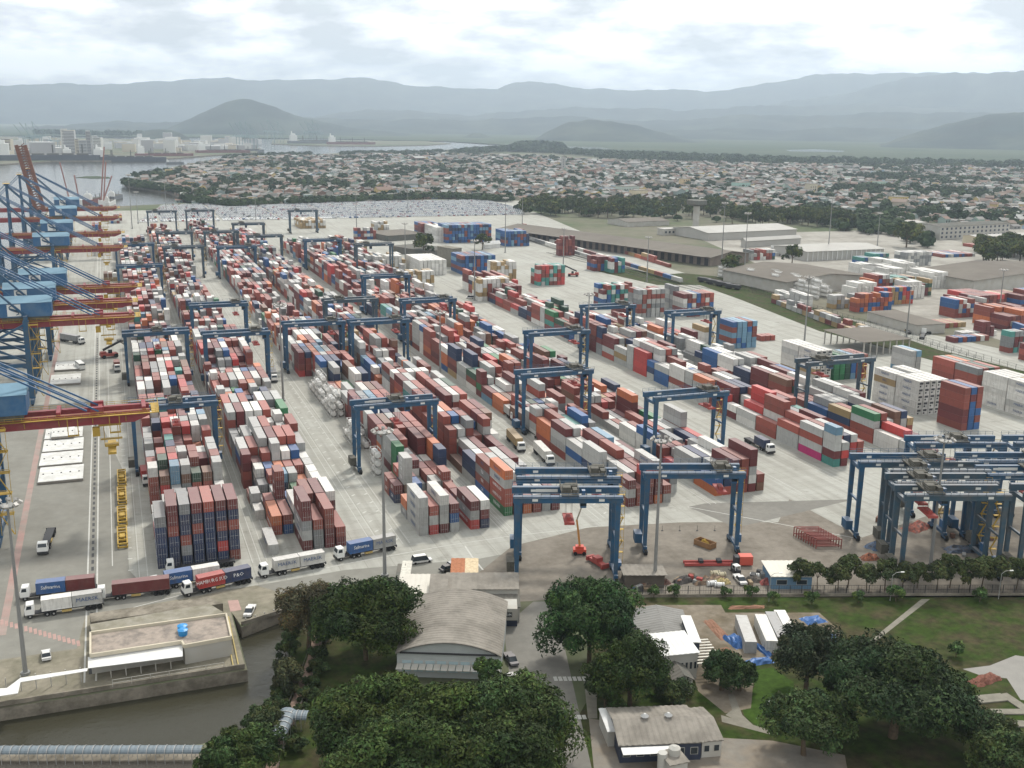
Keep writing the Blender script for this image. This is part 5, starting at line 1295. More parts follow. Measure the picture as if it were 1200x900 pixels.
# ---- quay things: hatch covers, spreader frames, bus, reach stacker
m_hatch = mat('hatch_cover_grey', (.56,.56,.53), .7, var=.08, dirt=(.33,.31,.28), dscale=.5, dmix=.4)
hp = None
def hatch(px, py, w, d, z, label):
    x, y = at(px, py, z)
    r = thing('hatch_cover', label, 'hatch cover', (x, y, z), R(rnd.uniform(-.8, .8)), 'ship hatch covers laid on the quay')
    for k in range(3):
        m = MB(); m.box(.05, w-.05, k*d/3+.02, (k+1)*d/3-.02, .12, .85); m.obj('panel', m_hatch, r)
    m = MB(); m.box(0, w, -.1, -.02, .1, .7); m.box(.2, w-.2, 0, d, .0, .11); m.obj('edge_frame', mat('hatch_edge', (.22,.20,.17), .8), r)
    m = MB()
    for i in range(5):
        for j in (0,): m.cyl((w*(i+.5)/5, d*.5, .85), (w*(i+.5)/5, d*.5, 1.05), .22, 6)
    m.objs('fitting', m_dark, r)
for k, (px, py, w, d, z, s) in enumerate([(44,568.5,12.4,14.2,.05,'front white hatch cover on the quay'), (45.5,549,12.4,13.2,.05,'second white hatch cover on the quay'), (49.5,532.5,12.2,13.2,.05,'third white hatch cover on the quay'),
      (52,517.5,11.8,12,.05,'lower hatch cover of the pair on the quay'), (60,515,7.2,11,1.2,'small hatch cover lying on top of another'), (55,497,12.2,9,1.2,'upper hatch cover under the red boom'), (55,498,12.2,9.4,.05,'lower hatch cover under the red boom'),
      (58,453,11.5,17,.05,'hatch cover beyond the red boom'), (64,436,10.6,16,.05,'farthest pale hatch cover on the quay')]): hatch(px, py, w, d, z, s)
for k, (py, s) in enumerate([(571,'farthest'), (593,'second farthest'), (618,'second nearest'), (644,'nearest')]):
    x, y = at(138, py); r = thing('spreader_frame', 'yellow lifting frame, %s one of the row on the quay' % s, 'lifting frame', (x, y, 0), 0, 'yellow lifting frames in a row on the quay')
    for t_ in range(2):
        z = .2+t_*.9; m = MB()
        for a in (0, 2.2): m.box(a, a+.3, 0, 12.4, z, z+.45)
        for b_ in (0, 2.6, 5.2, 8.0, 10.2, 12.08): m.box(.3, 2.2, b_, b_+.32, z+.02, z+.42)
        m.box(.6, 1.9, 3.4, 5.8, z+.45, z+.85); m.obj('frame', m_yel, r)
bus = thing('bus', 'small white bus parked on the quay pavement', 'bus', (*at(97,434), 0), R(14))
m = MB(); m.box(-1.2, 1.2, 0, 8.2, .45, 2.2); m.box(-1.1, 1.1, .1, 8.1, 2.75, 2.95); m.objs('body', m_cabw, bus)
m = MB(); m.box(-1.17, 1.17, .06, 8.1, 2.2, 2.75); m.obj('window_band', m_glass, bus)
for s in (-1, 1):
    for y in (1.5, 6.4): m = MB(); m.cyl((s*.9, y, .48), (s*1.22, y, .48), .48, 12); m.obj('wheel', m_tyre, bus)
def reach_stacker(px, py, rz, label, boxc=None):
    r = thing('reach_stacker', label, 'reach stacker', (*at(px, py), 0), rz, 'reach stackers at work in the yard')
    m = MB(); m.box(-1.9, 1.9, 0, 7.2, .9, 2.0); m.box(-1.2, 1.2, 0, 2.4, 2.0, 2.9); m.obj('body', mat('stacker_red', (.30,.06,.045), .6), r)
    m = MB(); m.box(-.7, .7, 3.4, 5.0, 2.0, 3.6); m.obj('operator_cab', m_glass, r)
    m = MB(); m.beam((0, 1.2, 3.6), (0, 9.6, 7.2), .8, .9); m.obj('boom', m_dark, r)
    m = MB(); m.box(-6, 6, 9.1, 10.3, 6.1, 6.6); m.box(-.6, .6, 9.2, 10.2, 6.6, 7.2); m.obj('spreader', m_grime, r)
    for s in (-1, 1):
        for y, q in ((1.1, .8), (6.3, .95)): m = MB(); m.cyl((s*1.3, y, q), (s*2.1, y, q), q, 12); m.obj('wheel', m_tyre, r)
reach_stacker(118, 420, R(-75), 'dark red reach stacker on the quay beside the bus'); reach_stacker(678, 324, R(60), 'reach stacker standing alone in the open middle yard'); reach_stacker(800, 352, R(100), 'reach stacker near the grey tower stack')
# ---- plain cars, vans, pickups
def car_proto(kind):
    r = thing('parked_car', '', 'car'); L_, h = {'car':(4.2,.75), 'van':(5.2,1.25), 'pickup':(5.2,.75)}[kind]
    m = MB(); z = .35; m.add([(-.85,0,z),(.85,0,z),(.85,L_,z),(-.85,L_,z),(-.88,.05,z+.5),(.88,.05,z+.5),(.84,L_-.08,z+.42),(-.84,L_-.08,z+.42)], [(0,3,2,1),(4,5,6,7),(0,1,5,4),(1,2,6,5),(2,3,7,6),(3,0,4,7)])
    a, b_ = {'car':(.5, L_-1.2), 'van':(.1, L_-1.1), 'pickup':(1.9, L_-1.2)}[kind]
    m.box(-.7, .7, a+.45, b_-.5, z+.42+h-.08, z+.42+h); m.obj('body', m_box_obj, r)
    g = MB(); g.add([(-.83,a,z+.46),(.83,a,z+.46),(.83,b_+.25,z+.44),(-.83,b_+.25,z+.44),(-.68,a+.4,z+.41+h-.02),(.68,a+.4,z+.41+h-.02),(.68,b_-.45,z+.41+h-.02),(-.68,b_-.45,z+.41+h-.02)], [(4,5,6,7),(0,1,5,4),(1,2,6,5),(2,3,7,6),(3,0,4,7)]); g.obj('window_band', m_glass, r)
    for s in (-1, 1):
        for y in (.85, L_-.85): w = MB(); w.cyl((s*.62, y, .32), (s*.88, y, .32), .32, 10); w.obj('wheel', m_tyre, r)
    return r
CP = {k: car_proto(k) for k in ('car', 'van', 'pickup')}; cu_ = set()
def car(kind, px, py, rz, col, label, group='cars parked about the port'):
    p = CP[kind]; x, y = at(px, py)
    if kind not in cu_: cu_.add(kind); p.location = (x, y, .03); p.rotation_euler.z = rz; p['label'] = label; p['group'] = group; r = p; p['category'] = 'van' if kind == 'van' else 'car'
    else: r = dup(p, (x, y, .03), rz, label, group)
    later.append((r, col))
later = []
car('van', 482, 661, R(-88), (.62,.62,.6), 'white van parked beside the cream cabin'); car('car', 516, 671, R(-75), (.05,.055,.06), 'dark car beside the rust brown roof'); car('car', 522, 667, R(-80), (.35,.36,.37), 'silver car beside the rust brown roof')
car('pickup', 296, 712, R(160), (.62,.62,.6), 'white pickup by the creek wall'); car('car', 55, 776, R(5), (.6,.6,.58), 'white cart near the white pier canopy') 
car('pickup', 594, 768, R(178), (.10,.10,.11), 'dark pickup with white roof on the service road'); car('car', 608, 797, R(85), (.5,.5,.48), 'pale car half hidden by the tree crown on the service road')
car('van', 744, 325+30, R(100), (.62,.62,.6), 'white van in the open middle yard'); car('car', 478, 672, R(0), (.2,.3,.4), 'blue car at the guard cabin'); car('pickup', 862, 676, R(170), (.55,.55,.53), 'white pickup between the machine scrap and the red box')
car('van', 470, 320, R(60), (.62,.62,.6), 'white van before the long white stack'); car('van', 556, 350, R(60), (.62,.62,.6), 'white van beside the white pile')
# ---- things on the dirt yard
bl_ = thing('boom_lift', 'red boom lift with its arm raised under the parked gantries', 'boom lift', (*at(679,649), 0), R(-20))
m = MB(); m.box(-1.6, 1.6, -1.1, 1.1, .5, 1.5); m.box(-1.0, 1.0, -.8, .8, 1.5, 2.2); m.obj('base', mat('lift_red', (.50,.06,.03), .5), bl_)
for s in (-1, 1):
    for y in (-1.1, 1.1): m = MB(); m.cyl((s*1.1-.0, y-.2, .5), (s*1.1, y+.2, .5), .5, 10); m.obj('wheel', m_tyre, bl_)
m = MB(); m.beam((0, 0, 2.2), (-.5, 0, 6.4), .5); m.beam((-.5, 0, 6.4), (-.9, 0, 9.0), .45); m.obj('lower_arm', mat('lift_orange', (.50,.22,.05), .5), bl_)
m = MB(); m.beam((-.9, 0, 9.0), (1.6, .5, 16.5), .3); m.box(1.1, 2.3, 0, 1.2, 16.4, 17.4); m.obj('upper_arm', mat('lift_cream', (.40,.36,.28), .6), bl_)
for k, (px, py, rz, s) in enumerate([(700,662,10,'red spreader frame hanging low beside the red lift'), (832,664,-18,'long red steel beams on the dirt yard')]):
    r = thing('spreader_beam', s, 'steel beam', (*at(px, py), 0), R(rz))
    if k == 0:
        m = MB(); m.box(-.7, .7, -3.2, 3.2, .4, 1.2); m.box(-1.1, 1.1, -3.4, -2.8, .3, 1.4); m.box(-1.1, 1.1, 2.8, 3.4, .3, 1.4); m.box(-.9,.9,-1,1,1.2,2.2); m.obj('frame', mat('spreader_red', (.30,.05,.04), .6), r)
    else:
        for q in (0, 1.6):
            m = MB(); m.box(-6.2, 6.0, q, q+.6, .15, .8); m.obj('beam', mat('beam_red', (.34,.055,.045), .7), r)
        m = MB(); m.box(-2.6,-1.6,.1,1.9,.8,1.5); m.box(1.8,2.9,.1,1.9,.8,1.5); m.objs('winch', m_dark, r)
sk = thing('skip', 'rusty open skip with yellow scrap inside on the dirt yard', 'skip', (*at(826,640), 0), R(22))
m = MB(); 
for a in ((-1.3,1.3,-2.6,-2.45,.1,1.5),(-1.3,1.3,2.45,2.6,.1,1.5),(-1.3,-1.18,-2.45,2.45,.1,1.5),(1.18,1.3,-2.45,2.45,.1,1.5),(-1.18,1.18,-2.45,2.45,.1,.25)): m.box(*a)
m.obj('bin', mat('skip_rust', (.22,.12,.05), .8, var=.3), sk)
heap('scrap_pile', 'yellow scrap lying in the rusty skip', 'scrap', 826, 638, 1.7, 2.4, 1.3, m_yel, 77).location.z = .27
rk = thing('steel_rack', 'row of red steel frames standing on the dirt yard', 'steel frames', (*at(930,628), 0), R(-18))
for k in range(10):
    m = MB(); x0, y0 = .35*k, -.95*k
    for a in (0, 6.5): m.beam((x0+a, y0, .0), (x0+a, y0, 2.5), .22)
    m.beam((x0, y0, 2.5), (x0+6.5, y0, 2.5), .22); m.beam((x0, y0, .7), (x0+6.5, y0, .7), .22); m.obj('frame', mat('frame_maroon', (.20,.045,.035), .7, var=.3), rk)
m = MB(); m.box(-1.6, 1.6, -1.2, 1.2, .4, 2.6); gb = thing('generator', 'red generator box on the dirt yard', 'generator', (*at(873,662), 0), R(-18)); m.obj('housing', mat('generator_red', (.50,.08,.05), .6), gb); m = MB(); m.box(-2.8, -1.65, -1, 1, .3, 2.4); m.obj('radiator', m_dark, gb)
fk = thing('forklift', 'dark forklift with white roof beside the red generator', 'forklift', (*at(862,672), 0), R(0)); m = MB(); m.box(-.7, .7, -1.2, 1.2, .35, 1.2); m.obj('body', m_dark, fk); m = MB(); m.box(-.7, .7, -.9, .7, 2.15, 2.25)
for a in (-.65, .65):
    for b_ in (-.85, .65): m.beam((a, b_, 1.2), (a, b_, 2.15), .08)
m.obj('cab', m_cabw, fk); m = MB(); m.box(-.5,-.35,1.2,2.6,.1,.2); m.box(.35,.5,1.2,2.6,.1,.2); m.box(-.6,.6,1.2,1.3,.1,2.3); m.obj('mast', m_dark, fk)
for k, (px, py, w_, d_, c, s) in enumerate([(832,681,9,3.2,(.20,.13,.08),'heap of machine parts and motors by the fence'), (800,682,5,2.4,(.07,.06,.055),'dark pile of tyres and parts by the fence'), (776,684,4,2,(.18,.09,.07),'rusty pile beside the open workshop'), (845,684,5,1.6,(.50,.40,.18),'cream and yellow drums heap by the fence'),
       (880,681,6,2.2,(.14,.12,.10),'scrap heap behind the small palms'), (900,684,4,2,(.30,.07,.06),'red scrap pile near the blue hut'), (755,690,6,2,(.16,.11,.07),'brown scrap pile below the open workshop'), (1030,640,8,4,(.05,.09,.16),'blue and rusty parts under the parked gantries'),
       (1075,618,9,5,(.30,.08,.05),'red and orange parts between the parked gantries'), (1130,645,10,4,(.05,.07,.11),'dark blue machinery heap at the parked gantries'), (1150,620,9,4,(.12,.10,.09),'grey machinery heap at the right of the parked gantries'), (1105,600,6,3,(.25,.18,.10),'brown crates between the parked gantries'), (1020,655,5,2.5,(.35,.12,.06),'orange parts at the front parked gantry')]):
    heap('parts_pile', s, 'scrap heap', px, py, w_, d_, 1.5, mat('scrap_%d' % k, c, .8, var=.6, nscale=1.6, dirt=(.05,.045,.04), dscale=1.1, dmix=.8), 50+k, 'heaps of machine parts on the dirt yard')
rgd = random.Random(12)
m_crm = mat('cream_paint', (.50,.44,.30), .7, var=.1)
for k, (px, py, s) in enumerate([(838,674,'cream drum lying by the machine parts, upper'), (845,676,'cream drum lying by the machine parts, lower'), (834,686,'white drum at the front of the parts heap'), (843,688,'white drum right of the front one'), (884,677,'long white pipe roll by the red scrap')]):
    r = thing('drum', s, 'drum', (*at(px, py), 0), R(rgd.uniform(-30, 10)), 'drums lying on the dirt yard'); m = MB(); m.cyl((-1.1,0,.6), (1.1,0,.6), .6, 12); m.obj('shell', m_crm if k < 2 else m_roofw, r)
    for q in (-.7, .7): m = MB(); m.cyl((q-.05,0,.6), (q+.05,0,.6), .64, 12); m.obj('hoop', m_dark, r)
for k in range(26):
    px, py = [(745+rgd.uniform(0, 30), 688+rgd.uniform(-3, 6)), (790+rgd.uniform(0, 36), 680+rgd.uniform(-3, 6)), (868+rgd.uniform(0, 34), 676+rgd.uniform(-6, 10)), (1010+rgd.uniform(0, 150), 620+rgd.uniform(-12, 36))][k % 4]
    c = rgd.choice([('rusty', (.16,.08,.05)), ('dark', (.05,.05,.05)), ('wooden', (.24,.18,.11)), ('grey', (.22,.22,.21)), ('blue', (.04,.09,.18)), ('red', (.28,.05,.04))])
    r = thing('crate', '%s crate, %s from the left among the scrap by the fence' % (c[0], nth(k)), 'crate', (*at(px, py), 0), R(rgd.uniform(0, 90)), 'crates and bins on the dirt yard'); w_, d_, h_ = rgd.uniform(.8, 2.2), rgd.uniform(.6, 1.4), rgd.uniform(.5, 1.4)
    mm = mat('crate_'+c[0], c[1], .85, var=.3, nscale=2)
    m = MB(); m.box(-w_/2, w_/2, -d_/2, d_/2, .12, h_); m.obj('box', mm, r)
    for q in (-1, 1): m = MB(); m.box(q*w_*.35-.08, q*w_*.35+.08, -d_/2-.02, d_/2+.02, 0, .115); m.obj('skid', m_dark, r)
for k in range(5):
    r = thing('marker_post', '%s thin marker post from the left at the edge of the dirt yard' % nth(k), 'post', (*at(776+k*20.5, 622), 0), 0, 'marker posts at the yard edge'); m = MB(); m.cyl((0,0,.12), (0,0,1.5), .05, 6); m.cyl((0,0,0), (0,0,.12), .3, 8); m.obj('pole', m_dark, r)
# far sheds and other large buildings
m_shedw = mat('wide_shed_roof', (.38,.37,.34), .8, var=.08, nscale=.08, dirt=(.33,.31,.28), dscale=.03, dmix=.4)
m_brown = mat('old_brown_roof', (.165,.148,.125), .9, var=.15, nscale=.12, dirt=(.13,.115,.10), dscale=.03, dmix=.6)
def big(name, label, cat, fl, fr, bl, eave, rise, wall, roof, **k): return gable(name, label, cat, fl, fr, bl, eave, rise, wall, roof, z=0, zb=eave, **k)
gs, w, d = big('goods_shed', 'very long brown goods shed with rows of arched openings', 'goods shed', (832,312), (877,307), (668,262), 7, 3.0, mat('brick_brown_wall', (.20,.165,.14), .9, var=.15, nscale=.3), m_brown, axis='y', over=2)
for k in range(34):
    m = MB(); y0 = d*(k+.25)/34; m.box(-.12, -.01, y0, y0+d/34*.5, .1, 5.6); m.obj('doorway', m_shade, gs)
for k in range(int(d/14)):
    m = MB(); m.box(-7., -2.05, 14*k+1, 14*k+14.4, 7.2, 7.4); m.obj('awning_panel', m_brown, gs)
big('warehouse', 'grey warehouse with dark curved roof beyond the strip', 'warehouse', (921,345), (1018,337), (873,314), 8, 3.4, m_wallw, m_brown, axis='y', over=1.5)
big('warehouse', 'long dark roofed warehouse at the right edge', 'warehouse', (1140,343), (1290,331), (1102,314), 8, 3.5, m_wallw, m_brown, axis='y', over=1.5)
wh, w, d = big('striped_shed', 'white ribbed roof shed with open end beyond the strip', 'shed', (945,306), (1035,302), (949,286), 7.5, 2.2, m_shedw, m_shedw, over=1.0, axis='x')
for k in range(16):
    m = MB(); m.box(w*(k+.08)/16, w*(k+.20)/16, -.7, -.02, 0, 7.1); m.obj('buttress', m_roofw, wh)
big('pale_shed', 'large pale roofed shed behind the goods shed', 'shed', (830,282), (933,277), (822,265), 7, 3, m_shedw, m_shedw, over=1)
big('pale_shed', 'second pale shed in front of the large one', 'shed', (874,290), (938,286), (868,281), 6, 2, m_shedw, m_shedw, over=1)
big('low_office', 'low cream office building left of the pale sheds', 'building', (778,276), (830,274), (775,267), 6, .5, m_wallw, m_shedw, flat=True, mono=.2, wins=12, winz=(2,4))
big('brown_depot', 'brown depot roof at the head of the goods shed', 'depot', (735,266), (784,264), (728,256), 5, 2, m_wallw, m_brown)
wt = thing('water_tower', 'concrete water tower behind the goods shed', 'water tower', (*at(815,270), 0)); m = MB(); m.cyl((0,0,0), (0,0,24), 3.2, 14); m.obj('shaft', m_wallw, wt); m = MB(); m.cyl((0,0,24), (0,0,26), 3.4, 16, r2=10); m.cyl((0,0,26), (0,0,30), 10, 16); m.obj('tank', m_roofd, wt)
os_, w, d = gable('open_shed', 'open sided shed with a brown ribbed roof in the yard', 'open shed', (1013,401), (1066,397), (961,388), 6.5, .4, m_shade, m_brown, flat=True, mono=.4, over=.8)
for c in list(os_.children):
    if c.name.startswith('wall'): bpy.data.objects.remove(c)
for i in range(8):
    for j in (0, 1): m = MB(); x_ = w*i/7; y_ = d*j; m.box(x_-.25, x_+.25, y_-.25, y_+.25, 0, 6.35); m.obj('column', m_wallw, os_)
gable('canopy_roof', 'dark flat canopy beside the truck park beyond the strip', 'canopy', (1075,381), (1108,379), (1042,364), 5, .3, m_wallw, m_brown, flat=True, mono=.2)
sc_, w, d = big('school_block', 'long white two storey block beyond the avenue', 'apartment block', (1101,281), (1182,276), (1093,262), 12, 1.5, m_wallw, m_roofd, over=.5)
for f_ in range(3):
    for k in range(16): window_on(sc_, w*(k+.25)/16, w*(k+.65)/16, -.02, 1.3+f_*3.8, 3.3+f_*3.8, m_wnavy)
big('cream_hall', 'cream hall with pale roof at the right of the white block', 'hall', (1143,288), (1215,285), (1141,275), 8, 1, mat('cream_wall', (.52,.46,.33), .9), m_shedw, over=.6, wins=9, winz=(2,5))
big('white_roof_depot', 'low depot with bright white roof beyond the avenue', 'depot', (1041,268), (1085,266), (1039,259), 5, 1, m_wallw, m_shedw)
big('terrace_block', 'grey two storey sheds behind the white stacks', 'building', (500,302), (530,299), (497,285), 5, .5, m_roofd, m_roofd, flat=True, mono=.3)
big('dark_roof_shed', 'flat grey sheds left of the large blue stack', 'shed', (455,283), (500,280), (453,270), 5, .5, m_roofd, m_brown, flat=True, mono=.3)
big('concrete_block', 'plain concrete block behind the blue stack', 'building', (531,314), (541,313), (531,287), 14, .2, m_path, m_path, flat=True, mono=.1)
big('white_tent', 'white tent roof near the blue and red stack', 'tent', (568,292), (586,290), (566,286), 4, 2, m_roofw, m_roofw)
# fence between the lawn and the yard
def fence(p0, p1, label, h=2.4, step=3.0, rail=m_dark, panel=True):
    a, b_ = at(*p0), at(*p1); L_ = math.dist(a, b_); rz = math.atan2(b_[1]-a[1], b_[0]-a[0]); r = thing('fence', label, 'fence', (*a, 0), rz); n = int(L_/step)
    me = MB().box(-.06, .06, -.06, .06, 0, h).mesh('fence_post', rail)
    for k in range(n+1): ob('fence_post', me, r, (k*L_/n, 0, 0))
    m = MB()
    for z in (.15, h*.5, h-.1): m.beam((0, 0, z), (L_, 0, z), .06)
    for k in range(int(L_/.6)): m.box(k*.6-.012, k*.6+.012, -.012, .012, .1, h-.1)
    o = m.obj('wire_mesh', rail, r); o['kind'] = 'stuff'
    return r
fence((686,698), (1240,696), 'dark wire fence between the lawn and the dirt yard', step=2.6)
m = MB(); a, b_ = at(686,699.5), at(1240,697.5); m.beam((*a, .3), (*b_, .3), .25, .6); tag(m.obj('kerb_wall', m_wall), 'low concrete kerb wall under the wire fence', 'wall')
fence((838,330), (1150,424), 'long fence on the yard side of the grass strip', step=5, h=2.2)
fence((880,340), (1200,436), 'long dark fence on the far side of the grass strip', step=5, h=2.6)
fence((340,703), (470,706), 'fence behind the creek trees along the port road', step=3)

# ================================================================== VEGETATION
def leaf_mat(name, col, var=.35, ns=.35):
    m = mat(name, src='att', rough=.85, var=var, nscale=ns)
    b = m.node_tree.nodes['Principled BSDF']; b.inputs['Specular IOR Level'].default_value = .25
    return m
m_leaf = leaf_mat('leaf', None)
m_bark = mat('bark', (.10,.075,.05), .95, var=.3, nscale=2)
def crown_mesh(name, seed, rx, ry, rz, zc, n, size, base, lobes=14, droop=.1, inner=.25):
    """a crown of many small leaf sprays set over and inside several rounded boughs"""
    rg = np.random.default_rng(seed); L_ = []
    for k in range(lobes):
        a = k*2.399+rg.uniform(-.35,.35); f = math.sqrt((k+.5)/lobes)*.86; el = rg.uniform(-.45,.25)+.62*(1-f*f)
        if k % 4 == 3: el -= .45
        L_.append((math.cos(a)*f*rx, math.sin(a)*f*ry, zc+el*rz, rg.uniform(.19,.36)*(1.25 if lobes < 14 else 1)))
    L_ = np.array(L_); k = rg.integers(0, lobes, n); c = L_[k]
    d = rg.normal(size=(n, 3)); d /= np.linalg.norm(d, axis=1)[:, None]
    low = (d[:, 2] < -.3) & (rg.random(n) < .6); d[low, 2] *= -1
    rad = np.where(rg.random(n) < inner, rg.uniform(.45, .9, n), rg.uniform(.9, 1.08, n))
    lump = 1+.14*np.sin(d[:, 0]*7+k)+.12*np.sin(d[:, 1]*9+k*2)
    P_ = c[:, :3]+d*(c[:, 3]*rad*lump)[:, None]*np.array([rx, ry, rz*1.15])
    nrm = d+rg.normal(scale=.55, size=(n, 3)); nrm[:, 2] += .35; nrm /= np.linalg.norm(nrm, axis=1)[:, None]
    u = np.cross(nrm, rg.normal(size=(n, 3))); u /= np.linalg.norm(u, axis=1)[:, None]; v = np.cross(nrm, u)
    s = size*rg.uniform(.6, 1.35, n)[:, None]
    # each spray: a bent pair of pointed blades
    q = [P_-u*s, P_-v*s*.42+nrm*s*.10, P_+u*s-nrm*s*.25*droop*4, P_+v*s*.42+nrm*s*.10]
    V = np.stack(q, 1).reshape(-1, 3)
    me = bpy.data.meshes.new(name); me.vertices.add(n*4); me.vertices.foreach_set('co', V.ravel())
    me.loops.add(n*4); me.loops.foreach_set('vertex_index', np.arange(n*4, dtype=np.int32))
    me.polygons.add(n); me.polygons.foreach_set('loop_start', np.arange(0, n*4, 4, dtype=np.int32))
    tone = (rg.normal(1, .28, n)*(1+.28*np.sin(k*1.7))).clip(.4, 2.2)
    col = np.array(base)[None, :]*tone[:, None]; lh = rg.uniform(.8, 1.45, len(L_))[k]; col[:, 0] *= rg.uniform(.85, 1.3, n)*lh; col[:, 1] *= .5+.5*lh
    ca = me.color_attributes.new('Col', 'FLOAT_COLOR', 'CORNER'); ca.data.foreach_set('color', np.repeat(np.concatenate([col, np.ones((n, 1))], 1), 4, axis=0).ravel().astype(np.float32))
    me.materials.append(m_leaf); me.update(calc_edges=True); me.shade_flat()
    return me, L_
def trunk_mb(h, r, L_, forks=7, seed=0):
    m = MB(); rg = random.Random(seed)
    top = Vector((rg.uniform(-.4,.4), rg.uniform(-.4,.4), h)); m.cyl((0,0,-.1), top, r, 9, r2=r*.7)
    for k in range(min(forks, len(L_))):
        e = Vector(L_[k][:3]); mid = top.lerp(e, .5)+Vector((0, 0, -.4)); m.cyl(top-Vector((0,0,.2)), mid, r*.45, 6, r2=r*.28); m.cyl(mid, e, r*.28, 6, r2=r*.1)
    return m
TREE = {}
def tree(kind, x, y, rz, label, group, spec, s=1.):
    if kind not in TREE:
        me, L_ = crown_mesh('crown', spec['seed'], spec['rx'], spec['ry'], spec['rz'], spec['zc'], spec['n'], spec['size'], spec['col'], spec.get('lobes', 14))
        r = thing(spec.get('name', 'leafy_tree'), label, 'tree', (x, y, 0), rz, group); ob('crown', me, r)
        trunk_mb(spec['zc']-spec['rz']*.55, spec['tr'], L_, seed=spec['seed']).obj('trunk', m_bark, r); TREE[kind] = r; r.scale = (s,)*3 if not isinstance(s, tuple) else s
        return r
    return dup(TREE[kind], (x, y, 0), rz, label, group, s)
DG, MG, LG, OG = (.022,.042,.009), (.032,.058,.012), (.055,.095,.022), (.062,.060,.030)
def big_tree(px, py, rx, ry, rz, zc, n, size, col, seed, label, lobes=16, tr=.5):
    n = int(n*2.1); size *= .62; lobes = int(lobes*1.9)
    x, y = at(px, py, zc)       # pixel of the crown centre
    tree('one%d' % seed, x, y, 0, label, None, dict(seed=seed, rx=rx, ry=ry, rz=rz, zc=zc, n=n, size=size, col=col, lobes=lobes, tr=tr))
big_tree(428,722,10.5,9,7.0,9.5,15000,.62,DG,1,'big dark green tree in front of the curved hall, left side',22)
big_tree(360,716,6.6,6,5.8,8.5,9000,.42,OG,2,'brownish dull tree at the corner of the creek')
big_tree(438,690,3.0,2.6,2.2,10.5,1400,.5,(.10,.14,.035),3,'light green crown rising behind the big tree by the road',7,.2)
big_tree(337,790,2.8,5.0,2.8,3.2,4500,.42,(.04,.05,.022),4,'low bushy tree hanging over the creek bank')
big_tree(447,838,9.5,8,6.2,8.5,14000,.6,MG,5,'broad green tree left of the curved hall entrance',22)
big_tree(418,862,6.8,6.5,5.2,8,9000,.55,DG,6,'dark tree beside the footpath corner',18)
big_tree(520,852,10.5,7.5,6.2,8.5,14000,.6,MG,7,'wide green tree below the curved hall',22)
big_tree(465,893,10.5,8,6.5,9.5,14000,.6,(.028,.055,.014),8,'green tree at the bottom edge, left of centre',22)
big_tree(600,845,10.5,9,6.5,8.5,14000,.6,(.030,.056,.015),9,'round green tree left of the service road',22)
big_tree(585,900,10,8,6,9,11000,.6,DG,10,'dark tree at the bottom edge by the service road',20)
big_tree(572,785,2.6,2.4,2.2,8.0,1100,.6,(.045,.085,.02),11,'thin open tree top at the corner of the curved hall',6,.18)
big_tree(692,727,9.8,9,7.2,9.5,16000,.62,(.024,.056,.016),12,'big round green tree right of the service road',24)
big_tree(740,783,6.6,6.3,5.6,7.5,11000,.5,DG,13,'dark rounded tree in front of the grey roofed office',20)
big_tree(712,800,5,5,3.6,5,5000,.5,DG,14,'low dark tree under the big round one by the footpath')
big_tree(279,886,6.8,4.5,4.2,4.2,8000,.55,(.032,.06,.016),15,'bushy green tree at the bottom left by the walkway')
big_tree(312,848,2.8,3.4,2.4,2.6,3200,.45,(.034,.05,.018),16,'low shrubs tree on the creek bank near the walkway')
big_tree(847,785,4.0,3.8,3.6,4.2,4200,.5,(.026,.050,.018),17,'round shrub tree left of the lawn path')
big_tree(868,790,3.2,3.0,2.8,3.4,2600,.5,(.028,.056,.02),18,'smaller round shrub tree beside the lawn path')
big_tree(948,768,6.4,6.2,5.6,7.5,9500,.55,(.024,.038,.018),19,'dark tree in front of the cabin containers',18)
big_tree(1052,810,13.6,12,7.6,9,24000,.62,(.020,.040,.013),20,'very large dark spreading tree on the lawn',30,.9)
big_tree(945,845,7.8,7,5.0,6.5,8000,.55,(.032,.058,.018),21,'green tree left of the very large dark tree',18)
big_tree(1155,862,5.5,5,4.0,4.5,4600,.5,(.040,.062,.022),22,'light bushy tree at the lower right corner')
big_tree(1180,885,6,5,4.5,5.5,5000,.5,(.036,.062,.02),23,'green bush at the right bottom corner')
big_tree(790,812,3.6,3.2,2.6,2.8,2600,.45,(.030,.050,.018),24,'round bush in front of the dark tiled house')
big_tree(775,800,2.2,2,1.8,2.2,1200,.4,(.05,.075,.03),25,'small light bush beside the dark tiled house',8,.15)
BK = dict(seed=47, rx=2.0, ry=1.9, rz=1.5, zc=1.3, n=1500, size=.32, col=(.034,.052,.016), lobes=9, tr=.08, name='bank_bush')
for k, (px, py, s) in enumerate([(344,742,1.0),(340,756,.9),(336,770,1.1),(334,800,.9),(330,812,1.0),(325,824,.8),(332,832,.7),(318,838,.9),(306,846,1.0),(296,856,1.0),(378,752,.8),(374,772,.9),(372,790,1.0),(366,806,.8),(360,822,.9),(300,868,.9),(352,838,.7),(340,862,.6),(346,880,.9)]):
    x, y = at(px, py); tree('bankbush', x, y, rnd.uniform(0, 6), '%s bush from the top along the creek bank, %s side of the boards' % (nth(k % 10), 'water' if k < 10 or k == 15 else 'land'), 'bushes on the creek bank', BK, s)
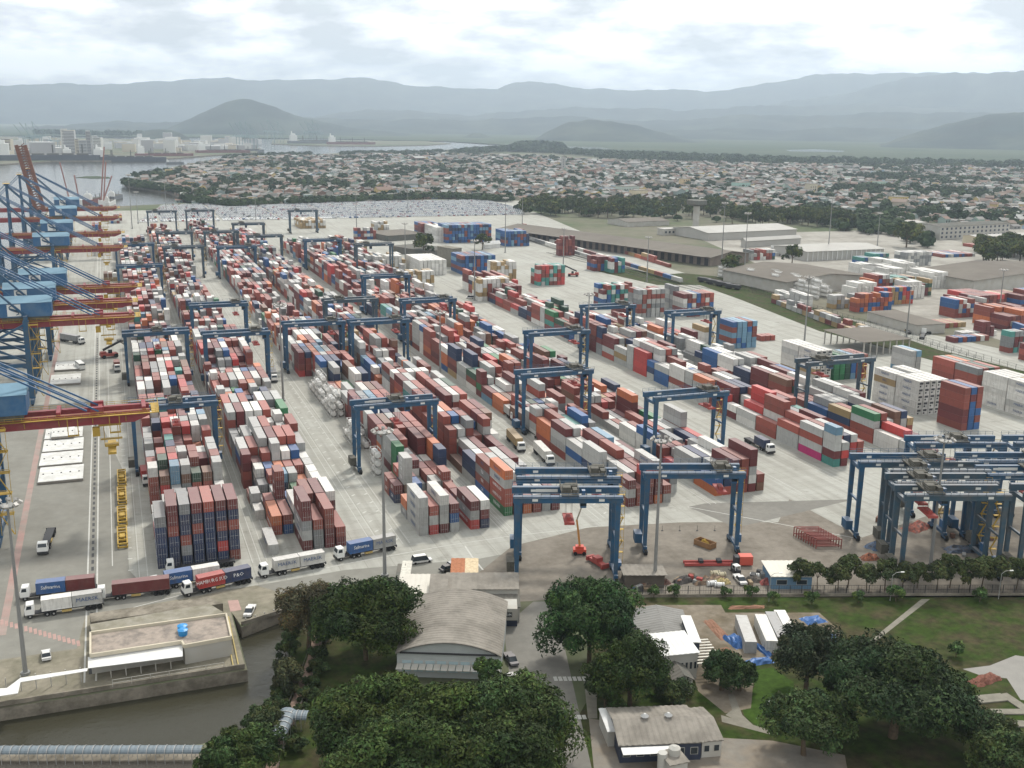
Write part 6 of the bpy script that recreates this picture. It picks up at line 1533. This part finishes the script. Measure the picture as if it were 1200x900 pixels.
# the row along the fence
FT = dict(seed=40, rx=3.9, ry=3.4, rz=2.7, zc=5.2, n=3200, size=.42, col=(.042,.060,.022), lobes=12, tr=.16)
FT2 = dict(seed=41, rx=3.4, ry=3.2, rz=2.9, zc=5.4, n=2800, size=.42, col=(.036,.056,.02), lobes=10, tr=.16)
for k, px in enumerate([948,964,984,1001,1018,1040,1060,1082,1102,1122,1140,1158,1176,1196,1212]):
    x, y = at(px, 694); s = rnd.uniform(.72, .98)
    tree('fence%d' % (k % 2), x, y+rnd.uniform(.5, 3.), rnd.uniform(0, 6.28), '%s tree from the left in the row behind the dark fence' % nth(k), 'trees in a row behind the dark fence', (FT, FT2)[k % 2], s)
SH = dict(seed=45, rx=1.4, ry=1.3, rz=1.2, zc=1.5, n=700, size=.3, col=(.045,.085,.025), lobes=6, tr=.08, name='shrub')
for k, (px, py, s, d) in enumerate([(766,700,1.,'small round shrub by the fence, leftmost'), (790,700,1.1,'small light shrub by the fence, second'), (850,700,.9,'small shrub by the fence below the drums heap'), (880,701,1.1,'light green palm like shrub by the fence'), (906,705,.9,'low shrub beside the little lamp post'), (951,708,1.1,'dark little shrub under the first fence tree'),
      (1006,706,1.0,'shrub on the lawn side of the fence, near the tree row middle'), (1050,705,1.4,'shrub beside the street lamp at the fence'), (1148,705,1.2,'shrub right of the lawn path top'), (1120,770,1.2,'scraggly bush on the lawn'), (800,775,.8,'bush by the pergola post')]):
    x, y = at(px, py); tree('shrub', x, y, rnd.uniform(0, 6), d, 'small shrubs by the fence and lawn', SH, s)
for k, (px, py, d) in enumerate([(1043,704,'street lamp with curved arm at the fence'), (1170,702,'second street lamp at the fence, further right'), (901,705,'short lamp post beside the low shrub')]):
    x, y = at(px, py); r = thing('street_lamp', d, 'street lamp', (x, y, 0), R(-18), 'street lamps at the fence')
    m = MB(); m.cyl((0,0,0), (0,0,6.2), .09, 8, r2=.06); m.beam((0,0,6.2), (.8,0,6.9), .08); m.beam((.8,0,6.9), (2.0,0,7.0), .08); m.obj('pole', m_rod, r); m = MB(); m.box(1.8, 2.6, -.15, .15, 6.92, 7.08); m.obj('lamp_head', m_cabw, r)
# middle distance trees: lighter crowns
MT = [dict(seed=60+k, rx=5, ry=5, rz=3.6, zc=5.6, n=600, size=.95, col=c, lobes=10, tr=.3) for k, c in enumerate([(.036,.056,.014), (.052,.074,.020), (.040,.060,.018)])]
def mid(px, py, s, label, group=None, jy=0.):
    x, y = at(px, py); k = rnd.randrange(3); return tree('mid%d' % k, x, y+jy, rnd.uniform(0, 6), label, group, MT[k], s)
mid(856,326,1.7,'dark round tree at the end of the goods shed'); mid(497,300,1.8,'dark tree beside the grey two storey sheds'); mid(565,293,1.4,'palms and trees behind the blue stack'); mid(928,310,1.5,'green tree beside the arched roof shed'); mid(1062,290,2.4,'large green tree before the avenue')
GT = 'trees growing in the wood behind the goods shed'; cnt = 0
rgw = random.Random(8)
wood = []
for k in range(112):
    px = 615+k*3.4+rgw.uniform(-2, 2); py = 246+(k*3.4)*.045+rgw.uniform(-7, 6)
    if 795 < px < 850: py -= 4
    wood.append((px, py))
for k in range(26): wood.append((1150+k*2.6+rgw.uniform(-3,3), 300+rgw.uniform(-6, 12)))
wood.sort(key=lambda p: (round(p[1]/5), p[0]))
for k, (px, py) in enumerate(wood):
    if 1085 <= px and py < 293 and px < 1170: continue
    s_ = 'right hand grove' if px > 1080 else 'wood behind the goods shed'
    mid(px, py, rgw.uniform(1.1, 1.9), '%s tree of the %s, counted from the back' % (nth(k), s_), GT if px < 1080 else 'trees of the right hand grove')
# town trees, mangrove fringe: the nearest as things, the rest joined
blob = MB()
def low_crown(seed, n=46):
    rg = np.random.default_rng(seed); vs = []; fs = []
    for i in range(n):
        d = rg.normal(size=3); d /= np.linalg.norm(d); d[2] = abs(d[2])*.9-.15; c = d*rg.uniform(.55, 1.)
        u = np.cross(d, rg.normal(size=3)); u /= np.linalg.norm(u)+1e-6; v = np.cross(d, u); s = rg.uniform(.28, .5)
        o = len(vs); vs += [c-u*s, c-v*s*.8+d*.08, c+u*s, c+v*s*.8+d*.08]; fs.append((o, o+1, o+2, o+3))
    return np.array(vs)+np.array([0, 0, .75]), fs
m_far_leaf = mat('far_foliage', src='att', rough=.95)
# ================================================================== TOWN
m_town = mat('house_paint', src='att', rough=.9)
def in_poly(x, y, P_):
    c = False; j = len(P_)-1
    for i in range(len(P_)):
        if (P_[i][1] > y) != (P_[j][1] > y) and x < (P_[j][0]-P_[i][0])*(y-P_[i][1])/(P_[j][1]-P_[i][1])+P_[i][0]: c = not c
        j = i
    return c
town = [at(*p) for p in [(208,238),(214,232),(203,226),(152,217),(148,211),(170,207),(205,198),(240,191),(268,186),(330,183.5),(400,183),(440,181.5),(500,181),(560,182),(620,184),(700,189),(900,193),(1300,199),
        (1300,275),(1200,270),(1095,262),(1030,266),(960,256),(900,248),(830,243),(700,239),(640,236),(590,234),(520,233),(420,236),(330,240),(270,242)]]
xs_, ys_ = [p[0] for p in town], [p[1] for p in town]
rg = random.Random(77); HOUSES = []; TTREES = []
y = min(ys_); row_i = 0
while y < max(ys_):
    pitch = 11.5+max(0, y-1400)*.0042
    x = min(xs_); 
    while x < max(xs_):
        x += pitch*rg.uniform(.85, 1.25)
        if abs((x*.55+y) % 190-95) > 90 : continue      # cross streets
        if not in_poly(x, y, town): continue
        v = np.array([x, y, 3.])-CAMV; d = v@fw; px = 600+FOC*(v@rt2)/d
        if not -10 < px < 1210: continue
        g = math.sin(x*.011+1.3)*math.cos(y*.009)+math.sin(x*.004-y*.003)*.6
        if rg.random() < .20+.20*max(0, g): TTREES.append((x, y, rg.uniform(3.5, 7.5)+(2 if g > .6 else 0)))
        else: HOUSES.append((x, y+rg.uniform(-2, 2), pitch))
    row_i += 1
    y += pitch*(1.35 if row_i % 2 else 1.75)
HOUSES.sort(key=lambda h: math.hypot(h[0], h[1]))
WALLC = {'white':(.31,.30,.28), 'cream':(.38,.34,.27), 'grey':(.26,.32,.30), 'brick':(.22,.14,.11), 'pale green':(.35,.46,.38), 'yellow':(.50,.38,.17), 'pale blue':(.33,.42,.50), 'pink':(.48,.32,.28), 'brown':(.24,.18,.14)}
ROOFC = {'grey':(.22,.21,.195), 'pale grey':(.25,.24,.225), 'white':(.36,.36,.34), 'clay tile':(.185,.13,.105), 'dark':(.14,.13,.12), 'brown':(.22,.17,.14)}
WL = ['white']*5+['cream']*4+['grey']*5+['brick']*4+['pale green','yellow','pale blue','pink','brown','brown']; RL = ['grey']*7+['pale grey']*5+['white']*1+['clay tile']*5+['dark']*4+['brown']*4
def house_tv(flat):
    v = [(-.5,-.5,0),(.5,-.5,0),(.5,.5,0),(-.5,.5,0),(-.5,-.5,1),(.5,-.5,1),(.5,.5,1),(-.5,.5,1)]; f = [(0,1,5,4),(1,2,6,5),(2,3,7,6),(3,0,4,7)]; c = [0]*4
    if flat: f.append((4,5,6,7)); c.append(1)
    else:
        v += [(-.55,0,1.42),(.55,0,1.42),(-.55,-.56,.93),(.55,-.56,.93),(.55,.56,.93),(-.55,.56,.93)]; f += [(10,11,9,8),(8,9,12,13),(4,8,7),(5,6,9)]; c += [1,1,0,0]
    # a dark window and door band on the two long sides
    v += [(-.34,-.504,.25),(-.1,-.504,.25),(-.1,-.504,.65),(-.34,-.504,.65),(.12,-.504,.25),(.36,-.504,.25),(.36,-.504,.65),(.12,-.504,.65)]; o = len(v)-8; f += [(o,o+1,o+2,o+3),(o+4,o+5,o+6,o+7)]; c += [2,2]
    return v, f, c
NEARH = 290; GH = 'houses of the town beyond the port'
def wallroof(flat):
    v, f, c = house_tv(flat)
    out = []
    for s in (0, 1, 2):
        m = MB(); m.add(v, [ff for ff, cc in zip(f, c) if cc == s]); 
        if s == 1 and flat: m = MB(); m.box(-.53, .53, -.53, .53, 1.0, 1.07)
        out.append(m)
    return out[0].mesh('wall', m_box_obj_plain), out[1].mesh('roof', m_box_obj_plain), out[2].mesh('window', m_shade)
m_box_obj_plain = mat('house_paint_single', src='obj', rough=.9)
HM = [wallroof(False), wallroof(True)]
rgh = random.Random(4); far_l = {0: [], 1: []}; seen = set()
for i, (x, y, pitch) in enumerate(HOUSES):
    fl = rgh.random() < .35; wn, rn = rgh.choice(WL), rgh.choice(RL)
    if rgh.random() < .05: rn = 'white'
    sx, sy, sz = pitch*rgh.uniform(.62, .98), pitch*rgh.uniform(.6, .95), rgh.choice([3, 3.2, 3.5, 5.6, 6])
    if rgh.random() < .012: sx *= 2; sy *= 1.7; sz *= 1.5
    rz = math.atan2(.55, 1)*0+rgh.choice([0.12, 0.12+math.pi/2])+rgh.uniform(-.12, .12)+(.5 if x > 900 else 0)
    j = rgh.uniform(.8, 1.15); wc = tuple(v*j for v in WALLC[wn]); rc = tuple(v*j for v in ROOFC[rn])
    if i < NEARH:
        side = 'above the car park' if x < 560 else 'behind the wood' if x < 1000 else 'near the avenue'
        r = thing('town_house', '%s house, %s %s roof, %s nearest the port, %s' % (wn, rn, 'flat' if fl else 'pitched', nth(i), side), 'house', (x, y, 0), rz, GH); r.scale = (sx, sy, sz)
        ob('wall', HM[fl][0], r, color=wc); ob('roof', HM[fl][1], r, color=rc); ob('window', HM[fl][2], r)
    else: far_l[int(fl)].append((x, y, rz, sx, sy, sz, wc, rc))
for fl in (0, 1):
    v, f, c = house_tv(bool(fl)); l_ = far_l[fl]
    me = inst_mesh('town_houses', v, f, c, [(h[0], h[1], 0) for h in l_], [h[2] for h in l_], [h[3:6] for h in l_], [[h[6], h[7], (.06,.06,.06)] for h in l_], m_town)
    tag(ob('town_house_spread', me), 'dense spread of %s roofed small houses covering the far town' % ('flat' if fl else 'pitched'), 'houses', GH, 'stuff')
# taller town blocks
for k, (px, py, w_, h_, c, d) in enumerate([(950,226,16,14,(.50,.45,.34),'cream tower house in the middle of the town'), (1052,241,22,12,(.52,.40,.18),'ochre hall in the town, right side'), (868,221,26,10,(.33,.48,.42),'pale green block in the town'), (735,226,30,10,(.40,.46,.40),'grey green block above the wood'),
       (748,232,22,11,(.55,.48,.33),'yellow block above the wood'), (802,218,16,12,(.55,.42,.25),'small ochre block in the town'), (690,206,24,12,(.30,.18,.14),'brick church hall in the town'), (660,200,8,30,(.35,.34,.32),'slim lattice mast tower in the town'), (1125,222,30,9,(.60,.60,.58),'white roofed hall on the right of the town'), (975,206,16,14,(.52,.50,.45),'pale block beside the hillside trees')]):
    r = thing('town_block', d, 'building', (*at(px, py), 0), R(12)); m = MB(); m.box(-w_/2, w_/2, -w_/3, w_/3, 0, h_); m.obj('wall', mat('block_%d' % k, c, .9, var=.1), r); m = MB(); m.box(-w_/2-.3, w_/2+.3, -w_/3-.3, w_/3+.3, h_, h_+.6); m.obj('roof', m_roofg, r)
    for f_ in range(max(1, int(h_/4))):
        for q in range(int(w_/5)): m = MB(); m.box(-w_/2+1.5+q*5, -w_/2+3.5+q*5, -w_/3-.05, -w_/3-.01, 1.2+f_*3.6, 2.9+f_*3.6); m.obj('window', m_shade, r)
# town trees
def fringe(pts, n, h0, h1, spread):
    for k in range(n):
        i = rg.randrange(len(pts)-1); t_ = rg.random(); p, q = pts[i], pts[i+1]
        px, py = p[0]+(q[0]-p[0])*t_, p[1]+(q[1]-p[1])*t_+rg.uniform(-spread, spread)*.5
        x, y = at(px, py); TTREES.append((x, y, rg.uniform(h0, h1)))
fringe([(146,216),(158,219),(185,222),(205,225),(216,229)], 420, 4, 7.5, 3.5)
fringe([(215,236),(270,241.5),(330,239),(420,236),(520,232),(600,236)], 700, 3.5, 6.5, 2.6)
fringe([(540,180),(600,176),(640,178),(700,182),(800,186)], 900, 7, 13, 4)
fringe([(600,178),(620,175),(640,174.5),(658,177)], 260, 12, 24, 2)
fringe([(400,181.5),(440,180.5),(500,179.5),(560,178)], 260, 5, 9, 2)
fringe([(262,186),(330,182.5),(365,182)], 120, 5, 9, 1.2); fringe([(700,184),(900,190),(1250,197)], 900, 6, 13, 6)
fringe([(600,246),(700,252),(800,256),(950,258),(1000,262)], 70, 5, 8, 8); fringe([(960,262),(1040,272),(1090,286)], 60, 4, 8, 12); fringe([(950,248),(1000,262),(1060,270)], 160, 5, 8, 8)
fringe([(40,158),(120,160),(200,160)], 120, 15, 25, 1)
TTREES.sort(key=lambda h: math.hypot(h[0], h[1]))
tv0, tf0 = low_crown(3, 40)
TCOL = [(.030,.050,.020), (.040,.062,.024), (.024,.042,.018), (.050,.070,.030)]
def town_tree_mesh(seed, col):
    tv_, tf_ = low_crown(seed, 60); return inst_mesh('crown', tv_, tf_, [0]*len(tf_), [(0,0,0)], [0], [(1,1,1)], [col], m_far_leaf)
TM = [town_tree_mesh(90+k, TCOL[k]) for k in range(4)]; tmk = MB().cyl((0,0,0), (0,0,.6), .09, 6).mesh('trunk', m_bark)
tfar = []
for i, (x, y, s) in enumerate(TTREES):
    if i < 100:
        r = thing('town_tree', 'dark green town tree, counted %s outward from the port side' % nth(i), 'tree', (x, y, 0), rg.uniform(0, 6), 'trees growing among the near houses'); r.scale = (s, s, s*.85)
        ob('crown', TM[i % 4], r); ob('trunk', tmk, r)
    else: tfar.append((x, y, s, rg.choice(TCOL), rg.uniform(.8, 1.3)))
for tcx in range(2):
    l_ = tfar[tcx::2]; tv_, tf_ = low_crown(7+tcx, 34)
    me = inst_mesh('town_tree_cover', tv_, tf_, [0]*len(tf_), [(a[0], a[1], 0) for a in l_], [a[2]*7 for a in l_], [(a[2], a[2], a[2]*.9) for a in l_], [tuple(v*a[4] for v in a[3]) for a in l_], m_far_leaf)
    tag(ob('far_tree_cover', me), ['dark tree cover spread through the far town and shore', 'second scatter of trees through the far town and marsh edge'][tcx], 'trees', None, 'stuff')
# ================================================================== FAR BANK, SHIPS, CARS
rgf = random.Random(31); m_tow = [mat('tower_%d' % k, c, .85) for k, c in enumerate([(.55,.54,.50), (.42,.42,.42), (.50,.44,.34), (.34,.33,.33), (.60,.60,.58)])]
gb_ = 'city buildings on the far bank'
blk = []
for k in range(150):
    px = rgf.uniform(-10, 300); py = 181-px*.018+rgf.uniform(-12, 2)
    if px > 205: py = 176+rgf.uniform(-7, 1.5)
    blk.append((px, py, rgf.uniform(14, 46), rgf.choice([8, 9, 12, 14, 18, 26])*(1.3 if px > 150 else 1)))
blk += [(77,180,16,66), (83,180,30,62), (91,181,10,40), (105,181,12,62), (112,181,14,48), (116,181,22,44), (98,181,20,38), (10,181,24,40), (50,180,60,30)]
for k, (px, py, w_, h_) in enumerate(blk):
    x, y = at(px, py); r = thing('city_building', '%s building of the far bank city counted from the left along the water' % nth(k), 'building', (x, y, .2), R(rgf.uniform(-20, 20)), gb_)
    d_ = w_*rgf.uniform(.5, .9); m = MB(); m.box(-w_/2, w_/2, -d_/2, d_/2, 0, h_); m.obj('wall', m_tow[k % 5], r); m = MB(); m.box(-w_/2+.5, w_/2-.5, -d_/2+.5, d_/2-.5, h_, h_+1.5); m.obj('roof', m_tow[(k+1) % 5], r)
    if h_ > 35:
        m = MB()
        for f_ in range(int(h_/4)): m.box(-w_/2+1, w_/2-1, -d_/2-.06, -d_/2-.01, 2+f_*4, 3.6+f_*4)
        o_ = m.obj('window', m_shade, r); o_['kind'] = 'stuff'
rowsl = [(blk[i][0], i) for i in range(len(blk))]
def ship(px, py, L_, rz, hull, label, sup=True):
    x, y = at(px, py, -2.5); r = thing('cargo_ship', label, 'ship', (x, y, -2.5), rz, 'ships lying in the harbour')
    m = MB(); b_ = L_*.085
    m.prism([(-L_/2,-b_),(L_*.38,-b_),(L_/2,0),(L_*.38,b_),(-L_/2,b_)], -.5, L_*.05+2); m.obj('hull', hull, r)
    m = MB(); z = L_*.05+2
    m.box(-L_*.46, -L_*.34, -b_*.85, b_*.85, z, z+L_*.10); m.box(-L_*.44, -L_*.37, -b_*.6, b_*.6, z+L_*.10, z+L_*.13); m.cyl((-L_*.43,0,z+L_*.13), (-L_*.43,0,z+L_*.17), L_*.012, 8); m.obj('superstructure', m_cabw, r)
    m = MB()
    for k in range(5): m.box(-L_*.28+k*L_*.125, -L_*.18+k*L_*.125, -b_*.8, b_*.8, z, z+L_*.015)
    for k in range(3): m.beam((-L_*.23+k*L_*.25,0,z), (-L_*.23+k*L_*.25,0,z+L_*.09), L_*.012)
    m.objs('deck_gear', m_grime, r)
m_hd = mat('hull_dark', (.04,.045,.06), .6); m_hr = mat('hull_red', (.16,.055,.05), .7); m_hg = mat('hull_grey', (.13,.14,.15), .7)
ship(152,189,170,R(-8),m_hd,'dark hulled cargo ship moored at the far bank point'); ship(60,189,260,R(2),m_hd,'long dark ship along the far bank at the left'); ship(110,187,150,R(0),m_hg,'grey ship along the far bank behind the city towers')
ship(193,184,150,R(2),m_hr,'reddish ship moored right of the dark one'); ship(262,180,160,R(6),m_hr,'red hulled ship below the city blocks'); ship(290,178,110,R(12),m_hg,'grey ship by the far container cranes'); ship(370,169,230,R(0),m_hg,'grey ship at the port island'); ship(412,170,200,R(0),m_hr,'reddish ship at the right of the port island')
ship(205,192,40,R(5),m_hg,'small grey ferry crossing the channel',True); ship(112,237,60,R(70),m_hr,'red and white service vessel beyond the quay cranes'); ship(128,240,55,R(80),m_cabw,'white service vessel beyond the quay cranes'); ship(136,233,50,R(75),m_hg,'grey workboat beyond the quay cranes')
m_fc = mat('far_crane_teal', (.22,.30,.31), .7)
fcp = None
for k, (px, py, h_, d) in enumerate([(284,176,90,'first far crane across the river'), (291,176,90,'second far crane across the river'), (296,176,82,'third far crane across the river'), (316,168,96,'far crane left of the island gap'), (327,168,90,'far crane on the island tip'), (362,168,90,'far crane above the grey ship'), (368,168,96,'tallest far crane on the island'), (373,168,84,'last far crane on the island'), (35,178,80,'thin dock crane behind the left city'), (43,178,86,'second thin dock crane behind the left city'), (65,178,64,'third dock crane behind the left city')]):
    x, y = at(px, py)
    r = thing('harbour_crane', d, 'crane', (x, y, 0), R(20), 'harbour cranes across the river')
    s = h_/90; m = MB()
    for a in (-14, 14):
        for b_ in (-10, 10): m.beam((a*s, b_*s, 0), (a*s, b_*s, 45*s), 1.7*s)
    m.box(-16*s, 16*s, -11*s, 11*s, 41*s, 43*s); m.obj('leg_frame', m_fc, r)
    m = MB(); m.box(-30*s, 30*s, -3*s, 3*s, 45*s, 47.5*s); m.beam((0,0,48*s), (-6*s,0,90*s), 1.6*s); m.beam((-6*s,0,88*s), (28*s,0,47*s), .9*s); m.beam((-14*s,0,46*s), (-42*s,0,86*s), 1.5*s); m.obj('boom', m_fc, r)
for k, (px, py, tx_, ty_, d) in enumerate([(156,228,141,190,'tall thin red and white crane jib beyond the quay'), (119,240,131,206,'slanting red crane jib near the service vessels'), (118,240,122,172,'pale crane mast over the service vessels'), (94,240,87,205,'short red crane jib left of the service vessels'), (82,236,70,190,'thin grey crane jib left of the red one')]):
    x, y = at(px if px != 156 else 121, 241 if px == 156 else py); a = Vector((x, y, -2)); b_ = wpx(tx_ if px != 156 else 124, ty_, y)
    r = thing('crane_jib', d, 'crane', (x, y, 0)); m = MB(); m.beam((0,0,-1), b_-Vector((x, y, 0)), 1.6); m.obj('jib', mat('jib_red', (.30,.15,.13), .7), r); m = MB(); m.box(-2.5, 2.5, -2.5, 2.5, -2, 6); m.obj('cab_base', m_cabw, r)
# islet and sandbar
m = MB(); m.prism([at(*p) for p in [(88,206.5),(100,205.2),(112,205),(128,206),(129,207.4),(108,207.6)]], -2.9, -2.0); tag(m.obj('mud_bank', m_plain), kind='structure')
# new cars waiting in rows at the head of the yard
carm = MB(); carm.add([(-.85,-2.1,.3),(.85,-2.1,.3),(.85,2.1,.3),(-.85,2.1,.3),(-.85,-2.1,.85),(.85,-2.1,.85),(.85,2.1,.85),(-.85,2.1,.85),(-.7,-1.6,1.42),(.7,-1.6,1.42),(.7,.7,1.42),(-.7,.7,1.42),(-.8,-1.9,.86),(.8,-1.9,.86),(.8,1.3,.86),(-.8,1.3,.86)],
    [(4,5,6,7),(0,1,5,4),(1,2,6,5),(2,3,7,6),(3,0,4,7),(8,9,10,11),(12,13,9,8),(13,14,10,9),(14,15,11,10),(15,12,8,11)])
CARP = []
for rr in range(38):
    y0 = 1150+rr*5.9
    for cc in range(190):
        x = -12+cc*2.55
        if cc % 24 == 23 or rr % 5 == 4: continue
        if not in_poly(x, y0, cars_lot): continue
        if rgf.random() < .06: continue
        CARP.append((x, y0, rgf.choice([(.72,.72,.71)]*16+[(.40,.41,.42)]*3+[(.05,.05,.055),(.30,.05,.05),(.06,.10,.20)])))
CARP.sort(key=lambda c: math.hypot(c[0], c[1]))
cm_ = carm.mesh('parked_car', m_box_obj_plain); CN = {(.72,.72,.71):'white', (.40,.41,.42):'silver', (.05,.05,.055):'black', (.30,.05,.05):'red', (.06,.10,.20):'blue'}
for i, (x, y, c) in enumerate(CARP):
    if i >= 250: break
    o = ob('parked_car', cm_, None, (x, y, .03), 0, c); tag(o, '%s new car waiting in the long rows at the far end of the yard' % CN[c], 'car', 'new %s cars waiting in rows' % CN[c])
l_ = CARP[250:]
me = inst_mesh('car_rows', carm.v, carm.f, [0,0,0,0,0,0,1,1,1,1], [(a[0], a[1], .03) for a in l_], [0]*len(l_), [(1,1,1)]*len(l_), [[a[2], (.22,.24,.26)] for a in l_], m_town)  # glass faces take a pale tone, the sky's reflection painted in
tag(ob('parked_car_rows', me), 'long bright rows of new cars filling the far car park', 'cars', 'new cars waiting in rows', 'stuff')
# lorries in the truck park beyond the strip
for k, (px, py) in enumerate([(1065,392),(1072,388),(1080,398),(1088,392),(1060,385),(1160,388),(1168,384),(915,300),(900,294)]):
    dup(TR, (*at(px, py), .01), R(rgf.uniform(-50, -20)), '%s parked lorry of the truck park beyond the strip, from the left' % nth(k), 'lorries in the truck park beyond the strip')
# dark flat wagons standing on the grass strip
for k in range(4):
    a = at(826+k*11, 331+k*2.6); r = thing('flat_wagon', '%s dark wagon from the left on the grass strip' % nth(k), 'wagon', (*a, 0), R(-70), 'dark wagons on the grass strip')
    m = MB(); m.box(-5.5, 5.5, -1.4, 1.4, 1.0, 3.2); m.obj('body', m_dark, r)
    for s in (-4, -2.4, 2.4, 4): m = MB(); m.cyl((s, -1.2, .45), (s, 1.2, .45), .45, 10); m.obj('wheel', m_tyre, r)
# rails on the sidings
m = MB()
for off in (0, 6, 12):
    a, b_ = at(640,296), at(812,340)
    for g_ in (0, 1.6): m.beam((a[0]+off+g_, a[1], .08), (b_[0]+off+g_, b_[1], .08), .12, .14)
tag(m.obj('railway_track', m_dark), kind='structure')

build_boxes()
bpy.context.view_layer.update()
for r, c in later:
    for ch in r.children:
        if ch.name.startswith('body'): ch.color = (*c, 1)
for me in bpy.data.meshes:
    if me.users == 0: bpy.data.meshes.remove(me)
# ------------------------------------------------------------------ the air
hz = MB().box(-9200, 17800, -700, 18000, -4.4, 900).obj('haze', None); hz.data.materials.clear()
hm = bpy.data.materials.new('haze_air'); hm.use_nodes = True; t = hm.node_tree; t.nodes.clear()
pv = t.nodes.new('ShaderNodeVolumePrincipled'); pv.inputs['Color'].default_value = (.72,.86,1,1); pv.inputs['Density'].default_value = 9.0e-5
pv.inputs['Anisotropy'].default_value = .45
o_ = t.nodes.new('ShaderNodeOutputMaterial'); t.links.new(pv.outputs[0], o_.inputs['Volume'])
hz.data.materials.append(hm); tag(hz, kind='stuff')
